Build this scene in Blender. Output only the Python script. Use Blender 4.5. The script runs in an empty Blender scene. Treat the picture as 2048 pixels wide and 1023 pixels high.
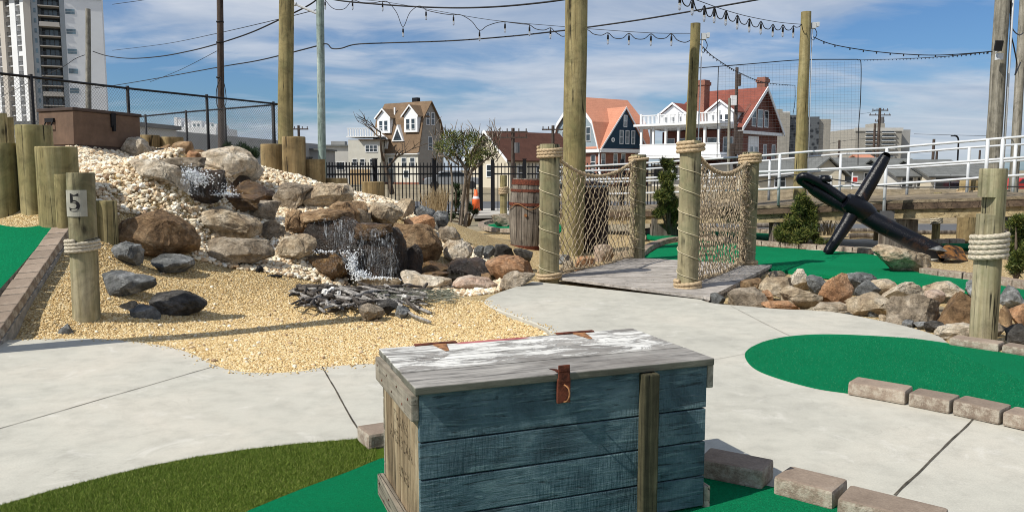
import bpy, bmesh, math, random
import numpy as np
from mathutils import Vector, Matrix, noise as mnoise
R = math.radians
random.seed(7); rng = np.random.default_rng(7)
sc = bpy.context.scene
# ------------------------------------------------------------------ camera, sky, sun, exposure
F, HOR, CAMH = 1600.0, 340.0, 1.48
PITCH = math.atan((511.5-HOR)/F)
cam = bpy.data.cameras.new("camera"); camo = bpy.data.objects.new("camera", cam)
sc.collection.objects.link(camo); sc.camera = camo
cam.sensor_width = 36; cam.lens = 36*F/2048; cam.clip_end = 9000; cam.clip_start = .05
camo.location = (0, 0, CAMH); camo.rotation_euler = (math.pi/2-PITCH, 0, 0)
SUN_EL = R(48); SH = Vector((-.867, -.50)).normalized()
sun = bpy.data.lights.new("sun", 'SUN'); suno = bpy.data.objects.new("sun", sun); sc.collection.objects.link(suno)
sun.energy = 5.0; sun.angle = R(.5); sun.color = (1, .95, .85)
sd = Vector((SH.x*math.cos(SUN_EL), SH.y*math.cos(SUN_EL), math.sin(SUN_EL)))
suno.rotation_euler = sd.to_track_quat('Z', 'Y').to_euler(); suno.location = (-20, -10, 30)
sc.view_settings.view_transform = 'Standard'; sc.view_settings.look = 'None'
sc.view_settings.exposure = 0.1; sc.view_settings.gamma = 1
sc.cycles.filter_width = 1.0

class NT:
    def __init__(s, tree): s.t = tree; s.n = tree.nodes; s.l = tree.links
    def node(s, ty, **kw):
        x = s.n.new(ty)
        for k, v in kw.items(): setattr(x, k, v)
        return x
    def link(s, a, b): s.l.new(a, b)
    def put(s, sock, v):
        if isinstance(v, bpy.types.NodeSocket): s.l.new(v, sock)
        elif v is not None:
            try: sock.default_value = v
            except Exception: sock.default_value = (*v, 1)
    def coord(s, which='Object', scale=None, rot=None, loc=None):
        c = s.node('ShaderNodeTexCoord').outputs[which]
        if scale is None and rot is None and loc is None: return c
        m = s.node('ShaderNodeMapping'); s.l.new(c, m.inputs[0])
        if scale is not None: m.inputs['Scale'].default_value = scale if not isinstance(scale, (int, float)) else (scale,)*3
        if rot is not None: m.inputs['Rotation'].default_value = rot
        if loc is not None: m.inputs['Location'].default_value = loc
        return m.outputs[0]
    def noise(s, vec, scale=5, detail=4, rough=.55, dist=0, col=False):
        x = s.node('ShaderNodeTexNoise'); s.put(x.inputs['Vector'], vec); x.inputs['Scale'].default_value = scale
        x.inputs['Detail'].default_value = detail; x.inputs['Roughness'].default_value = rough; x.inputs['Distortion'].default_value = dist
        return x.outputs['Color' if col else 'Fac']
    def voro(s, vec, scale=5, feature='F1', out='Distance', rand=1):
        x = s.node('ShaderNodeTexVoronoi', feature=feature); s.put(x.inputs['Vector'], vec); x.inputs['Scale'].default_value = scale
        x.inputs['Randomness'].default_value = rand
        return x.outputs[out]
    def ramp(s, fac, stops, interp='LINEAR'):
        x = s.node('ShaderNodeValToRGB'); s.put(x.inputs[0], fac); r = x.color_ramp; r.interpolation = interp
        while len(r.elements) < len(stops): r.elements.new(.5)
        for e, (p, c) in zip(r.elements, stops):
            e.position = p; e.color = (*c, 1) if not isinstance(c, (int, float)) else (c, c, c, 1)
        return x.outputs[0]
    def mix(s, fac, a, b, mode='MIX'):
        x = s.node('ShaderNodeMix', data_type='RGBA', blend_type=mode); s.put(x.inputs[0], fac)
        for sk, v in ((x.inputs[6], a), (x.inputs[7], b)):
            if isinstance(v, bpy.types.NodeSocket): s.l.new(v, sk)
            else: sk.default_value = (*v, 1) if not isinstance(v, (int, float)) else (v, v, v, 1)
        return x.outputs[2]
    def math(s, op, a, b=0, c=None):
        x = s.node('ShaderNodeMath', operation=op); s.put(x.inputs[0], a); s.put(x.inputs[1], b)
        if c is not None: s.put(x.inputs[2], c)
        return x.outputs[0]
    def bump(s, h, strength=.5, dist=.01, prev=None):
        x = s.node('ShaderNodeBump'); s.put(x.inputs['Height'], h); x.inputs['Strength'].default_value = strength
        x.inputs['Distance'].default_value = dist
        if prev is not None: s.put(x.inputs['Normal'], prev)
        return x.outputs[0]

# world: physical sky with thin procedural cirrus
w = bpy.data.worlds.new("World"); sc.world = w; w.use_nodes = True
W = NT(w.node_tree); W.n.clear()
sky = W.node('ShaderNodeTexSky', sky_type='NISHITA'); sky.sun_disc = False; sky.sun_elevation = SUN_EL
sky.sun_rotation = math.atan2(SH.x, SH.y); sky.air_density = 1.0; sky.dust_density = .6; sky.ozone_density = 2.2
tc = W.node('ShaderNodeTexCoord').outputs['Generated']
sp = W.node('ShaderNodeSeparateXYZ'); W.link(tc, sp.inputs[0])
zz = W.math('ADD', W.math('MAXIMUM', sp.outputs[2], 0.0), .16)
cx = W.math('DIVIDE', sp.outputs[0], zz); cy = W.math('DIVIDE', sp.outputs[1], zz)
cb = W.node('ShaderNodeCombineXYZ'); W.link(cx, cb.inputs[0]); W.link(cy, cb.inputs[1])
mp = W.node('ShaderNodeMapping'); W.link(cb.outputs[0], mp.inputs[0]); mp.inputs['Scale'].default_value = (.62, 1.0, 1); mp.inputs['Rotation'].default_value = (0, 0, R(-14)); mp.inputs['Location'].default_value = (3.1, .35, 0)
n1 = W.noise(mp.outputs[0], .85, 6, .50, .45)
n2 = W.noise(mp.outputs[0], 3.6, 7, .6, .7)
cm = W.math('ADD', W.math('MULTIPLY', n1, .82), W.math('MULTIPLY', n2, .18))
mask = W.ramp(cm, [(.395, 0.0), (.445, .30), (.49, .75), (.57, 1.0)])
mask = W.math('MULTIPLY', mask, .86)
skyc = W.mix(1.0, sky.outputs[0], (.50, .72, .98), 'MULTIPLY')
shade = W.noise(mp.outputs[0], 2.2, 5, .6, .5)
cloud = W.ramp(shade, [(.32, (4.2, 5.0, 6.3)), (.64, (6.9, 7.3, 8.0))])
col = W.mix(mask, skyc, cloud)
bg = W.node('ShaderNodeBackground'); W.link(col, bg.inputs[0]); bg.inputs[1].default_value = .092
wo = W.node('ShaderNodeOutputWorld'); W.link(bg.outputs[0], wo.inputs[0])

# ------------------------------------------------------------------ picture <-> world
def ray(px, py):
    u = (px-1024)/F; v = (511.5-py)/F
    return Vector((u, math.cos(PITCH)+v*math.sin(PITCH), -math.sin(PITCH)+v*math.cos(PITCH)))
def G(px, py, z=0.0):
    d = ray(px, py); t = (z-CAMH)/d.z
    return Vector((d.x*t, d.y*t, z))
def D(px, py, y):
    d = ray(px, py); t = y/d.y
    return Vector((d.x*t, y, CAMH+d.z*t))

# ------------------------------------------------------------------ object helpers
COL = sc.collection
class MB:
    def __init__(s): s.v = []; s.f = []; s.m = []; s.mi = 0
    def add(s, vs, fs):
        o = len(s.v); s.v += [tuple(x) for x in vs]
        s.f += [tuple(i+o for i in f) for f in fs]; s.m += [s.mi]*len(fs)
        return s
    def box(s, c, d, rz=0, rot=None):
        hx, hy, hz = d[0]/2, d[1]/2, d[2]/2
        P = [Vector((sx*hx, sy*hy, sz*hz)) for sz in (-1, 1) for sy in (-1, 1) for sx in (-1, 1)]
        M = rot if rot is not None else Matrix.Rotation(rz, 3, 'Z')
        P = [M @ p + Vector(c) for p in P]
        return s.add(P, [(0, 2, 3, 1), (4, 5, 7, 6), (0, 1, 5, 4), (2, 6, 7, 3), (0, 4, 6, 2), (1, 3, 7, 5)])
    def box2(s, a, b):
        return s.box([(a[i]+b[i])/2 for i in range(3)], [abs(b[i]-a[i]) for i in range(3)])
    def tube(s, pts, r, n=8, cap=True, rfun=None, closed=False):
        pts = [Vector(p) for p in pts]; k = len(pts); rings = []
        up = None
        for i, p in enumerate(pts):
            if closed: t = pts[(i+1) % k]-pts[i-1]
            else: t = pts[min(i+1, k-1)]-pts[max(i-1, 0)]
            t.normalize()
            if up is None:
                up = Vector((0, 0, 1)) if abs(t.z) < .9 else Vector((1, 0, 0))
            a = up - t*up.dot(t)
            if a.length < 1e-6: a = t.orthogonal()
            a.normalize(); up = a; b = t.cross(a)
            rr = r[i] if isinstance(r, (list, tuple)) else r
            ring = []
            for j in range(n):
                th = 2*math.pi*j/n
                q = rr*(rfun(i, th) if rfun else 1)
                ring.append(p+a*math.cos(th)*q+b*math.sin(th)*q)
            rings.append(ring)
        vs = [v for r_ in rings for v in r_]; fs = []
        for i in range(k if closed else k-1):
            i2 = (i+1) % k
            for j in range(n):
                fs.append((i*n+j, i*n+(j+1) % n, i2*n+(j+1) % n, i2*n+j))
        if cap and not closed:
            fs.append(tuple(range(n-1, -1, -1))); fs.append(tuple((k-1)*n+j for j in range(n)))
        return s.add(vs, fs)
    def rope(s, pts, r, lay=None, n=12, lobes=3, depth=.2):
        # three strand laid rope: cross-section lobes that turn along the length; pts must be dense
        lay = lay or r*7; L = [0]
        for i in range(1, len(pts)): L.append(L[-1]+(Vector(pts[i])-Vector(pts[i-1])).length)
        def rf(i, th): return 1-depth+depth*1.6*abs(math.cos(lobes*(th-2*math.pi*L[i]/lay)/2))
        return s.tube(pts, r, n, True, rf)
    def prism(s, poly, z0, z1):
        n = len(poly); vs = [(p[0], p[1], z0) for p in poly]+[(p[0], p[1], z1) for p in poly]
        fs = [tuple(range(n-1, -1, -1)), tuple(range(n, 2*n))]+[(i, (i+1) % n, n+(i+1) % n, n+i) for i in range(n)]
        return s.add(vs, fs)
    def extr(s, prof, axis, a, b):
        # profile of (p,q) pairs extruded along axis: 'x' -> (t,p,q)  'y' -> (p,t,q)
        n = len(prof)
        mk = (lambda t, p, q: (t, p, q)) if axis == 'x' else (lambda t, p, q: (p, t, q))
        vs = [mk(a, *p) for p in prof]+[mk(b, *p) for p in prof]
        fs = [tuple(range(n)), tuple(range(2*n-1, n-1, -1))]+[(i, n+i, n+(i+1) % n, (i+1) % n) for i in range(n)]
        return s.add(vs, fs)
    def slabq(s, q, t):
        # quad (4 points) thickened by vector t
        q = [Vector(p) for p in q]; t = Vector(t)
        return s.add(q+[p+t for p in q], [(3, 2, 1, 0), (4, 5, 6, 7), (0, 1, 5, 4), (1, 2, 6, 5), (2, 3, 7, 6), (3, 0, 4, 7)])
    def build(s, name, mat, parent=None, smooth=False, bevel=0, loc=(0, 0, 0)):
        me = bpy.data.meshes.new(name); me.from_pydata(s.v, [], s.f)
        bm = bmesh.new(); bm.from_mesh(me)
        bmesh.ops.recalc_face_normals(bm, faces=bm.faces)
        if bevel:
            es = [e for e in bm.edges if len(e.link_faces) == 2 and e.calc_face_angle(0) > .6]
            bmesh.ops.bevel(bm, geom=es, offset=bevel, segments=2, affect='EDGES', profile=.6, clamp_overlap=True)
        bm.to_mesh(me); bm.free()
        mats = mat if isinstance(mat, (list, tuple)) else [mat]
        for m in mats: me.materials.append(m)
        if len(mats) > 1 and not bevel: me.polygons.foreach_set('material_index', s.m)
        if smooth: me.polygons.foreach_set('use_smooth', [True]*len(me.polygons))
        o = bpy.data.objects.new(name, me); COL.objects.link(o); o.location = loc
        if parent: o.parent = parent
        return o
def npmesh(name, V, Fc, mat, smooth=True):
    # V (n,3) and triangles (m,3) arrays to a mesh object
    me = bpy.data.meshes.new(name); me.vertices.add(len(V)); me.vertices.foreach_set('co', V.astype(np.float32).ravel())
    m, k = Fc.shape; me.loops.add(m*k); me.loops.foreach_set('vertex_index', Fc.astype(np.int32).ravel())
    me.polygons.add(m); me.polygons.foreach_set('loop_start', np.arange(0, m*k, k, dtype=np.int32))
    me.polygons.foreach_set('use_smooth', np.full(m, smooth))
    me.update(calc_edges=True); me.materials.append(mat)
    o = bpy.data.objects.new(name, me); COL.objects.link(o); return o
def tag(o, label=None, cat=None, group=None, kind=None):
    if label: o['label'] = label
    if cat: o['category'] = cat
    if group: o['group'] = group
    if kind: o['kind'] = kind
    return o
def thing(name, label, cat, loc=(0, 0, 0), rz=0, group=None):
    o = bpy.data.objects.new(name, None); COL.objects.link(o); o.location = loc; o.rotation_euler = (0, 0, rz)
    o.empty_display_size = .2
    return tag(o, label, cat, group)
def copy_tree(o, parent=None):
    c = o.copy(); COL.objects.link(c)
    if parent is not None: c.parent = parent
    for ch in list(o.children): copy_tree(ch, c)
    return c
def smooth_path(pts, n=8, closed=False):
    # Catmull-Rom through the points
    P = [Vector(p) for p in pts]; k = len(P); out = []
    rng_ = range(k if closed else k-1)
    for i in rng_:
        p0 = P[i-1] if (closed or i > 0) else P[0]; p1 = P[i]; p2 = P[(i+1) % k]
        p3 = P[(i+2) % k] if (closed or i+2 < k) else P[-1]
        for j in range(n):
            t = j/n
            out.append(.5*((2*p1)+(p2-p0)*t+(2*p0-5*p1+4*p2-p3)*t*t+(3*p1-p0-3*p2+p3)*t**3))
    if not closed: out.append(P[-1])
    return out

# ------------------------------------------------------------------ materials
def material(name, fn, rough=.8, spec=.4):
    m = bpy.data.materials.new(name); m.use_nodes = True; T = NT(m.node_tree)
    b = T.n['Principled BSDF']; b.inputs['Roughness'].default_value = rough; b.inputs['Specular IOR Level'].default_value = spec
    r = fn(T)
    if not isinstance(r, dict): r = {'Base Color': r}
    for k, v in r.items(): T.put(b.inputs[k], v)
    return m
def plain(name, c, rough=.7, spec=.4, var=.12, scale=6, metallic=0, bump=0):
    def fn(T):
        v = T.coord('Object'); n = T.noise(v, scale, 5, .65)
        lo = tuple(x*(1-var*1.6) for x in c); hi = tuple(min(1, x*(1+var)) for x in c)
        d = {'Base Color': T.ramp(n, [(.3, lo), (.7, hi)]), 'Metallic': metallic}
        if bump: d['Normal'] = T.bump(T.noise(v, scale*8, 4), bump, .005)
        return d
    return material(name, fn, rough, spec)
def rockmat(name, cols, rough=.85, spec=.3, crack=.22, scale=1.0, streak=None):
    def fn(T):
        oi = T.node('ShaderNodeObjectInfo').outputs['Random']
        c = T.coord('Object'); off = T.node('ShaderNodeVectorMath', operation='ADD'); T.link(c, off.inputs[0])
        cmb = T.node('ShaderNodeCombineXYZ'); T.link(T.math('MULTIPLY', oi, 37.0), cmb.inputs[0]); T.link(T.math('MULTIPLY', oi, 11.0), cmb.inputs[2])
        T.link(cmb.outputs[0], off.inputs[1]); v = off.outputs[0]
        n1 = T.noise(v, 2.6*scale, 6, .62, 1.2); n2 = T.noise(v, 14*scale, 8, .75); n3 = T.noise(v, 60*scale, 5, .7)
        base = T.ramp(n1, [(.28, cols[0]), (.5, cols[1]), (.7, cols[2])])
        fine = T.ramp(n2, [(.32, .38), (.5, .95), (.68, 1.45)])
        base = T.mix(1.0, base, fine, 'MULTIPLY')
        sp = T.ramp(n3, [(.32, .62), (.5, 1.0), (.72, 1.25)])
        base = T.mix(.7, base, sp, 'MULTIPLY')
        val = T.math('MULTIPLY_ADD', oi, .3, .86)
        hs = T.node('ShaderNodeHueSaturation'); T.link(base, hs.inputs['Color']); T.link(val, hs.inputs['Value'])
        ck = T.voro(T.mix(.35, v, T.noise(v, 5, 3, .5, 0, True)), 2.3*scale, 'DISTANCE_TO_EDGE')
        ckr = T.ramp(ck, [(0.0, 1-crack), (.018, 1.0)])
        out = T.mix(1.0, hs.outputs[0], ckr, 'MULTIPLY')
        if len(cols) > 3: out = T.mix(T.ramp(T.noise(v, 4*scale, 5, .7, .6), [(.52, 0.0), (.62, .8)]), out, cols[3])
        h = T.math('ADD', T.math('MULTIPLY', n2, 1.0), T.math('MULTIPLY', n3, .45))
        h = T.math('ADD', h, T.math('MULTIPLY', ckr, .5))
        return {'Base Color': out, 'Normal': T.bump(h, 1.0, .045)}
    return material(name, fn, rough, spec)
M = {}
M['tan'] = rockmat('sandstone_tan', [(.21, .145, .09), (.43, .34, .23), (.60, .52, .40)])
M['pale'] = rockmat('sandstone_pale', [(.33, .24, .15), (.54, .46, .35), (.70, .64, .54)], crack=.35)
M['pink'] = rockmat('sandstone_pink', [(.32, .20, .14), (.46, .34, .26), (.55, .46, .38)])
M['brown'] = rockmat('brownstone', [(.09, .052, .026), (.27, .17, .09), (.46, .33, .20)])
M['grey'] = rockmat('grey_brown_stone', [(.14, .105, .07), (.32, .26, .19), (.50, .43, .34)])
M['orange'] = rockmat('orange_stone', [(.24, .12, .06), (.42, .23, .12), (.50, .33, .21)], crack=.2)
M['slate'] = rockmat('slate_stone', [(.06, .063, .062), (.165, .17, .168), (.42, .425, .42)])
M['black'] = rockmat('dark_stone', [(.022, .020, .018), (.06, .056, .05), (.15, .14, .13)])
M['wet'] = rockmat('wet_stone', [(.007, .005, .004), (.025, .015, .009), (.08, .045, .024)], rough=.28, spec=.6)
M['wetgold'] = rockmat('wet_gold_stone', [(.03, .016, .008), (.12, .065, .025), (.26, .16, .06)], rough=.3, spec=.6)

def f_concrete(T):
    v = T.coord('Object')
    n = T.noise(v, .55, 5, .6, .4); n2 = T.noise(v, 5, 6, .7); n3 = T.noise(v, 120, 3, .7); n4 = T.noise(v, 34, 5, .75)
    c = T.ramp(n, [(.32, (.375, .365, .32)), (.5, (.45, .435, .378)), (.68, (.50, .467, .40))])
    c = T.mix(.6, c, T.ramp(n2, [(.3, .72), (.52, 1.0), (.72, 1.12)]), 'MULTIPLY')
    c = T.mix(.6, c, T.ramp(n3, [(.3, .78), (.6, 1.06)]), 'MULTIPLY')
    # small dark pits and stains with a shape of their own
    p = T.ramp(T.voro(v, 26, 'F1'), [(.0, .45), (.04, .8), (.07, 1.0)])
    pm = T.ramp(T.noise(v, 2.2, 2), [(.5, 0.0), (.62, 1.0)])
    c = T.mix(pm, c, T.mix(1.0, c, p, 'MULTIPLY'))
    st = T.ramp(T.noise(v, 1.3, 6, .7, 1.5), [(.56, 0.0), (.70, .5)])
    c = T.mix(st, c, (.40, .38, .33))
    hc = T.math('ABSOLUTE', T.math('SUBTRACT', T.noise(v, 1.05, 5, .62, .6), .5)); hm = T.ramp(T.noise(v, .7, 2), [(.53, 0.0), (.6, .22)])
    c = T.mix(T.math('MULTIPLY', T.ramp(hc, [(.0012, 1.0), (.003, 0.0)]), hm), c, (.20, .185, .155))
    bl = T.ramp(T.noise(v, 3.1, 7, .75, .8), [(.57, 0.0), (.66, .45)]); c = T.mix(bl, c, (.58, .56, .51))
    # stretched broom marks
    br = T.noise(T.coord('Object', (3, 90, 1), (0, 0, R(18))), 1.5, 4, .7)
    h = T.math('ADD', T.math('MULTIPLY', n3, .5), T.math('ADD', T.math('MULTIPLY', br, .7), T.math('MULTIPLY', n4, .5)))
    return {'Base Color': c, 'Normal': T.bump(h, .35, .004)}
M['concrete'] = material('concrete', f_concrete, .88, .25)
def f_gravel(T):
    v = T.coord('Object')
    cell = T.voro(v, 62, 'F1', 'Color'); d = T.voro(v, 62, 'F1')
    sx = T.node('ShaderNodeSeparateXYZ'); T.link(cell, sx.inputs[0])
    c = T.ramp(sx.outputs[0], [(.0, (.36, .23, .095)), (.3, (.52, .37, .17)), (.7, (.66, .50, .26)), (1.0, (.76, .64, .42))])
    c = T.mix(1.0, c, T.ramp(d, [(.1, 1.08), (.5, .75), (.8, .4)]), 'MULTIPLY')
    c = T.mix(.5, c, T.ramp(T.noise(v, 1.4, 5, .6), [(.3, .78), (.7, 1.15)]), 'MULTIPLY')
    return {'Base Color': c, 'Normal': T.bump(T.math('SUBTRACT', 1.0, d), 1.0, .012)}
M['gravel'] = material('yellow_gravel', f_gravel, .9, .2)
def islandmat(name, stops, rough=.8, spec=.3, nscale=30):
    def fn(T):
        g = T.node('ShaderNodeNewGeometry').outputs['Random Per Island']
        c = T.ramp(g, stops)
        c = T.mix(.5, c, T.ramp(T.noise(T.coord('Object'), nscale, 3), [(.3, .75), (.7, 1.15)]), 'MULTIPLY')
        return {'Base Color': c}
    return material(name, fn, rough, spec)
M['gstone'] = islandmat('yellow_gravel_stones', [(0, (.34, .21, .085)), (.25, (.54, .38, .17)), (.7, (.68, .52, .27)), (1, (.80, .69, .47))])
M['pebble'] = islandmat('white_pebbles', [(0, (.30, .20, .12)), (.12, (.50, .36, .22)), (.35, (.66, .53, .36)), (.7, (.76, .67, .50)), (1, (.84, .80, .70))], .6)
def turf(name, c, scale=190):
    def fn(T):
        v = T.coord('Object')
        n = T.noise(v, scale, 3, .8); n2 = T.noise(v, scale*.3, 4, .7); n1 = T.noise(v, 1.1, 4)
        a = tuple(x*.42 for x in c); b = tuple(x*1.5 for x in c)
        col = T.ramp(n, [(.34, a), (.5, c), (.66, b)])
        col = T.mix(.6, col, T.ramp(n2, [(.3, .72), (.7, 1.22)]), 'MULTIPLY')
        col = T.mix(.6, col, T.ramp(n1, [(.3, .84), (.7, 1.12)]), 'MULTIPLY')
        # a few bright specks of sand caught in the pile
        sp = T.ramp(T.voro(v, 34, 'F1'), [(.0, 1.0), (.045, 0.0)])
        sm = T.ramp(T.noise(v, 9, 2), [(.55, 0.0), (.6, .8)])
        col = T.mix(T.math('MULTIPLY', sp, sm), col, (.55, .6, .5))
        return {'Base Color': col, 'Normal': T.bump(T.math('ADD', n, n2), 1.0, .008)}
    return material(name, fn, 1.0, .06)
M['turf'] = turf('putting_turf', (.003, .180, .072))
M['turf2'] = turf('olive_turf', (.072, .118, .014), 150)
def f_paver(T):
    oi = T.node('ShaderNodeObjectInfo').outputs['Random']; v = T.coord('Object')
    n = T.noise(v, 5, 6, .7); n3 = T.noise(v, 90, 3, .7)
    c = T.ramp(n, [(.3, (.19, .145, .112)), (.55, (.27, .212, .165)), (.72, (.33, .27, .22))])
    c = T.mix(.7, c, T.ramp(n3, [(.3, .75), (.65, 1.1)]), 'MULTIPLY')
    hs = T.node('ShaderNodeHueSaturation'); T.link(c, hs.inputs['Color']); T.link(T.math('MULTIPLY_ADD', oi, .3, .85), hs.inputs['Value'])
    # efflorescence and mortar smears low on the split faces
    g = T.node('ShaderNodeNewGeometry').outputs['Normal']; s = T.node('ShaderNodeSeparateXYZ'); T.link(g, s.inputs[0])
    side = T.ramp(s.outputs[2], [(.3, 1.0), (.7, 0.0)])
    m = T.math('MULTIPLY', side, T.ramp(T.noise(v, 16, 6, .8), [(.44, 0.0), (.60, .6)]))
    c = T.mix(m, hs.outputs[0], (.50, .46, .38))
    return {'Base Color': c, 'Normal': T.bump(T.math('ADD', T.math('MULTIPLY', n3, .6), T.math('MULTIPLY', T.noise(v, 22, 6, .8), side)), .55, .010)}
M['paver'] = material('paver', f_paver, .9, .2)
def woodmat(name, cols, grain=(1, 1, .06), gs=38, dark=.35, rough=.85, knots=True, green=None, rot=None, splits=True):
    # grain axis is the one with the small factor
    def fn(T):
        oi = T.node('ShaderNodeObjectInfo').outputs['Random']
        c0 = T.node('ShaderNodeTexCoord').outputs['Object']
        off = T.node('ShaderNodeVectorMath', operation='ADD'); T.link(c0, off.inputs[0])
        cmb = T.node('ShaderNodeCombineXYZ')
        for i, k in enumerate((13.0, 29.0, 7.0)): T.link(T.math('MULTIPLY', oi, k), cmb.inputs[i])
        T.link(cmb.outputs[0], off.inputs[1])
        mp = T.node('ShaderNodeMapping'); T.link(off.outputs[0], mp.inputs[0]); mp.inputs['Scale'].default_value = grain
        if rot: mp.inputs['Rotation'].default_value = rot
        v = mp.outputs[0]
        n = T.noise(v, gs, 6, .7, .8); nb = T.noise(v, gs*.2, 4, .6, 1.5); ck = T.noise(v, gs*1.9, 3, .8, .3)
        c = T.ramp(nb, [(.3, cols[0]), (.5, cols[1]), (.7, cols[2])])
        c = T.mix(.8, c, T.ramp(n, [(.3, .6), (.52, 1.0), (.72, 1.25)]), 'MULTIPLY')
        cr = T.ramp(ck, [(.3, dark), (.36, 1.0)])
        c = T.mix(.9, c, cr, 'MULTIPLY')
        if green: c = T.mix(T.ramp(T.noise(c0, 2.3, 5, .7), [(.45, 0.0), (.65, .6)]), c, green)
        if knots:
            kn = T.voro(T.coord('Object', (3.2, 3.2, 1.5)), 1.3, 'F1')
            c = T.mix(1.0, c, T.ramp(kn, [(.05, .35), (.09, .8), (.13, 1.0)]), 'MULTIPLY')
        if splits:
            mq = T.node('ShaderNodeMapping'); T.link(off.outputs[0], mq.inputs[0]); mq.inputs['Scale'].default_value = tuple(g*(.35 if g < .5 else 1) for g in grain)
            sn = T.math('ABSOLUTE', T.math('SUBTRACT', T.noise(mq.outputs[0], gs*.42, 2, .5, .2), .5))
            sm = T.ramp(T.noise(off.outputs[0], 2.2, 3), [(.44, 1.0), (.56, 0.0)])
            sl = T.math('MAXIMUM', T.ramp(sn, [(.004, .12), (.012, 1.0)]), sm); c = T.mix(1.0, c, sl, 'MULTIPLY'); cr = T.math('MULTIPLY', cr, sl)
            pt = T.ramp(T.noise(off.outputs[0], 3.4, 6, .75, .8), [(.34, .55), (.5, 1.0), (.68, 1.3)]); c = T.mix(.8, c, pt, 'MULTIPLY')
        h = T.math('ADD', T.math('MULTIPLY', n, .6), T.math('MULTIPLY', cr, .6))
        return {'Base Color': c, 'Normal': T.bump(h, .7, .006)}
    return material(name, fn, rough, .25)
M['piling'] = woodmat('treated_piling', [(.15, .12, .048), (.27, .22, .105), (.40, .345, .19)], gs=17, dark=.25, green=(.19, .18, .08))
M['pilingbrown'] = woodmat('brown_piling', [(.13, .09, .04), (.23, .165, .08), (.32, .25, .13)], gs=17, dark=.3)
M['postgreen'] = woodmat('greenish_post', [(.13, .11, .055), (.26, .225, .135), (.40, .355, .24)], gs=19, dark=.22, green=(.17, .18, .10))
M['polegrey'] = woodmat('grey_utility_pole', [(.13, .12, .095), (.22, .205, .165), (.31, .29, .25)])
M['polepale'] = woodmat('pale_green_pole', [(.15, .20, .18), (.27, .34, .31), (.42, .46, .43)], knots=False)
M['poledark'] = woodmat('dark_pole', [(.04, .028, .022), (.075, .055, .045), (.12, .09, .075)], knots=False)
M['deck'] = woodmat('weathered_deck', [(.24, .215, .19), (.36, .33, .30), (.47, .44, .41)], grain=(.06, 1, 1), gs=30, dark=.3, knots=False)
M['drift'] = woodmat('driftwood', [(.13, .12, .11), (.25, .235, .22), (.42, .40, .37)], grain=(1, 1, .1), gs=60, knots=False)
M['driftdark'] = woodmat('dark_driftwood', [(.03, .025, .022), (.07, .06, .052), (.13, .115, .1)], grain=(1, 1, .1), gs=60, knots=False)
M['stave'] = woodmat('barrel_staves', [(.06, .045, .035), (.17, .145, .12), (.27, .24, .2)], gs=30, knots=False)
M['rope'] = plain('manila_rope', (.46, .35, .22), .9, .1, .25, 60)
M['ropegrey'] = plain('grey_rope', (.47, .42, .33), .9, .1, .25, 60)
M['net'] = plain('net_cord', (.40, .32, .22), .9, .1, .3, 25)
M['cord'] = plain('thin_cord', (.50, .44, .30), .9, .1, .2, 25)
M['rust'] = plain('rusty_iron', (.12, .032, .016), .85, .3, .5, 30, bump=.5)
M['rustbright'] = plain('bright_rust', (.30, .14, .06), .85, .3, .5, 22, bump=.5)
M['iron'] = plain('black_iron', (.008, .008, .010), .6, .25, .2)
M['wirem'] = plain('black_cable', (.012, .012, .014), .6, .3, .1)
M['galv'] = plain('fence_wire', (.10, .10, .105), .5, .5, .1)
M['white'] = plain('white_paint', (.74, .75, .76), .5, .4, .05)
M['whiterail'] = plain('galvanised_rail', (.55, .57, .59), .4, .5, .06)
M['glass'] = plain('dark_glass', (.03, .04, .05), .08, .8, .3, 1.5)
M['glasspale'] = plain('pale_glass', (.16, .20, .22), .12, .8, .3, 1.5)
M['black'+'paint'] = material('black_gloss_paint', lambda T: {'Base Color': T.mix(T.ramp(T.noise(T.coord('Object'), 2.1, 5, .7, .6), [(.56, 0.0), (.64, .8)]), (.0022, .0026, .005), (.03, .015, .009)), 'Normal': T.bump(T.noise(T.coord('Object'), 30, 5, .7), .6, .012)}, .27, .28)
M['cloth'] = plain('lead_flashing', (.3, .3, .3))
def siding(name, c, pitch=.16, vert=False, var=.06):
    def fn(T):
        s = T.node('ShaderNodeSeparateXYZ'); T.link(T.coord('Object'), s.inputs[0])
        k = T.math('FRACT', T.math('DIVIDE', s.outputs[2], pitch))
        col = T.mix(T.ramp(k, [(0, 1.0), (.16, 0.0)]), c, tuple(x*.6 for x in c))
        col = T.mix(.6, col, T.ramp(T.noise(T.coord('Object'), 1.2, 5), [(.3, .88), (.7, 1.08)]), 'MULTIPLY')
        return {'Base Color': col}
    return material(name, fn, .8, .25)
def brickmat(name, c1, c2, mortar, sx=.24, sz=.075):
    def fn(T):
        g = T.node('ShaderNodeSeparateXYZ'); T.link(T.coord('Object'), g.inputs[0])
        cb = T.node('ShaderNodeCombineXYZ'); T.link(T.math('ADD', g.outputs[0], g.outputs[1]), cb.inputs[0]); T.link(g.outputs[2], cb.inputs[1])
        b = T.node('ShaderNodeTexBrick'); T.link(cb.outputs[0], b.inputs[0]); b.inputs['Scale'].default_value = 1
        b.inputs['Brick Width'].default_value = sx; b.inputs['Row Height'].default_value = sz; b.inputs['Mortar Size'].default_value = .008
        b.inputs['Color1'].default_value = (*c1, 1); b.inputs['Color2'].default_value = (*c2, 1); b.inputs['Mortar'].default_value = (*mortar, 1)
        return T.mix(.6, b.outputs[0], T.ramp(T.noise(T.coord('Object'), 1.5, 5), [(.3, .8), (.7, 1.15)]), 'MULTIPLY')
    return material(name, fn, .85, .2)
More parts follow.
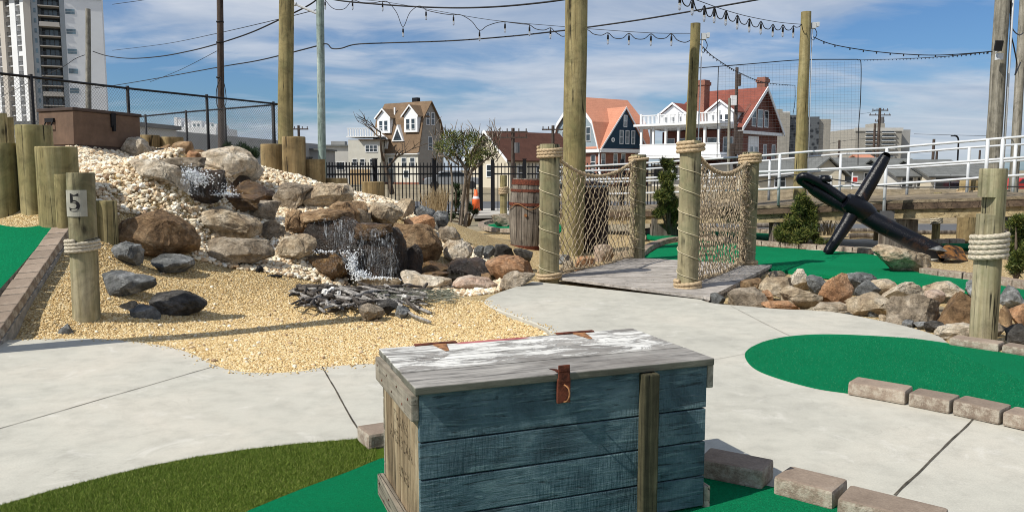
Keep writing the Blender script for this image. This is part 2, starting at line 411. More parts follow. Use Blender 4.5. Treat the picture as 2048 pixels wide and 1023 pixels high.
def shingle(name, c, var=.25):
    def fn(T):
        v = T.coord('Object'); n = T.noise(v, 1.1, 6, .7); 
        g = T.node('ShaderNodeSeparateXYZ'); T.link(v, g.inputs[0])
        k = T.math('FRACT', T.math('DIVIDE', g.outputs[2], .22))
        c0 = T.ramp(n, [(.3, tuple(x*(1-var) for x in c)), (.7, tuple(x*(1+var*.6) for x in c))])
        c0 = T.mix(T.ramp(k, [(0, .45), (.25, 0.0)]), c0, tuple(x*.55 for x in c))
        return T.mix(.5, c0, T.ramp(T.noise(v, 9, 3), [(.3, .75), (.7, 1.2)]), 'MULTIPLY')
    return material(name, fn, .9, .2)
# ------------------------------------------------------------------ terrain
TP = []
for a in [(60, 640, 7.3), (100, 580, 7.9), (205, 490, 9.2), (300, 520, 9.6), (390, 530, 9.8), (540, 545, 10.1), (630, 560, 10.4),
          (450, 482, 10.7), (560, 475, 11.0), (240, 420, 10.0), (400, 412, 11.6), (330, 370, 11.9), (180, 330, 11.3), (150, 300, 11.9),
          (240, 310, 12.6), (330, 322, 13.0), (480, 355, 13.2), (560, 378, 13.2), (640, 405, 12.8), (640, 440, 11.9), (710, 480, 11.4),
          (760, 425, 13.0), (850, 445, 13.3), (900, 475, 13.0), (960, 500, 12.8), (440, 322, 14.4), (500, 336, 14.4), (560, 350, 14.9), (650, 372, 15.0), (750, 398, 15.0), (900, 445, 15.3)]:
    TP.append(D(*a))
for a in [(50, 680), (220, 682), (400, 715), (540, 745), (700, 730), (1000, 625), (1090, 665), (600, 650), (850, 650), (300, 655), (800, 600), (950, 595), (870, 700), (700, 690), (700, 600), (470, 620)]:
    TP.append(G(*a, -.02))
for a in [(-4.4, 11.0, 1.72), (-5.9, 13.6, 1.9), (-4.2, 14.6, 1.86), (-7.5, 12.2, 1.8), (-7, 9.6, .85), (-9, 9.5, .85), (-2.1, 10.9, .0), (-1.4, 11.1, -.05), (-.3, 11.4, -.02),
          (-8, 18, .5), (-5.2, 16.8, .9), (-3.6, 16.8, .55), (-1.8, 16.8, .25), (-8, 21, 0), (-3, 19.5, -.03), (1, 18, -.06), (1.5, 13.5, -.04), (1.2, 15.5, -.05), (3, 16, -.05), (.3, 13.2, .03), (-12, 14, 1.2), (-12, 8, .6),
          (2, 11.5, -.1), (4, 11, -.1), (4, 15, -.05), (7, 14, -.05), (10, 12, -.05), (5, 8, -.08), (-6.5, 7.6, .1), (-3, 4, -.06), (3, 5, -.06), (0, 8.2, -.05)]:
    TP.append(Vector(a))
_P = np.array([[p.x, p.y] for p in TP]); _Z = np.array([p.z for p in TP])
def _k(r): return np.where(r < 1e-9, 0, r*r*np.log(r+1e-12))
def _fit():
    n = len(_P); A = np.zeros((n+3, n+3)); d = np.linalg.norm(_P[:, None]-_P[None], axis=2)
    A[:n, :n] = _k(d)+np.eye(n)*.02; A[:n, n] = 1; A[:n, n+1:] = _P; A[n, :n] = 1; A[n+1:, :n] = _P.T
    return np.linalg.solve(A, np.concatenate([_Z, [0, 0, 0]]))
_W = _fit()
def sstep(a, b, x): t = np.clip((x-a)/(b-a), 0, 1); return t*t*(3-2*t)
# flat areas (concrete path, turf) as plan polygons
def poly_px(pts, z=0.0, n=6, smooth=True, closed=True):
    P = [G(x, y, z) for x, y in pts]
    return smooth_path(P, n, closed) if smooth else P
PATH_EDGE = [(-500, 655), (-200, 668), (0, 678), (110, 676), (215, 677), (300, 686), (352, 695), (392, 709), (432, 729), (480, 741), (540, 744), (600, 741), (645, 733), (720, 727), (800, 724),
             (900, 722), (1000, 705), (1078, 682), (1102, 668), (1085, 652), (1040, 634), (1000, 620), (975, 607), (970, 598), (1000, 583), (1066, 562)]
PATH_EDGE2 = [(1402, 598), (1430, 606), (1500, 612), (1560, 617), (1660, 622), (1760, 640), (1830, 656), (1880, 672), (1912, 692), (2000, 715), (2100, 740)]
pe = smooth_path([G(x, y) for x, y in PATH_EDGE], 5)
pe2 = smooth_path([G(x, y) for x, y in PATH_EDGE2], 5)
concrete_poly = [Vector((-9, 1.0, 0))]+pe+pe2+[Vector((9, 4.6, 0)), Vector((9, 1.0, 0))]
def inside(poly, X, Y):
    r = np.zeros(X.shape, bool); n = len(poly); j = n-1
    for i in range(n):
        xi, yi, xj, yj = poly[i].x, poly[i].y, poly[j].x, poly[j].y
        c = ((yi > Y) != (yj > Y)) & (X < (xj-xi)*(Y-yi)/((yj-yi) if yj != yi else 1e-9)+xi)
        r ^= c; j = i
    return r
def pdist(poly, X, Y, closed=True):
    best = np.full(X.shape, 1e9); n = len(poly)
    for i in range(n if closed else n-1):
        a = poly[i]; b = poly[(i+1) % n]; dx, dy = b.x-a.x, b.y-a.y; L = dx*dx+dy*dy+1e-12
        t = np.clip(((X-a.x)*dx+(Y-a.y)*dy)/L, 0, 1)
        best = np.minimum(best, np.hypot(X-a.x-t*dx, Y-a.y-t*dy))
    return best
def height(X, Y):
    X = np.atleast_1d(np.asarray(X, float)); Y = np.atleast_1d(np.asarray(Y, float)); sh = X.shape
    x, y = X.ravel(), Y.ravel(); z = np.full(x.shape, _W[-3])+_W[-2]*x+_W[-1]*y
    for i in range(len(_P)): z += _W[i]*_k(np.hypot(x-_P[i, 0], y-_P[i, 1]))
    pxx = 1024+F*x/np.maximum(y, 1); sky_ = np.interp(pxx, [-200, 160, 240, 300, 360, 420, 480, 520, 560, 600, 650, 700, 760, 800, 900, 1000], [286, 290, 296, 301, 306, 312, 324, 336, 347, 355, 374, 386, 398, 408, 440, 480])
    cap = CAMH+(HOR-sky_)*y/F; cap = np.where(y > 14.6, CAMH+(HOR-sky_)*14.6/F, cap); z = np.where((y > 11.5) & (y < 18), np.minimum(z, cap), z)
    z = np.clip(z, -.1, 1.98)
    # fade to the flat surroundings
    out = np.maximum.reduce([sstep(15.2, 20.5, y), sstep(-.9, .9, x)*sstep(5, 6, y), sstep(-11, -15, x)])
    z = z*(1-out)+(-.05)*out
    ins = inside(concrete_poly, x, y); d = pdist(concrete_poly, x, y)
    z = np.where(ins, -.07, z)
    wgt = sstep(0, .5, d); z = np.where(ins, z, np.minimum(z, z*wgt+(-.03)*(1-wgt)))
    # stream bed under the bridge and the rock bed on the right
    for cx_, cy_, rx, ry, dz in STREAM:
        q = np.hypot((x-cx_)/rx, (y-cy_)/ry); z = z - dz*(1-sstep(.4, 1.15, q))*(~ins)
    # left putting ramp
    rz = .10+.288*(y-6.7)
    return z.reshape(sh)
STREAM = [(1.3, 11.9, 1.5, .9, .12), (2.9, 10.8, 1.1, .9, .16), (4.3, 9.4, 1.5, 1.0, .14), (-.9, 11.2, 1.0, .4, .05)]
def hz(x, y): return float(height(x, y)[0])
gx = np.concatenate([np.arange(-14, -8, .4), np.arange(-8, 6, .09), np.arange(6, 16, .4)]); gy = np.concatenate([np.arange(2.5, 14.5, .09), np.arange(14.5, 20.3, .25)])
GX, GY = np.meshgrid(gx, gy); GZ = height(GX, GY)
# small undulation of the loose gravel
for fr, am in ((1.3, .012), (3.1, .007)):
    GZ = GZ+am*sstep(10.2, 11.5, GY)*np.sin(GX*fr*2.1+1.3*np.sin(GY*fr))*np.cos(GY*fr*1.7+GX*.6*fr)*(GZ > -.06)
nx, ny = len(gx), len(gy); V = np.stack([GX, GY, GZ], -1).reshape(-1, 3)
ii = (np.arange(ny-1)[:, None]*nx+np.arange(nx-1)[None]).ravel(); Fq = np.stack([ii, ii+1, ii+nx+1, ii+nx], 1)
o = npmesh('gravel_bed', V, Fq, M['gravel']); tag(o, 'yellow gravel ground of the mini golf course', kind='structure')
def terr(px, py):
    # first hit of the view ray with the terrain
    d = ray(px, py); prev = None
    ts = np.linspace(3, 26, 600); X = d.x*ts/d.y; Y = ts; Zr = CAMH+d.z*ts/d.y
    H = height(X, Y); w_ = np.where(Zr <= H)[0]
    t = ts[w_[0]] if len(w_) else 24
    return Vector((d.x*t/d.y, t, CAMH+d.z*t/d.y))

def f_ground(T):
    v = T.coord('Object'); n = T.noise(v, .05, 6, .6, .5); n2 = T.noise(v, 2.5, 6, .7)
    c = T.ramp(n, [(.35, (.20, .16, .105)), (.5, (.27, .23, .16)), (.65, (.16, .14, .09))])
    return T.mix(.8, c, T.ramp(n2, [(.3, .65), (.7, 1.25)]), 'MULTIPLY')
M['ground'] = material('dry_ground', f_ground, .95, .1)
M['asphalt'] = material('asphalt', lambda T: T.mix(.8, T.ramp(T.noise(T.coord('Object'), .4, 5), [(.3, (.085, .088, .095)), (.7, (.12, .122, .128))]), T.ramp(T.noise(T.coord('Object'), 20, 4), [(.3, .75), (.7, 1.2)]), 'MULTIPLY'), .9, .2)
M['sidewalk'] = plain('pale_pavement', (.44, .42, .38), .9, .2, .1, 1.5)
def ribbon_sheet(name, rows, mat, kind='structure', label=None):
    b = MB(); vs = [p for r in rows for p in r]; k = len(rows[0])
    fs = [(i*k+j, i*k+j+1, (i+1)*k+j+1, (i+1)*k+j) for i in range(len(rows)-1) for j in range(k-1)]
    b.add(vs, fs); o = b.build(name, mat); tag(o, label, kind=kind); return o
def gz(y): return -.10 if y < 20 else (-.10-.08*min(1, (y-20)/8) - .24*min(1, max(0, (y-28)/80)))
ys = [-60, 0, 10, 20, 24, 28, 60, 108, 400, 4000]
ribbon_sheet('ground', [[Vector((x, y, gz(y)-.06)) for x in (-4000, -300, -60, 60, 300, 4000)] for y in ys], M['ground'])
ribbon_sheet('road', [[Vector((x, y, gz(y)-.02)) for x in (-40, 60)] for y in (34.5, 44.5)], M['asphalt'])
# pavement strip along the road, beyond the fence
ribbon_sheet('sidewalk', [[Vector((x, y, gz(y)+.02)) for x in (-40, 60)] for y in (31.0, 33.4)], M['sidewalk'])
# asphalt street seen under the ramp on the right
ribbon_sheet('street', [[Vector((x, y, gz(y)+.0)) for x in (4.8, 40)] for y in (20.2, 24.0, 27.5)], M['asphalt'])
ribbon_sheet('pavement', [[Vector((x, y, gz(y)+.03)) for x in (4.8, 40)] for y in (28.2, 30.8)], M['sidewalk'])
# pale concrete pads: in front of the gate, and behind the anchor
b = MB(); P = [G(945, 432, -.04), G(1062, 430, -.04), G(1075, 419, -.05), G(1075, 417, -.05), G(940, 419, -.05)]
b.prism([(p.x, p.y) for p in P], -.12, -.01); tag(b.build('gate_pad', M['sidewalk']), kind='structure')
b = MB(); P = smooth_path([G(*q, 0) for q in [(1612, 497), (1655, 480), (1760, 477), (1880, 489), (1925, 496), (1900, 512), (1840, 520), (1780, 516), (1745, 505), (1700, 503)]], 4, True)
b.prism([(p.x, p.y) for p in P], -.1, -.012); tag(b.build('pale_path', M['concrete']), kind='structure')

# concrete path slab with a rounded edge and a real thickness
def slab(name, poly, z0, z1, mat, bev=.012):
    b = MB(); n = len(poly); c = Vector((0, 0, 0))
    for p in poly: c += p/n
    # inward offset for the arris
    def nrm(i):
        t = (poly[(i+1) % n]-poly[i-1]); t.z = 0; t.normalize(); return Vector((-t.y, t.x, 0))
    ar = sum(poly[i].x*poly[(i+1) % n].y-poly[(i+1) % n].x*poly[i].y for i in range(n)); sg = 1 if ar > 0 else -1
    vs = [Vector((p.x, p.y, z0)) for p in poly]+[Vector((p.x, p.y, z1-bev)) for p in poly]+[Vector((p.x, p.y, z1))+nrm(i)*sg*bev for i, p in enumerate(poly)]
    fs = [(i, (i+1) % n, n+(i+1) % n, n+i) for i in range(n)]+[(n+i, n+(i+1) % n, 2*n+(i+1) % n, 2*n+i) for i in range(n)]
    fs.append(tuple(range(2*n, 3*n))); b.add(vs, fs)
    return b.build(name, mat)
o = slab('concrete_path', concrete_poly, -.12, 0, M['concrete']); tag(o, 'pale concrete path winding between the holes', kind='structure')
M['joint'] = plain('joint_dirt', (.085, .075, .06), .95, .1, .5, 14)
M['jointpale'] = plain('joint_pale', (.33, .31, .275), .95, .1, .3, 14)
def joint(a, b_, wdt, mat, wob=.002):
    A, B = G(*a), G(*b_); d = (B-A); L = d.length; d.normalize(); s = Vector((-d.y, d.x, 0)); n = max(6, int(L/.05)); mb = MB(); vs = []
    for i in range(n+1):
        p = A+d*L*i/n+s*mnoise.noise(Vector((i*.15, a[0]*.1, 0)))*wob*3; hw = wdt/2*(1+.5*mnoise.noise(Vector((i*.4, a[1]*.1, 3))))
        vs += [p+s*hw+Vector((0, 0, .003)), p-s*hw+Vector((0, 0, .003))]
    mb.add(vs, [(2*i, 2*i+1, 2*i+3, 2*i+2) for i in range(n)]); tag(mb.build('joint', mat, o), kind=None)
joint((-60, 874), (436, 730), .006, M['joint']); joint((645, 733), (726, 876), .010, M['joint'])
joint((1946, 838), (1790, 990), .012, M['joint']); joint((1462, 612), (1580, 672), .010, M['jointpale']); joint((1300, 742), (1492, 707), .004, M['jointpale'])

# putting surfaces
def sheet(name, poly, z, mat, label, z2=None):
    b = MB(); b.prism([(p.x, p.y) for p in poly], z-.05, z); o = b.build(name, mat); tag(o, label, kind='structure'); return o
PX = lambda pts, z=0.004, n=6: smooth_path([G(x, y, z) for x, y in pts], n, True)
sheet('olive_turf', [G(*p) for p in [(-260, 1110), (-100, 1046), (0, 1012), (100, 983), (200, 957), (300, 933), (400, 914), (500, 899), (600, 888), (725, 878), (770, 876), (800, 1000), (700, 1200), (-300, 1400)]], .006, M['turf2'], 'olive green artificial grass fringe')
F_TURF = [G(*p) for p in [(-100, 1400), (250, 1150), (400, 1075), (500, 1023), (600, 982), (700, 945), (760, 920), (1000, 880), (1380, 880), (1412, 950), (1551, 978), (1690, 1013), (1790, 1060), (1900, 1100), (2300, 1500)]]
sheet('putting_green', F_TURF, .011, M['turf'], 'emerald turf around the blue chest')
sheet('putting_green', PX([(1490, 712), (1498, 697), (1530, 682), (1579, 672), (1644, 668), (1724, 670), (1819, 676), (1896, 686), (2010, 705), (2100, 722), (2300, 760), (2300, 960), (2100, 862), (2000, 838), (1850, 808), (1760, 794), (1694, 785), (1629, 775), (1552, 754), (1508, 735)], .004, 5), .006, M['turf'], 'rounded emerald green on the right')
TA = [(1289, 520), (1304, 504), (1330, 490), (1362, 484), (1420, 483), (1513, 492), (1606, 499), (1742, 509), (1800, 532), (1850, 548), (1936, 560), (2060, 582), (2200, 610), (2200, 640), (2060, 597), (1990, 588), (1930, 580), (1857, 572), (1755, 560), (1667, 552), (1600, 545), (1545, 538), (1420, 526)]
TURF_A = PX(TA, 0, 5)
sheet('putting_green', TURF_A, .006, M['turf'], 'long emerald fairway between bridge and anchor')
TURF_B = PX([(1291, 474), (1303, 465), (1345, 462), (1420, 463), (1513, 466), (1555, 470), (1551, 479), (1480, 479), (1410, 478), (1350, 477)], 0, 4)
sheet('putting_green', TURF_B, .006, M['turf'], 'emerald turf strip behind the bridge')
TURF_D = PX([(974, 451), (995, 447), (1060, 446), (1150, 450), (1190, 456), (1120, 462), (1030, 460), (990, 457)], 0, 4)
sheet('putting_green', TURF_D, .006, M['turf'], 'emerald turf tip left of the barrel')
TURF_C = PX([(1872, 489), (1935, 487), (2060, 490), (2200, 495), (2200, 512), (2060, 503), (1940, 497)], 0, 4)
sheet('putting_green', TURF_C, .006, M['turf'], 'emerald turf strip at the far right')

# left raised ramp: turf plane z = .10+.288*(y-6.7)
RZ = lambda y: .10+.288*(y-6.7)
def onramp(px, py, dz=0):
    d = ray(px, py); t = (.10-.288*6.7+dz-CAMH)/(d.z-.288*d.y)
    return Vector((0, 0, CAMH))+d*t
IN0, IN1 = onramp(0, 576), onramp(108, 450); OU0, OU1 = onramp(0, 662), onramp(141, 455)
dI = (IN1-IN0); INm = IN0-dI*.9
q = [INm, IN1, IN1+Vector((-.1, .25, .07)), Vector((-9, IN1.y+.3, 0)), Vector((-9, INm.y, 0))]
b = MB(); top = [Vector((p.x, p.y, RZ(p.y)-.02)) for p in q]; bot = [Vector((p.x, p.y, -.15)) for p in q]
b.add(bot+top, [(4, 3, 2, 1, 0), (5, 6, 7, 8, 9)]+[(i, (i+1) % 5, 5+(i+1) % 5, 5+i) for i in range(5)])
tag(b.build('putting_ramp', M['turf']), 'raised emerald putting ramp on the left', kind='structure')
# its concrete footing
b = MB(); e = (OU1-OU0); e.z = 0; e.normalize(); sN = Vector((e.y, -e.x, 0))
a0 = OU0-(OU1-OU0)*.9; a1 = OU1+(OU1-OU0)*.03
w0 = Vector((a0.x, a0.y, 0))+sN*.012; w1 = Vector((a1.x, a1.y, 0))+sN*.012
k0 = w0-sN*.24; k1 = w1-sN*.24
zt0, zt1 = RZ(a0.y)-.085, RZ(a1.y)-.085
b.add([(w0.x, w0.y, -.3), (w1.x, w1.y, -.3), (k1.x, k1.y, -.3), (k0.x, k0.y, -.3), (w0.x, w0.y, zt0), (w1.x, w1.y, zt1), (k1.x, k1.y, zt1), (k0.x, k0.y, zt0)],
      [(3, 2, 1, 0), (4, 5, 6, 7), (0, 1, 5, 4), (1, 2, 6, 5), (2, 3, 7, 6), (3, 0, 4, 7)])
M['footing'] = plain('rough_footing', (.30, .28, .25), .95, .1, .3, 9, bump=.8)
tag(b.build('ramp_footing', M['footing']), 'rough concrete footing under the ramp kerb', kind='structure')

def paver(c, ex, L, Wd, H, label, group, tilt=None, name='kerb_stone', parent=None, bev=.012):
    # one kerb stone: centre of its bottom, long direction ex, slightly irregular
    b = MB(); ex = Vector(ex).normalized(); up = Vector((0, 0, 1)) if tilt is None else Vector(tilt).normalized()
    ey = up.cross(ex).normalized(); up = ex.cross(ey)
    vs = []
    for sz in (0, 1):
        for sx, sy in ((-1, -1), (1, -1), (1, 1), (-1, 1)):
            sh = .985 if sz else 1.0
            vs.append(ex*(sx*L/2*sh)+ey*(sy*Wd/2*sh)+up*(sz*H)+Vector((random.uniform(-.004, .004), random.uniform(-.004, .004), random.uniform(-.002, .002))))
    b.add(vs, [(3, 2, 1, 0), (4, 5, 6, 7), (0, 1, 5, 4), (1, 2, 6, 5), (2, 3, 7, 6), (3, 0, 4, 7)])
    o = b.build(name, M['paver'], parent, smooth=False, bevel=bev, loc=c)
    if label: tag(o, label, 'kerb stone', group)
    return o
_wv = (OU1-OU0).normalized().cross(Vector((0, -.288, 1)).normalized()).normalized(); KW = abs((OU1-IN1).dot(_wv)); print('kerb width', KW, abs((OU0-IN0).dot(_wv)))
# ramp kerb: stones laid across, alternating widths
Ltot = (OU1-OU0).length; ru = (OU1-OU0).normalized(); pos = -1.0; k = 0; ordn = ['lowest', 'second', 'third', 'fourth', 'fifth', 'sixth', 'seventh', 'eighth', 'ninth', 'tenth', 'eleventh', 'twelfth', 'thirteenth', 'fourteenth', 'fifteenth', 'sixteenth', 'seventeenth', 'eighteenth', 'nineteenth']
nrm = Vector((0, -.288, 1)).normalized()
vis = 0
while pos < Ltot-.02:
    L = .235 if k % 2 == 0 else .15
    L = min(L, Ltot-pos+.03)
    mid = OU0+ru*(pos+L/2); wv = ru.cross(Vector((0, -.288, 1)).normalized()).normalized()
    wd = KW; c = mid-wv*wd/2 - nrm*.075
    if pos > -.25:
        lab = 'tan paver of the raised ramp kerb, %s stone from the bottom' % ordn[min(vis, 18)]; vis += 1
    else: lab = 'tan paver of the raised ramp kerb below the picture edge'
    paver(c, ru, L-.012, wd, .09, lab, 'pavers of the raised ramp kerb', nrm, bev=.008)
    pos += L; k += 1

def row_from_px(tops, zt, Wd, labels, group, H, flip=1, gap=.014):
    # tops: outer (camera-side) bottom line points in px at z=0, consecutive joints
    P = [G(*p, 0) for p in tops]
    for i in range(len(P)-1):
        a, c = P[i], P[i+1]; d = (c-a); L = d.length; d.normalize(); s = Vector((-d.y, d.x, 0))*flip
        paver((a+c)/2+s*Wd/2+Vector((0, 0, .001)), d, L-gap, Wd, H*random.uniform(.96, 1.04), labels[i] if i < len(labels) else None, group, bev=.016)
row_from_px([(1691, 789), (1812, 811), (1901, 829), (2000, 851), (2110, 876)], 0, .19, ['first tan kerb stone of the rounded green, with chipped pale face', 'second tan kerb stone of the rounded green', 'third tan kerb stone of the rounded green', 'tan kerb stone of the rounded green cut by the picture edge'], 'kerb stones along the rounded green', .09)
row_from_px([(1896, 690), (1999, 705), (2090, 719)], 0, .17, ['flat tan kerb stone at the foot of the roped right post', 'flat tan kerb stone right of the roped post, at the edge'], 'flat kerb stones behind the rounded green', .07)
row_from_px([(1268, 938), (1402, 957), (1532, 992), (1552, 1000)][0:1]+[(1390, 955), (1527, 984)], 0, .2, ['tan kerb stone behind the chest', 'dark shaded kerb stone beside the chest'], 'kerb stones along the chest green', .10)
row_from_px([(1542, 990), (1668, 1024)], 0, .2, ['middle tan kerb stone right of the chest with one shaded corner'], 'kerb stones along the chest green', .088)
row_from_px([(1667, 1034), (1880, 1091)], 0, .2, ['large tan kerb stone at the bottom edge right of the chest'], 'kerb stones along the chest green', .088)
row_from_px([(735, 903), (840, 884)], 0, .19, ['small tan kerb stone just left of the chest'], 'kerb stones along the chest green', .088)

def far_curb(name, label, px, Wd=.16, H=.08, step=.32, flip=1):
    root = thing(name, label, 'kerb', G(*px[0], 0)); o0 = root.location.copy()
    pts = smooth_path([G(*p, 0) for p in px], 10); acc = 0; cur = pts[0]; marks = [pts[0]]
    for i in range(1, len(pts)):
        acc += (pts[i]-pts[i-1]).length
        if acc >= step: marks.append(pts[i]); acc = 0
    for a, c in zip(marks[:-1], marks[1:]):
        d = c-a; L = d.length; d.normalize(); s = Vector((-d.y, d.x, 0))*flip
        paver((a+c)/2+s*Wd/2-o0+Vector((0, 0, -.02)), d, L-.015, Wd, H+.02, None, None, name='kerb_stone', parent=root)
far_curb('paver_kerb', 'tan paver kerb curving from the bridge along the far fairway edge', [(1284, 520), (1300, 502), (1328, 488), (1362, 481), (1420, 480), (1513, 489), (1606, 496), (1690, 502), (1745, 507)])
far_curb('paver_kerb', 'tan paver kerb from the anchor boulder to the right edge', [(1836, 546), (1880, 552), (1940, 558), (2060, 578), (2160, 598)])
far_curb('paver_kerb', 'low tan paver kerb round the turf strip behind the bridge', [(1293, 478), (1289, 472), (1303, 463), (1345, 460), (1420, 461), (1513, 464), (1570, 469)])
far_curb('paver_kerb', 'low tan kerb along the narrow far right turf strip', [(1850, 492), (1880, 487), (1940, 485), (2060, 487), (2200, 492)])
far_curb('paver_kerb', 'low pale kerb round the turf tip left of the barrel', [(1030, 463), (992, 461), (968, 452), (992, 444), (1060, 443)])

# ------------------------------------------------------------------ rocks
def ico(sub):
    bm = bmesh.new(); bmesh.ops.create_icosphere(bm, subdivisions=sub, radius=1); V = np.array([v.co[:] for v in bm.verts]); Fc = np.array([[v.index for v in f.verts] for f in bm.faces]); bm.free(); return V, Fc
ICO = {k: ico(k) for k in (1, 2, 3, 4, 5)}
def rock_mesh(name, dims, seed, sub=5, flat=0, round_=.0, planes=11, rough=.07, cut=(.52, .82)):
    V, Fc = ICO[sub]; V = V.copy(); r = np.random.default_rng(seed)
    # blocky start, then planar cuts
    V = np.sign(V)*np.abs(V)**(1-.35*(1-round_))
    for i in range(planes):
        n = r.normal(size=3); n[2] *= .8; n /= np.linalg.norm(n); off = r.uniform(*cut)+.28*round_
        d = V @ n; k = d > off; V[k] -= np.outer((d[k]-off)*.97, n)
    if flat:
        for n, off in (((.03, .02, 1), .5),):
            n = np.array(n); n = n/np.linalg.norm(n); d = V @ n; k = d > off; V[k] -= np.outer((d[k]-off)*.97, n)
    s = seed*3.17
    for i in range(len(V)):
        p = Vector(V[i]); q = mnoise.fractal(p*1.6+Vector((s, 0, 0)), .9, 2.1, 4); q2 = mnoise.noise(p*7+Vector((0, s, 0)))
        q3 = abs(mnoise.noise(p*3.1+Vector((s, s, 0)))); V[i] *= 1+rough*q*1.7+rough*.3*q2-rough*.9*q3
    mn, mx = V.min(0), V.max(0); V = (V-(mn+mx)/2)/(mx-mn)*np.array(dims)
    return V, Fc
RS = [100]
def _o(ox, oy, s, pts): return [(ox+x/s, oy+y/s) for x, y in pts]
_a = lambda p: _o(200, 250, 2.924, p)
_b = lambda p: _o(540, 340, 3.196, p)
_c = lambda p: _o(0, 200, 2.132, p)
OUT = {
 'biggest brown': _a([(105,500),(250,478),(330,490),(440,545),(520,600),(555,670),(540,740),(490,765),(400,755),(330,765),(250,750),(115,710)]),
 'large pale boulder over': _a([(580,165),(620,140),(700,128),(790,125),(850,150),(900,210),(940,270),(935,325),(880,325),(770,312),(740,270),(680,250),(600,225)]),
 'tan boulder sunk': _a([(165,215),(215,190),(300,200),(400,230),(450,250),(500,340),(500,372),(430,345),(330,310),(260,295)]),
 'round pale': _a([(110,110),(130,75),(180,65),(240,80),(280,130),(300,190),(250,200),(150,190),(115,150)]),
 'smooth sloping': _a([(985,440),(1060,340),(1110,325),(1200,330),(1250,360),(1205,400),(1190,450),(1140,475),(1010,475)]),
 'grey tan boulder above': _a([(540,580),(570,520),(630,470),(680,470),(760,500),(900,540),(935,580),(920,630),(850,655),(720,660),(600,640),(545,605)]),
 'long low grey': _a([(565,700),(620,650),(700,655),(850,670),(960,675),(1000,720),(1000,785),(900,800),(830,812),(700,800),(570,770)]),
 'light tan boulder left': _a([(1005,690),(1060,660),(1180,635),(1240,640),(1260,700),(1240,745),(1130,782),(1060,785),(1010,755)]),
 'pale boulder with a dark': _b([(205,180),(250,120),(320,85),(490,85),(520,130),(515,190),(430,222),(300,230),(230,225)]),
 'squarish brown boulder above': _b([(355,215),(420,205),(600,200),(615,240),(612,315),(600,338),(520,338),(440,320),(380,260)]),
 'grey tan boulder to the right': _b([(610,215),(650,200),(800,195),(845,230),(845,290),(790,345),(700,360),(650,330),(625,260)]),
 'big square brown': _b([(765,360),(800,345),(1050,350),(1080,380),(1105,540),(1095,590),(980,595),(870,580),(800,500),(768,400)]),
 'rounded pale boulder right': _b([(1095,450),(1150,445),(1250,460),(1300,500),(1290,555),(1200,585),(1140,600),(1105,570)]),
 'wide orange brown': _b([(1370,590),(1480,545),(1560,540),(1670,600),(1690,655),(1600,690),(1500,700),(1440,705),(1395,660)]),
 'dark brown boulder right': _b([(1100,620),(1180,575),(1320,560),(1380,600),(1415,690),(1300,715),(1200,725),(1140,690)]),
 'long pale boulder at': _b([(840,660),(870,645),(930,648),(960,670),(1100,685),(1155,700),(1152,765),(1050,778),(950,765),(860,745)]),
 'pinkish brown boulder right': _b([(1155,740),(1200,690),(1270,675),(1390,690),(1460,740),(1460,782),(1300,780),(1165,775)]),
 'grey tan boulder touching': _b([(1460,785),(1495,675),(1560,650),(1695,665),(1660,705),(1560,760)]),
 'dark red brown wet slab': _b([(235,560),(300,535),(500,535),(545,570),(565,690),(540,705),(420,700),(320,640)]),
 'grey boulder behind': _b([(1065,360),(1180,365),(1215,420),(1215,460),(1100,460),(1075,400)]),
 'blue grey slate rock on': _b([(915,235),(960,222),(1050,260),(1075,300),(1060,340),(1000,320),(920,285)]),
 'rough brown boulder left': _b([(75,400),(90,290),(140,250),(190,262),(250,340),(250,410),(150,435)]),
 'brown ledge slab': _b([(180,265),(330,248),(500,268),(535,300),(530,345),(480,335),(300,340),(210,340)]),
 'grey rock with pale streaks': _c([(478,620),(520,605),(585,620),(607,660),(600,695),(530,703),(480,680)]),
 'grey rock with a pale corner': _c([(640,690),(680,655),(750,655),(815,680),(815,720),(740,740),(650,725)]),
 'flat blue grey slate slab': _c([(395,765),(470,730),(520,725),(560,745),(640,740),(655,800),(560,820),(430,827),(400,820)]),
 'long dark rock lying': _c([(580,845),(600,815),(660,813),(780,815),(830,840),(878,872),(830,905),(740,915),(640,885),(595,875)]),
 'brown grey rock, leftmost': _b([(530,905),(560,870),(640,850),(700,865),(740,930),(690,970),(600,970),(535,940)]),
 'dark rock leaning': _b([(670,845),(760,825),(825,840),(810,875),(745,925),(700,890)]),
 'dark green grey rock': _b([(775,915),(800,865),(870,870),(912,935),(850,948),(790,945)]),
}
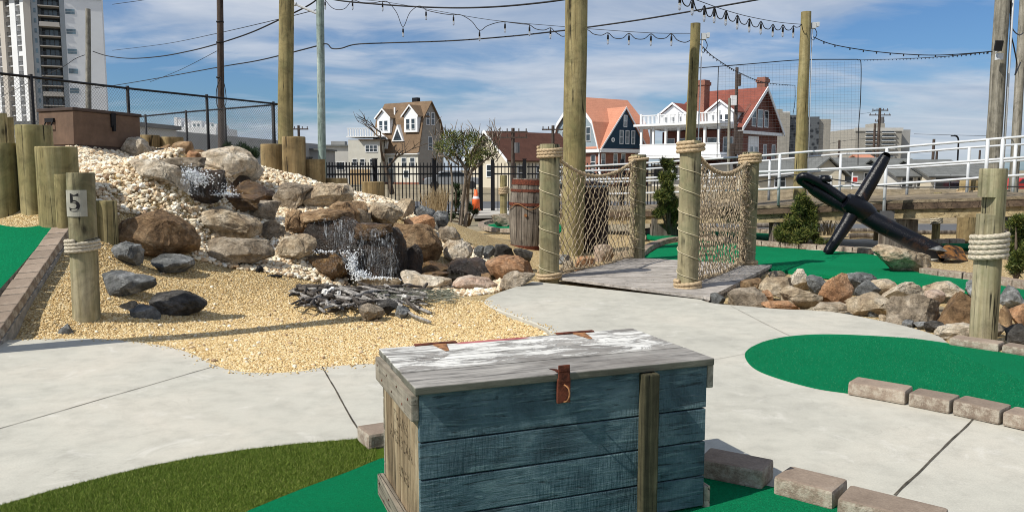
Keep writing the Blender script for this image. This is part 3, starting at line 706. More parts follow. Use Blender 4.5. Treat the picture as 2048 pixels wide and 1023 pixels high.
def outline_mesh(ol, cx, cz, sc, th, seed, sub, rough):
    V, Fc = ICO[sub]; V = V.copy(); r = np.random.default_rng(seed); out = np.zeros_like(V)
    P = [((x-cx)*sc, (cz-y)*sc) for x, y in ol]; n = len(P); tab = []
    for k in range(240):
        a = 2*math.pi*k/240; dx, dz = math.cos(a), math.sin(a); best = .02
        for i in range(n):
            (x1, z1), (x2, z2) = P[i], P[(i+1) % n]; ex, ez = x2-x1, z2-z1; den = dx*ez-dz*ex
            if abs(den) < 1e-9: continue
            t = (x1*ez-z1*ex)/den; u = (x1*dz-z1*dx)/den
            if t > 0 and -1e-6 <= u <= 1+1e-6: best = max(best, t)
        tab.append(best)
    tab = np.array(tab+[tab[0]])
    rho = np.hypot(V[:, 0], V[:, 2]); an = np.arctan2(V[:, 2], V[:, 0]) % (2*math.pi); R_ = np.interp(an/(2*math.pi)*240, np.arange(241), tab)
    rho2 = np.sin(np.minimum(rho, 1)*math.pi/2)**.8
    out[:, 0] = np.cos(an)*R_*rho2; out[:, 2] = np.sin(an)*R_*rho2; out[:, 1] = np.sign(V[:, 1])*np.abs(V[:, 1])**.55*th/2
    ext = np.array([np.ptp(out[:, 0])/2, th/2, np.ptp(out[:, 2])/2])
    for i in range(15):   # facets on the face
        q = r.normal(size=3)*np.array([1.1, .9, 1.1]); q[1] = -abs(q[1])-.15; q[2] += .3; q /= np.linalg.norm(q); U = out/ext; d = U @ q; off = r.uniform(*((.5, .86) if rough == .071 else (.66, .93))); k = d > off; U[k] -= np.outer((d[k]-off)*.9, q); out = U*ext
    m = float(ext.mean()); s = seed*3.17
    for i in range(len(out)):
        p = Vector(V[i]); q = mnoise.fractal(p*1.7+Vector((s, 0, 0)), .9, 2.1, 4); q2 = mnoise.noise(p*8+Vector((0, s, 0))); q3 = abs(mnoise.noise(p*3.3+Vector((s, s, 0))))
        q4 = mnoise.noise(p*17+Vector((s, 0, s))); out[i] *= 1+rough*q*1.5+rough*.42*q2-rough*1.2*q3+rough*.16*q4
    return out, Fc
def rock(x0, x1, y0, y1, kind, label, d=None, z=None, thick=.85, group='boulders of the waterfall mound', name='boulder', flat=0, round_=0, sub=5, rough=.07, rz=None, planes=11, sink=None, cut=(.52, .82)):
    ol = next((v for k_, v in OUT.items() if label.startswith(k_)), None)
    if ol: x0, x1, y0, y1 = min(p[0] for p in ol), max(p[0] for p in ol), min(p[1] for p in ol), max(p[1] for p in ol)
    xm = (x0+x1)/2
    if sink is None: sink = .95 if name == 'rock' else .22
    if z is None and y1 > 320 and x1 < 1075 and y0 < 600:
        dt = min(terr(x0*f_+x1*(1-f_), y1-2).y for f_ in (.8, .5, .2)); d = dt if d is None else min(d, dt+.03)
    if d is None:
        if z is None: p = terr(xm, y1); 
        else: p = G(xm, y1, z)
        d = p.y
    else: p = D(xm, y1, d)
    wid = (x1-x0)*d/F; hgt = (y1-y0)*d/F; th = max(thick*wid*.8, hgt*.5); dc = d+th*.38
    wid = (x1-x0)*dc/F
    a = D(xm, y0, dc); c = D(xm, y1, d)
    top = a.z; bot = min(c.z, top-.04)-sink*(top-c.z if top > c.z else .1)
    H = top-bot; RS[0] += 1
    if ol:
        if name == 'rock': th *= 1.2; rough = .071
        czp = (y0+y1)/2; Vv, Fc = outline_mesh(ol, xm, czp, dc/F*1.03, th, RS[0], sub, rough); mz = Vv[:, 2].min(); k_ = Vv[:, 2] < mz*.55; Vv[k_, 2] -= (mz*.55-Vv[k_, 2])*.5
        o = npmesh(name, Vv, Fc, M[kind], False); o.location = D(xm, czp, dc); tag(o, label, 'boulder' if name == 'boulder' else 'rock', group); return o
    Vv, Fc = rock_mesh(name, (wid*1.03, th, H), RS[0], sub, flat, round_, planes, rough, cut)
    o = npmesh(name, Vv, Fc, M[kind], False); o.location = ((x0+x1)/2*0+a.x, dc, (top+bot)/2)
    if rz is not None: o.rotation_euler[2] = rz
    tag(o, label, 'boulder' if name == 'boulder' else 'rock', group); return o
MG = 'boulders of the waterfall mound'
rock(236, 304, 271, 319, 'pale', 'round pale boulder on top of the mound beside the brown box', round_=.6)
rock(300, 338, 296, 318, 'black', 'dark rock between the round pale boulder and the brown rocks', d=13.2, sub=4)
rock(316, 347, 288, 315, 'brown', 'small brown rock left of the layered brown rock on the crest', d=13.5, sub=4)
rock(344, 384, 282, 314, 'brown', 'layered brown rock in the middle of the crest', d=13.4, sub=4)
rock(360, 402, 301, 324, 'orange', 'small yellowish rock in front of the layered brown rock', d=13.0, sub=4)
rock(376, 412, 299, 316, 'brown', 'flat brown rock behind the big pale overhanging boulder', d=13.8, sub=4)
rock(298, 410, 314, 338, 'grey', 'flat brown slab above the upper waterfall', d=12.9, flat=1, thick=.5, planes=5)
rock(397, 522, 290, 362, 'pale', 'large pale boulder overhanging the upper waterfall', d=12.6, thick=.6, planes=8, cut=(.62, .92))
rock(262, 374, 314, 378, 'pale', 'tan boulder sunk in white pebbles left of the upper waterfall', d=12.3, thick=.55)
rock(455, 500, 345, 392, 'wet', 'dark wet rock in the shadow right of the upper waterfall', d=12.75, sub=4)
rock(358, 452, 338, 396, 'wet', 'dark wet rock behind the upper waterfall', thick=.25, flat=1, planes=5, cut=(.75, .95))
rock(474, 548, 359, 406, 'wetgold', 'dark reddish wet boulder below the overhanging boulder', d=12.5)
rock(442, 524, 388, 417, 'wetgold', 'low dark slab at the foot of the upper waterfall', d=12.1, flat=1, thick=.6)
rock(534, 622, 356, 415, 'grey', 'smooth sloping grey tan boulder in the middle of the mound', d=12.3, flat=0, planes=8)
rock(603, 706, 362, 418, 'tan', 'pale boulder with a dark hollow right of the sloping boulder', d=12.4)
rock(235, 393, 414, 520, 'brown', 'biggest brown boulder, angular, beside the short piling', d=10.1, thick=.6, planes=6, rough=.06, cut=(.78, .98))
rock(383, 521, 408, 478, 'tan', 'grey tan boulder above the long low boulder', d=10.9, thick=.6, planes=8, cut=(.66, .95))
rock(392, 546, 472, 527, 'grey', 'long low grey brown boulder in the front row', d=10.35, thick=.45, planes=6, cut=(.74, .97))
rock(519, 572, 440, 486, 'grey', 'small grey boulder above the light boulder by the falls', d=11.0)
rock(500, 560, 400, 446, 'grey', 'grey stone in the gap above the small grey boulder', d=11.6, sub=4)
rock(543, 634, 467, 521, 'tan', 'light tan boulder left of the dark wet slab', d=10.5, thick=.6, planes=7, cut=(.68, .95))
rock(546, 622, 416, 474, 'brown', 'rough brown boulder left of the middle waterfall', d=11.3, rough=.13)
rock(597, 714, 417, 445, 'brown', 'brown ledge slab the middle waterfall pours over', d=10.9, flat=1, thick=.7, planes=5)
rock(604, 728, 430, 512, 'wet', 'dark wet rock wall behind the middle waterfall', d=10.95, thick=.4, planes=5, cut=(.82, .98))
rock(650, 736, 400, 446, 'brown', 'squarish brown boulder above the ledge of the falls', d=12.0, planes=8)
rock(730, 807, 398, 452, 'tan', 'grey tan boulder to the right of the squarish brown boulder', d=12.2)
rock(794, 830, 396, 430, 'tan', 'tan boulder beside the slate rocks on the right slope', d=12.9, sub=4)
rock(712, 742, 415, 452, 'grey', 'narrow grey rock wedged between the two boulders above the falls', d=12.0, sub=4)
rock(825, 873, 408, 442, 'slate', 'blue grey slate rock on the right slope of the mound', d=12.9, sub=4)
rock(867, 897, 421, 453, 'slate', 'dark slate rock right of the blue grey one', d=12.8, sub=4)
rock(808, 870, 428, 453, 'orange', 'flat pinkish rock above the big square boulder', d=12.5, sub=4)
rock(777, 889, 447, 528, 'brown', 'big square brown boulder right of the lower waterfall', d=11.6, thick=.5, planes=6, rough=.06, cut=(.78, .98))
rock(870, 922, 450, 485, 'grey', 'grey boulder behind the right shoulder of the square boulder', d=12.4, sub=4)
rock(881, 949, 478, 528, 'pale', 'rounded pale boulder right of the square brown boulder', d=11.7, round_=.3)
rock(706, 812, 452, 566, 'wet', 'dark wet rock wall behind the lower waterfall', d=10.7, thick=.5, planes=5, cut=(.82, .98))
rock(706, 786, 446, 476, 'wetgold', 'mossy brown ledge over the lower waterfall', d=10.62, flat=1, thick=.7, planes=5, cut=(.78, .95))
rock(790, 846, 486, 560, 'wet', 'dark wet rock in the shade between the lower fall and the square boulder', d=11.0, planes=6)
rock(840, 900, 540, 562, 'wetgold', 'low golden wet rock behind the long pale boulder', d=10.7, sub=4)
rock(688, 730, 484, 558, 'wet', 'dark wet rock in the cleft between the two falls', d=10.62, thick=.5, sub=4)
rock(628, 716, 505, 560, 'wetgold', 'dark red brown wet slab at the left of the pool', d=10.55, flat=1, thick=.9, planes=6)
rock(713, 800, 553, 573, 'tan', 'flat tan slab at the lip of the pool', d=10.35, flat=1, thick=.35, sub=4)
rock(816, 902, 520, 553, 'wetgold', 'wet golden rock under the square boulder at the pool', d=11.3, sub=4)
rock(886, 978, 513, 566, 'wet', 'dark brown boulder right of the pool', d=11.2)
rock(802, 904, 540, 582, 'pale', 'long pale boulder at the front edge of the pool', d=10.35, thick=.5)
rock(901, 998, 551, 585, 'pink', 'pinkish brown boulder right of the long pale boulder', d=10.3, thick=.6)
rock(962, 1069, 508, 562, 'orange', 'wide orange brown boulder beside the left bridge post', d=11.0)
rock(996, 1073, 545, 586, 'grey', 'grey tan boulder touching the path corner by the left bridge post', d=10.25)
rock(962, 986, 545, 572, 'brown', 'small brown rock between the pinkish and grey boulders', d=10.6, sub=4)
rock(947, 968, 490, 512, 'slate', 'leftmost of the small slate rocks behind the orange brown boulder', d=12.2, sub=4)
rock(963, 990, 489, 513, 'slate', 'second of the small slate rocks behind the orange brown boulder', d=12.3, sub=4)
rock(986, 1028, 487, 514, 'black', 'dark pointed rock in front of the barrel', d=12.5, sub=4)
rock(1027, 1066, 495, 521, 'black', 'dark rock between the barrel and the left bridge post', d=12.2, sub=4)
rock(1112, 1150, 520, 556, 'grey', 'grey rock seen through the net by the left bridge post', d=11.6, sub=4)
rock(1114, 1140, 508, 526, 'slate', 'small slate rock seen through the net at the big pole', d=12.6, sub=4)
rock(1188, 1228, 488, 520, 'pink', 'pinkish rock seen through the left net beside the dark bin', d=13.3, sub=4)
rock(1226, 1262, 500, 526, 'tan', 'tan rock seen through the left net near the far post', d=13.3, sub=4)
rock(1150, 1190, 512, 540, 'orange', 'orange brown rock seen through the left net', d=12.4, sub=4)
rock(982, 1027, 427, 450, 'grey', 'low grey brown rock at the turf tip beside the gate', d=21, sub=4)
GG = 'dark rocks lying on the yellow gravel'
rock(221, 284, 484, 529, 'slate', 'grey rock with pale streaks beside the short piling', group=GG, name='rock', thick=.9)
rock(300, 382, 505, 547, 'slate', 'grey rock with a pale corner in front of the biggest boulder', group=GG, name='rock')
rock(186, 306, 541, 589, 'slate', 'flat blue grey slate slab on the gravel right of the numbered post', group=GG, name='rock', thick=.5)
rock(272, 412, 582, 631, 'black', 'long dark rock lying right of the slate slab', group=GG, name='rock', thick=.5, planes=9)
rock(220, 278, 601, 623, 'black', 'small dark rock touching the left tip of the long dark rock', group=GG, name='rock', sub=4)
rock(265, 320, 609, 639, 'slate', 'small grey rock in front of the long dark rock', group=GG, name='rock', sub=4)
rock(115, 148, 646, 666, 'slate', 'tiny grey rock at the foot of the numbered post', group=GG, name='rock', sub=4, z=0)
DG = 'rocks in front of the driftwood pile'
rock(703, 771, 607, 643, 'grey', 'brown grey rock, leftmost of the three before the driftwood', group=DG, name='rock', z=0)
rock(749, 801, 598, 628, 'black', 'dark rock leaning behind the other two before the driftwood', group=DG, name='rock', z=.02)
rock(782, 825, 608, 637, 'slate', 'dark green grey rock, rightmost of the three before the driftwood', group=DG, name='rock', z=0)
BG = 'boulders of the rock bed on the right'
for a in [
 (1422, 1452, 585, 609, 'slate', 'small blue grey rock at the corner of the bridge deck', .9, 4),
 (1450, 1540, 574, 615, 'grey', 'grey brown boulder next to the bridge deck corner', .9, 5),
 (1516, 1545, 578, 604, 'orange', 'small orange rock behind the boulder at the deck corner', .8, 4),
 (1520, 1584, 553, 592, 'tan', 'tan boulder tucked against the side of the deck', .9, 5),
 (1571, 1622, 536, 576, 'pale', 'pale pointed boulder behind the tan ones', .8, 5),
 (1612, 1652, 549, 580, 'slate', 'dark grey rock between the pale pointed boulder and the orange one', .9, 4),
 (1556, 1638, 570, 614, 'tan', 'angular tan boulder left of the tall orange boulder', .9, 5),
 (1526, 1602, 599, 620, 'orange', 'low orange brown rock on the path edge', .7, 4),
 (1636, 1711, 544, 611, 'orange', 'tall rounded orange boulder in the rock bed', .8, 5),
 (1618, 1716, 605, 628, 'pale', 'low pale boulder below the tall orange one', .7, 5),
 (1690, 1752, 544, 582, 'slate', 'slate boulder right behind the tall orange one', .9, 5),
 (1712, 1764, 559, 591, 'slate', 'grey boulder in front of the slate boulder', .8, 4),
 (1742, 1802, 557, 590, 'tan', 'tan boulder to the right of the two slate ones', .9, 4),
 (1697, 1792, 584, 633, 'tan', 'light brown boulder right of the low pale boulder', .9, 5),
 (1769, 1852, 562, 597, 'pale', 'long pale boulder near the fairway edge', .8, 5),
 (1778, 1887, 586, 652, 'grey', 'large smooth grey tan boulder in the middle of the rock bed', .8, 5),
 (1855, 1930, 561, 592, 'pale', 'pale flat boulder against the fairway edge', .8, 4),
 (1854, 1895, 579, 605, 'pink', 'pinkish boulder right of the large grey tan one', .9, 4),
 (1880, 1966, 580, 655, 'brown', 'large brown boulder left of the roped right post', .8, 5),
 (1930, 1992, 560, 592, 'slate', 'grey rock behind the roped right post', .9, 4),
 (2000, 2060, 571, 616, 'slate', 'blue grey rock right of the roped post', .9, 5),
 (2016, 2075, 605, 654, 'orange', 'orange boulder at the right picture edge', .9, 5),
 (1996, 2024, 610, 656, 'brown', 'narrow brown rock right beside the roped post', .9, 4),
 (2010, 2075, 648, 690, 'black', 'dark rock in the lower right corner of the rock bed', .9, 5),
 (1875, 1960, 645, 681, 'pale', 'pale boulder at the foot of the roped right post', .8, 5),
 (1848, 1893, 641, 664, 'black', 'dark low rock on the path edge below the large brown boulder', .8, 4),
 (1804, 1830, 639, 654, 'slate', 'small slate chip on the path edge below the smooth boulder', .8, 4),
 (1828, 1852, 642, 657, 'slate', 'second small slate chip by the path edge', .8, 4),
 (1757, 1795, 628, 643, 'tan', 'small tan rock on the path edge', .8, 4),
 (1735, 1762, 606, 632, 'slate', 'dark chip under the light brown boulder', .8, 4),
 (1917, 1955, 660, 680, 'slate', 'small grey stone in front of the pale boulder', .8, 4),
 (1535, 1570, 541, 560, 'grey', 'small grey stone against the far end of the deck side', .8, 4),
 (1480, 1524, 556, 584, 'brown', 'brown rock in the shade of the deck side', .9, 4),
 (1965, 2012, 640, 672, 'grey', 'grey brown rock right behind the foot of the roped post', .8, 4),
 (1950, 1990, 592, 640, 'grey', 'grey boulder hidden behind the roped post', .8, 4)]:
    rock(a[0], a[1], a[2], a[3], a[4], a[5], z=-.04, thick=a[6], group=BG, sub=a[7])
rock(1744, 1870, 488, 545, 'tan', 'large tan grey boulder supporting the shaft of the anchor', z=0, thick=.8, group=None)
# scattered small white pebbles as one mass
def scatter(name, sampler, n, smin, smax, mat, label, flat=.6, sub=1, sinkf=.25):
    Vb, Fb = ICO[sub]; X, Y = sampler(n); Z = height(X, Y); n = len(X)
    S = rng.uniform(smin, smax, n)
    A = rng.uniform(0, 6.283, n); sx = S*rng.uniform(.7, 1.35, n); sy = S*rng.uniform(.6, 1.0, n); szz = S*rng.uniform(flat*.7, flat*1.2, n)
    base = Vb[None]*(1+rng.normal(0, .13, (n, len(Vb), 1)))
    px = base[:, :, 0]*sx[:, None]; py = base[:, :, 1]*sy[:, None]; pz = base[:, :, 2]*szz[:, None]
    tx = rng.normal(0, .35, n)[:, None]; py2 = py*np.cos(tx)-pz*np.sin(tx); pz2 = py*np.sin(tx)+pz*np.cos(tx)
    c, s_ = np.cos(A)[:, None], np.sin(A)[:, None]
    V = np.stack([px*c-py2*s_+X[:, None], px*s_+py2*c+Y[:, None], pz2+(Z+szz*(1-2*sinkf)+rng.uniform(0, .3, n)*S)[:, None]], -1).reshape(-1, 3)
    Fc = (Fb[None]+(np.arange(n)*len(Vb))[:, None, None]).reshape(-1, 3)
    o = npmesh(name, V, Fc, mat, sub > 1); tag(o, label, 'pebbles', kind='stuff'); return o
PEB = [D(*a) for a in [(95, 330, 9.9), (60, 296, 11.0), (240, 296, 13.6), (330, 308, 14.0), (400, 300, 14.6), (520, 320, 15.4), (640, 355, 15.4), (800, 400, 15.4), (860, 420, 14.4), (900, 455, 13.4), (960, 500, 12.6), (1040, 545, 11.6)]]
PEB += [terr(*a) for a in [(1000, 583), (950, 592), (880, 594), (800, 586), (740, 582), (640, 566), (560, 552), (500, 543), (430, 532), (392, 522), (320, 480), (250, 440), (200, 440), (150, 400)]]
NOPEB = [[(352, 328), (470, 328), (476, 396), (400, 396), (360, 384)], [(600, 436), (812, 440), (880, 500), (960, 545), (880, 562), (700, 566), (628, 520)], [(236, 430), (300, 440), (392, 520), (236, 530)]]
NOPEB = [[terr(*q) for q in pl] for pl in NOPEB]
def samp_poly(poly):
    xs = [p.x for p in poly]; ys = [p.y for p in poly]
    def f(n):
        X = rng.uniform(min(xs), max(xs), n*3); Y = rng.uniform(min(ys), max(ys), n*3); k = inside(poly, X, Y)
        for pl in NOPEB: k &= ~inside(pl, X, Y)
        return X[k][:n], Y[k][:n]
    return f
scatter('pebbles', samp_poly(PEB), 30000, .017, .048, M['pebble'], 'white and tan river pebbles covering the waterfall mound', sub=1, flat=.7)
GRV = [G(*p, 0) for p in [(60, 676), (215, 679), (300, 688), (352, 697), (392, 711), (432, 731), (480, 743), (540, 746), (600, 743), (645, 735), (720, 729), (800, 726), (1000, 707), (1078, 684), (1104, 668), (1087, 652), (1040, 634), (1000, 620), (975, 607), (968, 598), (900, 594), (740, 584), (640, 568)]]+[D(540, 545, 10.1), D(300, 520, 9.6), D(205, 490, 9.3), D(130, 560, 8.2)]
def samp_g(n):
    X, Y = samp_poly(GRV)(n*3); k = rng.uniform(0, 1, len(X)) < np.clip((10.5-Y)/4.8, .15, 1); return X[k][:n], Y[k][:n]
scatter('gravel', samp_g, 95000, .006, .0115, M['gstone'], 'loose yellow gravel stones in front of the mound', sub=1, flat=.7, sinkf=.3)

scatter('gravel', samp_g, 260, .011, .022, M['pebble'], 'odd larger pebbles strewn over the yellow gravel', sub=2, flat=.6, sinkf=.1)
# ------------------------------------------------------------------ water
M['water'] = material('pool_water', lambda T: {'Base Color': (.02, .018, .012), 'Normal': T.bump(T.noise(T.coord('Object'), 14, 4, .6, .5), .5, .02)}, .06, .6)
M['fall'] = material('falling_water', lambda T: {'Base Color': (.80, .85, .9), 'Transmission Weight': .3, 'Alpha': T.math('MULTIPLY', T.ramp(T.noise(T.coord('Object', (1, 1, .10)), 42, 5, .7, .3), [(.50, .0), (.60, .16), (.70, .85)]), T.ramp(T.noise(T.coord('Object', (1, 1, .25)), 8, 3), [(.36, .25), (.55, 1.0)]))}, .15, .6)
P = smooth_path([G(690, 560, 0), G(800, 566, 0), G(900, 560, 0), G(960, 556, 0), G(1000, 545, 0), G(900, 528, 0), G(800, 525, 0), G(700, 528, 0)], 4, True)
b = MB(); b.prism([(p.x, p.y) for p in P], -.12, .02); tag(b.build('water', M['water']), 'dark pool water below the falls', kind='structure')
def TS(px, py, lift=.12):
    p = terr(px, py); d_ = ray(px, py).normalized(); return p-d_*lift
def waterfall(name, label, tops, bots, n, droplets, foam, spread=.03, seed=1, wmin=.0025, wmax=.007, sheet=1):
    # tops/bots : lists of world points along the lip and the foot; thin strands arc between them
    r = random.Random(seed); b = MB(); T_ = smooth_path(tops, 6); B_ = smooth_path(bots, 6)
    def at(P_, t): q = t*(len(P_)-1); i = min(int(q), len(P_)-2); return P_[i].lerp(P_[i+1], q-i)
    clumps = [r.random() for _ in range(9)]
    for i in range(n):
        t = min(1, max(0, r.choice(clumps)+r.gauss(0, .045))) if r.random() < .75 else r.random(); a = at(T_, t)+Vector((r.gauss(0, .01), r.gauss(0, .02), r.gauss(0, .01))); c = at(B_, min(1, max(0, t+r.gauss(0, .04))))+Vector((r.gauss(0, spread), r.gauss(0, spread), 0))
        s0 = r.random()*.7; s1 = min(1, s0+r.uniform(.12, .5)); pts = []
        for k in range(8):
            s = s0+(s1-s0)*k/7; p = a.lerp(c, s**.8); p.z = a.z+(c.z-a.z)*s**1.35
            pts.append(p+Vector((r.gauss(0, .004), r.gauss(0, .004), 0)))
        wd = r.uniform(wmin, wmax); b.tube(pts, [wd*(.3+.7*math.sin(math.pi*(k+.5)/8)) for k in range(8)], 4)
    for i in range(droplets):
        t = r.random(); s = r.random()**.6; a = at(T_, t); c = at(B_, t); p = a.lerp(c, s); p.z = a.z+(c.z-a.z)*s**1.2
        p += Vector((r.gauss(0, .05), r.gauss(-.03, .05), r.gauss(0, .04))); q = r.uniform(.003, .009)
        b.add([p+Vector(v)*q for v in ((1, 0, 0), (-1, 0, 0), (0, 1, 0), (0, -1, 0), (0, 0, 1.4), (0, 0, -1.4))], [(0, 2, 4), (2, 1, 4), (1, 3, 4), (3, 0, 4), (2, 0, 5), (1, 2, 5), (3, 1, 5), (0, 3, 5)])
    if sheet:
        nU, nV = 34, 22; vs = []
        for j in range(nV+1):
            s = j/nV
            for i in range(nU+1):
                t = i/nU; a = at(T_, t); c = at(B_, t); p = a.lerp(c, s**.75); p.z = a.z+(c.z-a.z)*s**1.35
                vs.append(p+Vector((mnoise.noise(Vector((t*9, s*1.5, seed)))*.02, mnoise.noise(Vector((t*14, s*1.5, seed+9)))*.03, 0)))
        b.add(vs, [(j*(nU+1)+i, j*(nU+1)+i+1, (j+1)*(nU+1)+i+1, (j+1)*(nU+1)+i) for j in range(nV) for i in range(nU)])
    o = b.build(name, M['fall'], smooth=True); tag(o, label, 'waterfall', 'falls of the mini golf mound')
    # churned foam : blobs of spray as a child
    f = MB(); Vb, Fb = ICO[1]
    for (c, ext, m) in foam:
        for i in range(m):
            p = Vector(c)+Vector((r.gauss(0, ext[0]), r.gauss(0, ext[1]), r.gauss(0, ext[2]))); q = r.uniform(.003, .0115)
            f.add([p+Vector(v)*q*r.uniform(.6, 1.3) for v in Vb], [tuple(x) for x in Fb.tolist()])
    if foam:
        fo = f.build('foam', M['foam'], o, smooth=True)
    return o
WF = D
M['foam'] = plain('white_foam', (.78, .81, .84), .35, .5, .08, 20)
waterfall('waterfall', 'splashing upper waterfall under the overhanging boulder', [TS(370, 334, .3), TS(400, 330, .3), TS(438, 342, .3)], [TS(368, 384, .35), TS(415, 393, .4), TS(466, 390, .35)], 330, 900,
          [(TS(396, 355, .42), (.09, .02, .06), 500), (TS(425, 374, .45), (.12, .02, .05), 600), (TS(430, 388, .42), (.13, .02, .014), 700), (TS(380, 345, .36), (.05, .02, .04), 150)], .05, 3, .002, .006)
waterfall('waterfall', 'middle waterfall pouring off the brown ledge', [WF(638, 436, 10.85), WF(668, 438, 10.82), WF(706, 440, 10.8)], [WF(655, 494, 10.78), WF(692, 503, 10.7), WF(728, 500, 10.68)], 150, 480,
          [(WF(702, 505, 10.6), (.07, .04, .03), 70), (WF(645, 503, 10.62), (.10, .04, .012), 90)], .03, 5, .0025, .007)
waterfall('waterfall', 'white chute of water curving down beside the dark wet slab', [WF(660, 500, 10.6), WF(690, 504, 10.55), WF(708, 512, 10.5)], [WF(706, 545, 10.4), WF(718, 553, 10.38), WF(735, 556, 10.36)], 150, 400,
          [(WF(706, 530, 10.34), (.03, .02, .07), 420), (WF(722, 550, 10.32), (.05, .02, .03), 380), (WF(745, 556, 10.34), (.13, .03, .010), 260)], .02, 7, .003, .009)
waterfall('waterfall', 'lower waterfall dropping into the pool', [WF(718, 460, 10.6), WF(748, 456, 10.6), WF(784, 464, 10.62)], [WF(724, 556, 10.42), WF(760, 558, 10.4), WF(800, 556, 10.44)], 130, 520,
          [(WF(765, 557, 10.4), (.14, .03, .010), 60)], .03, 9, .002, .006)

# ------------------------------------------------------------------ wooden posts
def post_mesh(r, h, seed, taper=.0, n=28, tilt=(0, 0), notch=None, rough=.012):
    b = MB(); rr = random.Random(seed); rings = []; ph = rr.random()*6
    zs = [0]+[h*i/14 for i in range(1, 14)]+[h-.012, h]
    if notch: zs = sorted(set(zs+[notch[0], notch[0]+.002, notch[1], notch[1]+.002]))
    for z in zs:
        t = z/h; R_ = r*(1-taper*t)*(.96 if z == h else 1)
        ring = []
        for j in range(n):
            th = 2*math.pi*j/n; q = R_*(1+rough*math.sin(3*th+ph+t*2)+rough*.7*mnoise.noise(Vector((math.cos(th)*2, math.sin(th)*2, z*2+seed))))
            x, y = q*math.cos(th), q*math.sin(th)
            if notch and notch[0]+.001 < z <= notch[1]+.001: x = max(x, notch[2])
            ring.append((x+tilt[0]*z, y+tilt[1]*z, z))
        rings.append(ring)
    vs = [v for g in rings for v in g]; fs = [(i*n+j, i*n+(j+1) % n, (i+1)*n+(j+1) % n, (i+1)*n+j) for i in range(len(rings)-1) for j in range(n)]
    fs.append(tuple(range(n-1, -1, -1))); fs.append(tuple((len(rings)-1)*n+j for j in range(n)))
    b.add(vs, fs); return b
def autosm(o, ang=35):
    me = o.data; me.polygons.foreach_set('use_smooth', [True]*len(me.polygons))
    bm = bmesh.new(); bm.from_mesh(me)
    for e in bm.edges:
        if len(e.link_faces) == 2 and e.calc_face_angle(0) > R(ang): e.smooth = False
    bm.to_mesh(me); bm.free(); return o
def coil(r, z0, turns, rr, seed=0, closed_gap=.0):
    # wraps of rope round a post, radius r, from z0 up
    b = MB(); pts = []; per = 90
    for i in range(int(turns*per)+1):
        a = i/per*2*math.pi+seed; z = z0+rr+i/per*2*rr*.97
        q = r+rr*.93+.004*math.sin(a*3+seed)
        pts.append((q*math.cos(a), q*math.sin(a), z+.006*math.sin(a+seed)))
    b.rope(pts, rr, rr*7.5, 12, 3, .2); return b
def wood_post(name, label, x0, x1, ytop, ybot, mat, group=None, d=None, z=None, lean=0, cat='post', seed=None, taper=0, notch=None):
    c = G((x0+x1)/2, ybot, z if z is not None else 0) if d is None else D((x0+x1)/2, ybot, d)
    dd = c.y; r = (x1-x0)*dd/F/2; c = Vector((c.x, c.y+r*.8, c.z)); top = D((x0+x1)/2, ytop, c.y-r*.3).z
    h = top-c.z+.25; t = thing(name, label, cat, (c.x, c.y, c.z-.25), random.random()*0, group)
    seed = seed or random.randint(1, 999)
    o = autosm(post_mesh(r, h, seed, taper, tilt=(lean, 0), notch=notch).build('shaft', M[mat], t)); return t, r, h, o
PG = 'round retaining pilings of the mound'
for i, (a) in enumerate([
 (-25, 28, 286, 445, 9.55, 'piling cut by the left picture edge, in front', ), (32, 98, 250, 446, 9.6, 'tallest piling at the left, behind the turf ramp'),
 (66, 143, 293, 449, 9.3, 'widest piling, in the middle of the left group'), (108, 146, 348, 452, 9.15, 'low narrow piling left of the numbered post'),
 (189, 229, 401, 488, 9.35, 'short piling between the numbered post and the biggest boulder'), (-14, 11, 226, 300, 10.6, 'piling at the far left edge, higher up'),
 (9, 26, 234, 300, 10.9, 'thin piling behind the tallest one at the left edge'), (272, 313, 270, 305, 14.3, 'low piling just right of the brown box'),
 (315, 360, 274, 305, 14.5, 'low wide piling behind the crest rocks'), (518, 563, 288, 345, 15.0, 'piling left of the tall yellow pole'),
 (562, 608, 273, 356, 14.7, 'taller piling in front of the yellow pole'), (604, 647, 318, 362, 14.9, 'low piling at the pale green pole'),
 (646, 692, 356, 385, 15.2, 'very low piling where the picket fence begins'), (722, 767, 363, 398, 15.3, 'short piling in front of the brown shingled house')]):
    wood_post('piling', a[5], a[0], a[1], a[2], a[3]+12, 'pilingbrown' if i in (7, 8, 9, 10, 11, 12, 13) else 'piling', PG, d=a[4], cat='piling', seed=20+i)

# numbered post
t, r, h, _ = wood_post('hole_marker_post', 'greenish wooden post with the number 5 and grey rope wraps', 137, 189, 345, 656, 'postgreen', z=0, lean=.012)
zc = h-.25
coil(r+.002, .25+.70, 3.6, .0165, 1).build('rope', M['ropegrey'], t, smooth=True)
b = MB(); zt = h-.16; zb = zt-.245; rp = r*1.03; aw = .85
vs = []; N_ = 12; a_c = -math.pi/2-.0
for k, z in enumerate((zb, zt)):
    for rr_ in (rp, rp+.004):
        for j in range(N_+1):
            a = a_c-aw+2*aw*j/N_; vs.append((rr_*math.cos(a)+.012*z, rr_*math.sin(a), z))
n1_ = N_+1; fs = []
for j in range(N_):
    fs += [(j, j+1, 2*n1_+j+1, 2*n1_+j), (n1_+j, n1_+j+1, 3*n1_+j+1, 3*n1_+j), (j, j+1, n1_+j+1, n1_+j), (2*n1_+j, 2*n1_+j+1, 3*n1_+j+1, 3*n1_+j)]
fs += [(0, n1_, 3*n1_, 2*n1_), (N_, n1_+N_, 3*n1_+N_, 2*n1_+N_)]
b.add(vs, fs); M['plate'] = plain('grey_number_plate', (.33, .32, .27), .8, .3, .12, 12); b.build('number_plate', M['plate'], t)
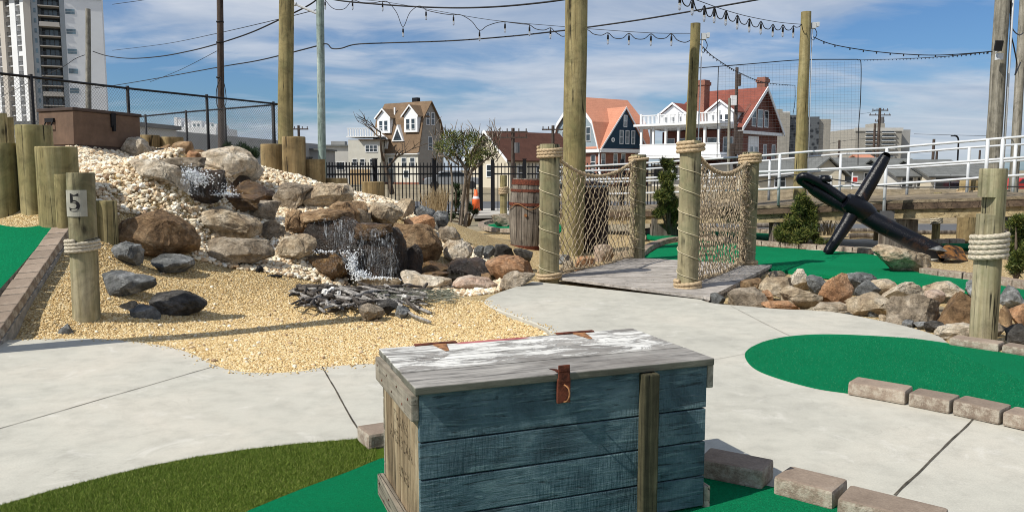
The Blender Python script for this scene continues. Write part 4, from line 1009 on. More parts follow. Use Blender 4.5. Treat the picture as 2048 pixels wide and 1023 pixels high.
def text_mesh(s, size, mat, parent, loc, rot, name, depth=.0015, shear=0, bold=0):
    cu = bpy.data.curves.new(name, 'FONT'); cu.body = s; cu.size = size; cu.extrude = depth; cu.offset = bold; cu.align_x = 'CENTER'; cu.align_y = 'CENTER'; cu.shear = shear
    tmp = bpy.data.objects.new(name, cu); COL.objects.link(tmp); dg = bpy.context.evaluated_depsgraph_get(); dg.update()
    me = bpy.data.meshes.new_from_object(tmp.evaluated_get(dg)); bpy.data.objects.remove(tmp); me.materials.clear(); me.materials.append(mat)
    o = bpy.data.objects.new(name, me); COL.objects.link(o); o.location = loc; o.rotation_euler = rot
    if parent: o.parent = parent
    return o
nm = text_mesh('5', .235, M['iron'], t, (.0, 0, 0), (0, 0, 0), 'number', .001, 0, .002)
for v in nm.data.vertices:   # wrap the digit round the post
    x, y, z = v.co; v.co = Vector(((rp+.006+z)*math.sin(x/rp)+.012*(zb+zt)/2, -(rp+.006+z)*math.cos(x/rp), (zb+zt)/2+y))
b = MB(); b.tube([(r*math.cos(a)*1.0+.03*0+r*.75, -r*.75+.035*math.sin(a)*.3, .25+.70+.13+.03*math.cos(a)) for a in [2*math.pi*k/14 for k in range(14)]], .004, 6, closed=True); b.build('eye_bolt', M['iron'], t, smooth=True)

# post at the right with rope and a sawn notch
t, r, h, _ = wood_post('roped_post', 'greenish notched post with five thick grey rope wraps at the right', 1952, 2003, 337, 683, 'postgreen', z=0)
zt0 = .25
_.data  # shaft with notch rebuilt
bpy.data.objects.remove(_)
def z_at(py, y): return D(1978, py, y).z-t.location.z
autosm(post_mesh(r, h, 77, 0, notch=(z_at(428, t.location.y), z_at(394, t.location.y), -r*.28)).build('shaft', M['postgreen'], t))
coil(r+.003, z_at(520, t.location.y), 4.7, .0225, 2).build('rope', M['ropegrey'], t, smooth=True)
t, r, h, _ = wood_post('roped_post', 'thin greenish post with a small rope wrap behind the anchor shaft', 1866, 1881, 385, 486, 'piling', z=-.02)
coil(r+.002, .25+.38, 4, .022, 2).build('rope', M['ropegrey'], t, smooth=True)
t, r, h, _ = wood_post('roped_post', 'stout brown piling with one thin rope ring at the right', 1922, 1960, 360, 487, 'pilingbrown', z=-.02, cat='piling')
coil(r+.002, h-.27, 1.1, .022, 2).build('rope', M['rope'], t, smooth=True)
t, r, h, _ = wood_post('roped_post', 'thin post with a rope wrap beside the gate', 1000, 1014, 350, 426, 'piling', d=27.2)
coil(r+.002, .25+.62, 4, .03, 2).build('rope', M['rope'], t, smooth=True)
t, r, h, _ = wood_post('piling', 'low brown stub behind the shaft of the anchor', 1752, 1778, 455, 482, 'pilingbrown', z=-.02, cat='piling')

# tall poles
def pole(name, label, pts, wid, mat, d, cat='pole', base_z=None, extra=None, group=None, head=2.4):
    # pts: (px,py) top and bottom axis points; extended upward beyond the frame when head is set
    a = D(*pts[0], d); c = D(*pts[1], d); ax = (a-c); top = a+ax.normalized()*head
    bz = base_z if base_z is not None else -.1
    bot = c+ax*((bz-c.z)/ax.z); r1 = wid[1]*d/F/2; r0 = wid[0]*d/F/2
    t = thing(name, label, cat, bot, group=group); n = 24; L = (top-bot); b = MB(); seg = 30
    pp = [L*i/seg+Vector((mnoise.noise(Vector((i*.2, d, 0)))*.012, 0, 0)) for i in range(seg+1)]
    def rf(i, th): return 1+.012*math.sin(3*th+i*.3)+.01*mnoise.noise(Vector((math.cos(th)*2, math.sin(th)*2, i*.5)))
    b.tube(pp, [r1+(r0-r1)*i/seg for i in range(seg+1)], n, True, rf)
    o = autosm(b.build('shaft', M[mat], t)); return t, bot, top
pole('wooden_pole', 'thick yellowish wooden pole rising in the centre behind the left net', [(1153, 0), (1145, 500)], (42, 46), 'piling', 14.4)
pole('wooden_pole', 'tall yellowish wooden pole behind the pilings on the left', [(573, 0), (571, 300)], (27, 31), 'piling', 17.0)
tp, bp, pp_ = pole('wooden_pole', 'greenish pole with a cut top rising behind the right bridge post', [(1391, 47), (1381, 281)], (19, 22), 'piling', 16.0, head=0)
tq, bq, pq_ = pole('wooden_pole', 'yellow green pole with a cut top behind the dark shrub', [(1612, 24), (1599, 395)], (19, 27), 'piling', 17.6, head=0)
pole('wooden_pole', 'wooden pole just outside the left picture edge whose shadow crosses path and gravel', [(-345, -450), (-345, 650)], (74, 78), 'piling', 6.0, head=0)
pole('utility_pole', 'pale green weathered pole right of the yellowish pole', [(640, 0), (644, 320)], (14.5, 16), 'polepale', 22)
pole('utility_pole', 'dark brown utility pole behind the chain link fence', [(440, 0), (443, 290)], (11.5, 14), 'poledark', 26)
pole('utility_pole', 'short grey utility pole in front of the white tower', [(176, 18), (177, 204)], (9, 12), 'polegrey', 40, head=0)
tr_, br_, rr_ = pole('utility_pole', 'leaning grey utility pole with a white conduit at the right', [(2005, 0), (1987, 300)], (25, 29), 'polegrey', 18.3)
pole('utility_pole', 'grey pole cut by the right picture edge', [(2048, 0), (2031, 300)], (14, 18), 'polegrey', 22)
pole('utility_pole', 'slim pole in front of the red roofed house carrying a white meter box', [(1474, 135), (1470, 310)], (6, 8.5), 'poledark', 42, head=0)
pole('utility_pole', 'short pale pole left of the slim pole in front of the red roofed house', [(1459, 196), (1457, 330)], (5, 7), 'polegrey', 40, head=0)
# conduit and floodlight on the leaning pole
b = MB(); off = Vector((.21, -.05, 0)); b.tube([Vector((0, 0, .2))+off, (rr_-br_)*1.0+off*.95], .028, 10); b.build('conduit', M['whiterail'], tr_, smooth=True)
fl = thing('floodlight', 'small dark floodlight fixed to the leaning grey pole', 'floodlight', D(1995, 95, 18.0))
b = MB(); b.box((-.05, -.12, .02), (.15, .10, .22), 0, Matrix.Rotation(R(12), 3, 'X') @ Matrix.Rotation(R(-18), 3, 'Z')); b.build('housing', M['iron'], fl, bevel=.01)
b = MB(); b.tube([(0, .05, -.1), (0, -.1, -.08)], .02, 6); b.box((.05, 0, -.2), (.12, .12, .14)); b.build('bracket', M['whiterail'], fl)
# white conduits on the two cut poles and small lamps
for (tt, bo, to, lab) in ((tp, bp, pp_, ''), (tq, bq, pq_, '')):
    b = MB(); L = to-bo; o_ = Vector((.16, -.03, 0)); b.tube([Vector((0, 0, .1))+o_, L*.93+o_*.85], .012, 8); b.build('conduit', M['white'], tt, smooth=True)
    b = MB(); q_ = L*.93; b.box(q_+Vector((.17, -.02, .06)), (.09, .07, .12)); b.box(q_+Vector((.25, -.02, .08)), (.05, .1, .09)); b.tube([q_+Vector((.1, 0, 0)), q_+Vector((.2, 0, .0))], .012, 6); b.build('junction_box', M['whiterail'], tt)
    b = MB(); b.tube(smooth_path([q_+Vector((.19, -.03, 0)), q_+Vector((.24, -.03, -.12)), q_+Vector((.17, -.03, -.25)), q_+Vector((.12, -.03, -.2))], 4), .008, 5); b.build('cable', M['wirem'], tt)
# ------------------------------------------------------------------ rope bridge
DECKZ = .06
PA = [(1079, 1119, 288, 562), (1357, 1399, 281, 583), (1260, 1291, 309, 521), (1480, 1513, 304, 535)]
PL = ['near left bridge post wound with thin cord and manila rope at top and foot', 'near right bridge post wound with thin cord and manila rope at top and foot', 'far left bridge post with a rope ring near its top', 'far right bridge post with manila rope at top and foot']
posts = []
for (x0, x1, yt, yb), lab in zip(PA, PL):
    i = len(posts); t, r, h, _ = wood_post('bridge_post', lab, x0, x1, yt, yb, 'postgreen', 'posts of the rope bridge', z=0, seed=50+i, lean=(0, .0, 0, .01)[i])
    big = .024 if i in (1, 3) else .021
    nt = 2.6 if i in (1, 3) else 3.5
    if i == 2: nt = 1.4
    zt = h-.03-2*big*nt-(.03 if i != 1 else .01)
    coil(r+.002, zt, nt, big, i).build('rope', M['rope'], t, smooth=True)
    if i != 2: coil(r+.002, .25, 2.3 if i < 2 else 1.9, big, i+1).build('rope', M['rope'], t, smooth=True)
    b = MB(); pts = []; turns = (h-.25)/.255
    for k in range(int(turns*40)):
        a = -k/40*2*math.pi+i; z = .33+k/40*.255
        if z > zt-.02: break
        pts.append(((r+.006)*math.cos(a), (r+.006)*math.sin(a), z+.015*math.sin(a*.37)))
    b.tube(pts, .0055, 6); b.build('cord', M['cord'], t, smooth=True)
    posts.append((t.location.copy(), r, h, zt))
# deck
A, B, C_, D_ = G(1126, 562, 0), G(1413, 600, 0), G(1538, 535, 0), G(1283, 520, 0)
dk = thing('bridge_deck', 'grey weathered plank deck of the rope bridge', 'bridge deck', A)
nb = 22; b = MB()
for i in range(nb):
    t0, t1 = i/nb+.0012, (i+1)/nb-.0022
    q = [A.lerp(D_, t0), B.lerp(C_, t0), B.lerp(C_, t1), A.lerp(D_, t1)]
    dz = random.uniform(-.002, .003); ins_ = random.uniform(-.006, .006)
    q = [p-A for p in q]; q[0] = q[0]-(q[1]-q[0]).normalized()*.18; q[3] = q[3]-(q[2]-q[3]).normalized()*.18
    b.slabq([p+Vector((0, 0, .008+dz)) for p in q], (0, 0, .035))
ob = b.build('planks', M['deck'], dk); 
ob.rotation_euler = (0, 0, 0)
b = MB(); e1 = (C_-B).normalized(); s1 = Vector((e1.y, -e1.x, 0))
b.slabq([B-A+s1*-.02, C_-A+s1*-.02, C_-A+s1*.025, B-A+s1*.025], (0, 0, -.14)); b.build('side_board', M['stave'], dk)
b = MB(); b.slabq([B-A-s1*.005+Vector((0, 0, .001)), C_-A-s1*.005+Vector((0, 0, .001)), C_-A+s1*.04+Vector((0, 0, .001)), B-A+s1*.04+Vector((0, 0, .001))], (0, 0, .044)); b.build('edge_board', M['deck'], dk)

def net(label, p0, p1, cols, rows, sag, seed, dense=0, shear=0.0):
    r = random.Random(seed); (l0, r0, h0, z0), (l1, r1, h1, z1) = p0, p1
    a = Vector((l0.x, l0.y, 0)); c = Vector((l1.x, l1.y, 0)); e = (c-a).normalized()
    a0 = a+e*(r0+.015); c0 = c-e*(r1+.015); zt0 = l0.z+z0+.07; zt1 = l1.z+z1+.05
    root = thing('rope_net', label, 'rope net', a0, 0, 'nets of the rope bridge')
    side = Vector((-e.y, e.x, 0))
    def top(s): return a0.lerp(c0, s)+Vector((0, 0, zt0*(1-s)**1+zt1*s-sag*math.sin(math.pi*min(1, max(0, s)))**.8*(1-.12*s)))
    def bot(s): return a0.lerp(c0, s)+Vector((0, 0, .07+.02*math.sin(9*s)))
    ropep = [top(i/90) for i in range(91)]
    ropep = [Vector((l0.x, l0.y, 0))+Vector((0, -r0-.02, zt0+.02)), *ropep, Vector((l1.x, l1.y-r1-.02, zt1+.03))]
    b = MB(); b.rope([p-a0 for p in smooth_path(ropep, 3)], .019, .14, 10); b.build('top_rope', M['rope'], root, smooth=True)
    b = MB(); b.rope([bot(i/200)-a0+side*.01*math.sin(i*.3)+Vector((0, 0, -.012)) for i in range(201)], .018, .14, 10); b.build('bottom_rope', M['rope'], root, smooth=True)
    b = MB()
    def node(i, j):
        s = (i+(.5 if j % 2 else 0))/cols; t = j/rows; s = min(1, max(0, s+shear*math.sin(math.pi*t)*.5*math.sin(math.pi*s)))
        w_ = .07*math.sin(math.pi*t)*math.sin(math.pi*s)
        g = random.Random(i*131+j*17+seed); p = top(s).lerp(bot(s), t)+side*w_
        return p-a0+Vector((g.gauss(0, .010), g.gauss(0, .010), g.gauss(0, .012) if 0 < j < rows else 0))
    for j in range(rows):
        for i in range(cols+1):
            for di in ((0, -1) if j % 2 == 0 else (0, 1)):
                k = i+di
                if k < 0 or k > cols: continue
                p, q = node(i, j), node(k, j+1); m = (p+q)/2+Vector((r.gauss(0, .005), r.gauss(0, .005), r.gauss(0, .004)))
                b.tube([p, m, q], .0058, 5, True)
    for j in range(1, rows):
        for i in range(cols+1):
            p = node(i, j); q = .0125
            b.add([p+Vector(v)*q for v in ((1, 0, 0), (-1, 0, 0), (0, 1, 0), (0, -1, 0), (0, 0, 1.5), (0, 0, -1.5))], [(0, 2, 4), (2, 1, 4), (1, 3, 4), (3, 0, 4), (2, 0, 5), (1, 2, 5), (3, 1, 5), (0, 3, 5)])
    for i in range(cols+1):   # lashings over the top and bottom ropes
        for fn_, rr2 in ((top, .026), (bot, .025)):
            s = (i+.3)/(cols+.6); p = fn_(s)-a0
            b.tube([p+side*rr2*math.cos(q_)+Vector((0, 0, rr2*math.sin(q_)))+e*.008*q_/3 for q_ in [2*math.pi*k/9 for k in range(10)]], .006, 5)
    b.build('mesh', M['net'], root, smooth=True)
    if dense:   # the gathered edge of the net lashed to the far post
        b = MB()
        for k in range(dense):
            t = r.random(); p = top(.97).lerp(bot(.97), t)-a0; q = top(.97+r.gauss(0, .02)).lerp(bot(.97), min(1, max(0, t+r.gauss(0, .07))))-a0
            b.tube(smooth_path([p+side*r.gauss(0, .03)+e*r.gauss(0, .03), (p+q)/2+side*r.gauss(0, .05)+e*r.gauss(0, .05), q+side*r.gauss(0, .03)+e*r.gauss(0, .03)], 4), .0058, 5)
        b.build('gathered_edge', M['net'], root, smooth=True)
    return root
net('diamond rope net slung between the two left bridge posts', posts[0], posts[2], 19, 18, .30, 11, 60, .18)
net('denser rope net slung between the two right bridge posts', posts[1], posts[3], 32, 22, .26, 23, 190, -.1)

# ------------------------------------------------------------------ blue chest in the foreground
FL = G(829, 774, .68); yaw = R(20.95)
ch = thing('wooden_chest', 'weathered blue plank chest with grey lid standing on the emerald turf', 'chest', (FL.x, FL.y, 0), yaw)
def f_blue(T):
    oi = T.node('ShaderNodeObjectInfo').outputs['Random']
    c0 = T.coord('Object'); off = T.node('ShaderNodeVectorMath', operation='ADD'); T.link(c0, off.inputs[0]); cmb = T.node('ShaderNodeCombineXYZ'); T.link(T.math('MULTIPLY', oi, 17.0), cmb.inputs[0]); T.link(T.math('MULTIPLY', oi, 5.0), cmb.inputs[2]); T.link(cmb.outputs[0], off.inputs[1])
    mp = T.node('ShaderNodeMapping'); T.link(off.outputs[0], mp.inputs[0]); mp.inputs['Scale'].default_value = (.09, 1, 1); v = mp.outputs[0]
    n = T.noise(v, 60, 6, .75, .6); nb = T.noise(off.outputs[0], 3.5, 6, .7, .5); nw = T.noise(v, 22, 4, .6, 2.5)
    mp2 = T.node('ShaderNodeMapping'); T.link(off.outputs[0], mp2.inputs[0]); mp2.inputs['Scale'].default_value = (1, 1, .12)
    saw = T.noise(mp2.outputs[0], 110, 2, .5)
    sawm = T.ramp(T.noise(c0, 1.7, 2), [(.42, 0.0), (.58, 1.0)])
    c = T.ramp(nb, [(.32, (.030, .054, .068)), (.5, (.062, .108, .130)), (.68, (.135, .195, .215))])
    worn = T.ramp(nw, [(.55, 0.0), (.66, .75)]); c = T.mix(worn, c, (.15, .22, .235))
    bare = T.ramp(n, [(.62, 0.0), (.72, .8)]); c = T.mix(bare, c, (.22, .235, .225))
    dk = T.ramp(n, [(.34, .25), (.46, 1.0)]); c = T.mix(1.0, c, dk, 'MULTIPLY')
    nails = T.ramp(T.voro(T.coord('Object', (1, 0.001, 1)), 6.5, 'F1'), [(.045, .25), (.06, 1.0)])
    c = T.mix(.55, c, nails, 'MULTIPLY')
    h = T.math('ADD', T.math('MULTIPLY', n, .8), T.math('MULTIPLY', T.math('MULTIPLY', saw, sawm), 1.1)); h = T.math('ADD', h, T.math('MULTIPLY', nw, .7))
    return {'Base Color': c, 'Normal': T.bump(h, 1.0, .006)}
M['blue'] = material('worn_blue_paint', f_blue, .72, .3)
M['chestwood'] = woodmat('grey_chest_wood', [(.13, .11, .085), (.24, .21, .165), (.36, .325, .27)], grain=(.08, .08, 1) and (1, .07, 1), gs=36, knots=False)
M['chestside'] = woodmat('side_chest_wood', [(.10, .065, .035), (.26, .195, .12), (.38, .32, .22)], grain=(1, 1, .07), gs=38)
M['slat'] = woodmat('dark_slat_wood', [(.022, .02, .012), (.075, .068, .038), (.22, .205, .15)], grain=(1, 1, .06), gs=34, knots=False)
def f_lid(T):
    c0 = T.coord('Object', (.09, 1, 1)); n = T.noise(c0, 46, 6, .72, .7); nb = T.noise(T.coord('Object', (.4, 1, 1)), 5, 5, .65, .5)
    c = T.ramp(nb, [(.3, (.15, .135, .12)), (.5, (.25, .235, .215)), (.7, (.36, .34, .31))]); c = T.mix(.9, c, T.ramp(n, [(.33, .35), (.5, 1.0), (.68, 1.3)]), 'MULTIPLY')
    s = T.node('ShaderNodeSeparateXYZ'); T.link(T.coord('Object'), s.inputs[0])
    back = T.ramp(s.outputs[1], [(.22, 0.0), (.27, 1.0)])          # the front board has lost its paint
    pt = T.noise(T.coord('Object', (1.0, 2.2, 1)), 3.1, 9, .74, .8); pm = T.math('MULTIPLY', T.ramp(pt, [(.455, 0.0), (.51, .9)]), back)
    pm = T.math('MULTIPLY', pm, T.ramp(n, [(.32, .1), (.46, 1.0)]))
    c = T.mix(pm, c, T.ramp(n, [(.35, (.50, .49, .46)), (.6, (.74, .73, .69))]))
    red = T.math('MULTIPLY', T.ramp(s.outputs[1], [(.645, 0.0), (.652, 1.0)]), T.math('MULTIPLY', T.ramp(s.outputs[0], [(.35, 0.0), (.38, 1.0)]), T.ramp(s.outputs[0], [(.70, 1.0), (.74, 0.0)])))
    c = T.mix(T.math('MULTIPLY', red, .85), c, (.34, .02, .03))
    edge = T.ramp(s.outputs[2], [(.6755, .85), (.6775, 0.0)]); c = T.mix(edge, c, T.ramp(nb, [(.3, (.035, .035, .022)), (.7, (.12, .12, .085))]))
    return {'Base Color': c, 'Normal': T.bump(T.math('ADD', n, pm), .8, .004)}
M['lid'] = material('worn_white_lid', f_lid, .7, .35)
Wc, Dc = 1.313, .685
SE = [(.648, .461), (.455, .315), (.309, .160), (.154, .02)]
for i, (zt, zb) in enumerate(SE):
    b = MB(); jx = random.uniform(-.003, .003); b.box2((.02, .015+jx*.3, zb), (1.293+jx, .037, zt)); b.build('front_board', M['blue'], ch, bevel=.0035)
b = MB(); b.box2((.05, .04, .03), (1.26, Dc-.03, .64)); b.build('inner_box', M['slat'], ch)
for i, (zt, zb) in enumerate(SE):
    b = MB(); b.box2((.02, Dc-.028, zb), (1.293, Dc-.008, zt)); b.build('back_board', M['chestwood'], ch, bevel=.002)
for sx in (0, 1):      # upright side boards and cleats
    x0, x1 = (.021, .044) if sx == 0 else (1.27, 1.291)
    ysb = [.039, .17, .36, .50, Dc-.03]
    for k in range(4):
        b = MB(); b.box2((x0, ysb[k]+.0015, .02), (x1, ysb[k+1]-.0015, .645)); b.build('side_board', M['chestside'], ch, bevel=.002)
    xo0, xo1 = (-.012, .019) if sx == 0 else (1.294, 1.325)
    for (z0, z1) in ((.545, .648), (.0, .105)):
        b = MB(); b.box2((xo0, .012, z0), (xo1, Dc-.005, z1)); b.build('cleat', M['chestwood'], ch, bevel=.006)
        nb_ = MB()
        for k in range(7):
            yy = .06+k*.095; zz_ = z0+(.03 if k % 2 else .075); xx = xo0-.0015 if sx == 0 else xo1+.0015
            nb_.tube([(xx-.001, yy, zz_), (xx+.001, yy, zz_)], .005, 8)
        nb_.build('nail_heads', M['rust'], ch)
# lid : three boards
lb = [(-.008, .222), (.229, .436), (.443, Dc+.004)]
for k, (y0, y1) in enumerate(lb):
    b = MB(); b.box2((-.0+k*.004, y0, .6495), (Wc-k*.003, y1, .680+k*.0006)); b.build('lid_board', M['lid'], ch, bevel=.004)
# slat on the front
b = MB(); b.box2((.957, -.034, .0), (1.030, .0145, .6445)); b.build('slat', M['slat'], ch, bevel=.007)
# hasp
b = MB(); b.box2((.578, -.016, .645), (.628, -.009, .715)); b.box2((.575, -.014, .56), (.632, .0, .66)); b.build('hasp', M['rust'], ch, bevel=.004)
b = MB(); b.box2((.578, -.016, .684), (.628, .02, .690)); b.add([(.578, -.014, .688), (.54, -.01, .703), (.535, -.012, .707), (.578, -.002, .698)], [(0, 1, 2, 3)]); b.build('hasp_plate', M['rust'], ch)
b = MB(); b.tube(smooth_path([(.602, -.016, .635), (.612, -.034, .625), (.615, -.040, .60), (.609, -.034, .575), (.602, -.016, .565)], 5), .0035, 7); b.build('staple', M['rustbright'], ch, smooth=True)
# strap hinges
for x in (.27, .98):
    h_ = thing('hinge', None, None, (x, 0, 0)); h_.parent = ch
    b = MB(); b.prism([(-.02, .685), (.05, .685), (.02, .53), (.005, .53)], .6815, .685); b.build('strap', M['rustbright'], h_)
    b = MB(); b.box2((-.10, .668, .6818), (.10, .694, .689)); b.build('plate', M['rust'], h_, bevel=.002)
# faded stencil on the side boards
M['stencil'] = material('faded_stencil', lambda T: {'Base Color': (.06, .045, .03), 'Alpha': T.ramp(T.noise(T.coord('Object'), 38, 5, .8), [(.46, 0.0), (.62, .6)])}, .9, .1)
text_mesh('TRANS\nAMERICAN', .082, M['stencil'], ch, (.0195, .33, .40), (R(90), 0, R(-90)), 'stencil_lettering', .0006)
text_mesh('LINES', .07, M['stencil'], ch, (.0195, .28, .235), (R(90), 0, R(-90)), 'stencil_lettering', .0006)

# ------------------------------------------------------------------ brown chest on the mound
cp = D(148, 289, 12.0)
bx = thing('storage_box', 'brown painted storage box on top of the mound behind the pilings', 'box', cp, R(37)); bx.rotation_euler = (0, R(1.6), R(64))
M['brownbox'] = plain('brown_painted_wood', (.135, .085, .058), .75, .3, .18, 5)
M['brownlid'] = plain('dark_brown_lid', (.06, .04, .032), .6, .3, .2, 5)
b = MB(); b.box2((0, 0, .0), (1.16, .80, .50)); b.build('body', M['brownbox'], bx, bevel=.008)
b = MB(); b.box2((-.02, -.02, .503), (1.18, .82, .55)); b.build('lid', M['brownlid'], bx, bevel=.008)
b = MB(); b.box2((.01, .01, -.25), (1.10, .78, -.003)); b.build('base', M['brownlid'], bx)
b = MB(); b.box2((.62, -.03, .30), (.70, -.002, .52)); b.box2((.64, -.05, .24), (.68, -.01, .33)); b.build('hasp', M['iron'], bx, bevel=.004)
b = MB(); b.box2((-.03, .42, .34), (-.002, .62, .40)); b.tube([(-.02, .44, .36), (-.05, .44, .28), (-.05, .60, .28), (-.02, .60, .36)], .012, 6); b.build('handle', M['iron'], bx)

# ------------------------------------------------------------------ barrels
def barrel(name, label, c, r, h, mats, hoops, bulge=.14, staves=22, tiltx=0):
    t = thing(name, label, 'barrel', c); t.rotation_euler = (0, tiltx, 0)
    def rad(z): s = z/h; return r*(1-bulge+bulge*math.sin(math.pi*min(1, max(0, s)))**1)
    b = MB(); zs = [h*i/12 for i in range(13)]
    for k in range(staves):
        a0 = 2*math.pi*k/staves+.012; a1 = 2*math.pi*(k+1)/staves-.012; dr = random.uniform(-.004, .004); vs = []
        for z in zs:
            q = rad(z)+dr; vs += [(q*math.cos(a0), q*math.sin(a0), z), (q*1.005*math.cos((a0+a1)/2), q*1.005*math.sin((a0+a1)/2), z), (q*math.cos(a1), q*math.sin(a1), z)]
        b.add(vs, [(3*i+j, 3*i+j+1, 3*i+4+j, 3*i+3+j) for i in range(12) for j in (0, 1)])
    b.build('staves', M[mats[0]], t)
    b = MB(); b.tube([(0, 0, .01), (0, 0, h-.05)], r*(1-bulge)*.985, 32); b.build('core', M['black'], t)
    b = MB(); b.tube([(0, 0, h-.05), (0, 0, h-.02)], r*(1-bulge)*.97, 32); b.build('head', M['stave'], t)
    for z, hw in hoops:
        b = MB(); n = 40; vs = []
        for zz_, ex in ((z-hw/2, .004), (z-hw/2, .012), (z+hw/2, .012), (z+hw/2, .004)):
            for j in range(n):
                a = 2*math.pi*j/n; q = rad(zz_)+ex; vs.append((q*math.cos(a), q*math.sin(a), zz_))
        b.add(vs, [(i*n+j, i*n+(j+1) % n, ((i+1) % 4)*n+(j+1) % n, ((i+1) % 4)*n+j) for i in range(4) for j in range(n)])
        b.build('hoop', M[mats[1]], t, smooth=False)
    return t
cb_ = G(1058, 494, 0); bt = barrel('barrel', 'old wooden barrel with rusty hoops behind the left bridge post', (cb_.x, cb_.y+.1, -.03), .40, 1.35, ('stave', 'rust'), [(.03, .09), (.86, .055), (1.12, .05), (1.28, .10)], tiltx=R(1.5))
b = MB(); b.tube(smooth_path([Vector((math.cos(a)*.425, math.sin(a)*.425, .82+.05*math.sin(a*5))) for a in [R(q_) for q_ in range(200, 345, 12)]], 3), .008, 5); b.tube([(-.09, -.39, .66), (-.09, -.42, .66)], .03, 10); b.build('chain', M['rustbright'], bt)
cb2 = G(1180, 499, 0)
M['darkbin'] = woodmat('dark_stained_wood', [(.018, .011, .012), (.035, .023, .024), (.06, .042, .042)], knots=False)
tb = thing('trash_bin', 'dark brown slatted litter bin right of the thick pole', 'litter bin', (cb2.x, cb2.y+.1, -.03))
for k in range(20):
    a = 2*math.pi*k/20; b = MB(); b.box((.33*math.cos(a), .33*math.sin(a), .6), (.03, .088, 1.12), a); b.build('slat', M['darkbin'], tb, bevel=.004)
b = MB(); b.tube([(0, 0, .02), (0, 0, 1.1)], .30, 24); b.build('liner', M['iron'], tb)
b = MB(); b.tube([(0, 0, 1.163), (0, 0, 1.18), (0, 0, 1.25), (0, 0, 1.30)], [.35, .35, .28, .12], 28); b.build('lid', M['darkbin'], tb)
b = MB(); b.tube([(0, 0, 1.205), (0, 0, 1.225)], .335, 28); b.build('rim', M['whiterail'], tb)

# ------------------------------------------------------------------ anchor
DA = 14.2
ac = G(1655, 506, 0)
an = thing('anchor', 'huge black painted anchor lying across the far fairway', 'anchor', (ac.x, ac.y, 0)); o0 = Vector((ac.x, ac.y, 0))
def AP(px, py, d): return D(px, py, d)-o0
def stub(pts, rad, name, n=20, flat=1.0):
    b = MB(); P_ = smooth_path(pts, 6); k = len(P_)
    def rr2(i): 
        q = i/(k-1)*(len(rad)-1); j = min(int(q), len(rad)-2); return rad[j]+(rad[j+1]-rad[j])*(q-j)
    b.tube(P_, [rr2(i)*(1+.02*mnoise.noise(Vector((i*.5, pts[0].x, 0)))) for i in range(k)], n); return autosm(b.build(name, M['blackpaint'], an), 50)
k_ = DA/F
stub([AP(1655, 506, 14.05), AP(1660, 497, 14.05), AP(1690, 452, 14.1), AP(1713, 412, 14.15), AP(1745, 358, 14.2), AP(1768, 318, 14.25), AP(1771, 313, 14.25)], [.075, .09, .11, .13, .118, .095, .078], 'stock')
stub([AP(1618, 372, 14.55), AP(1628, 377, 14.52), AP(1660, 395, 14.45), AP(1715, 422, 14.2), AP(1760, 447, 14.0), AP(1820, 478, 13.75), AP(1880, 507, 13.5), AP(1892, 513, 13.45)], [.07, .115, .14, .152, .155, .155, .145, .12], 'shank')
b = MB(); pc = AP(1716, 416, 14.12); b.tube([pc+Vector((-.22, 0, .13)), pc+Vector((-.1, 0, .06)), pc+Vector((.12, 0, -.07)), pc+Vector((.24, 0, -.14))], [.145, .185, .185, .145], 18); autosm(b.build('hub', M['blackpaint'], an), 50)
b = MB(); b.tube(smooth_path([AP(1690, 400, 14.2), AP(1655, 375, 14.35), AP(1622, 357, 14.4), AP(1605, 353, 14.45), AP(1601, 360, 14.5), AP(1618, 372, 14.5), AP(1650, 390, 14.45)], 6), .075, 14); b.build('shackle', M['blackpaint'], an, smooth=True)
b = MB(); q = AP(1650, 356, 14.4); b.tube([q+Vector((0, 0, -.06)), q+Vector((0, 0, .05))], [.13, .07], 14); b.build('shackle_pin', M['blackpaint'], an, smooth=True)
M['fluke'] = material('rusty_black_fluke', lambda T: {'Base Color': T.mix(T.ramp(T.noise(T.coord('Object'), 5, 5, .7, .6), [(.42, 0.0), (.56, 1.0)]), (.02, .014, .012), (.28, .12, .03))}, .45, .4)
b = MB(); P4 = [AP(1872, 500, 13.3), AP(1900, 491, 13.45), AP(1926, 497, 13.6), AP(1936, 521, 13.4), AP(1916, 519, 13.1), AP(1880, 515, 13.0)]
b.add([p for p in P4]+[p+Vector((.02, .10, .02)) for p in P4], [(0, 1, 2, 3, 4, 5), (11, 10, 9, 8, 7, 6)]+[(i, (i+1) % 6, 6+(i+1) % 6, 6+i) for i in range(6)]); b.build('fluke', M['fluke'], an, bevel=.015)
b = MB(); P4 = [AP(1862, 498, 13.1), AP(1880, 491, 13.2), AP(1896, 503, 13.1)]; b.add(P4+[p+Vector((0, .12, -.02)) for p in P4], [(0, 1, 2), (5, 4, 3), (0, 1, 4, 3), (1, 2, 5, 4), (2, 0, 3, 5)]); b.build('palm', M['slate'], an)

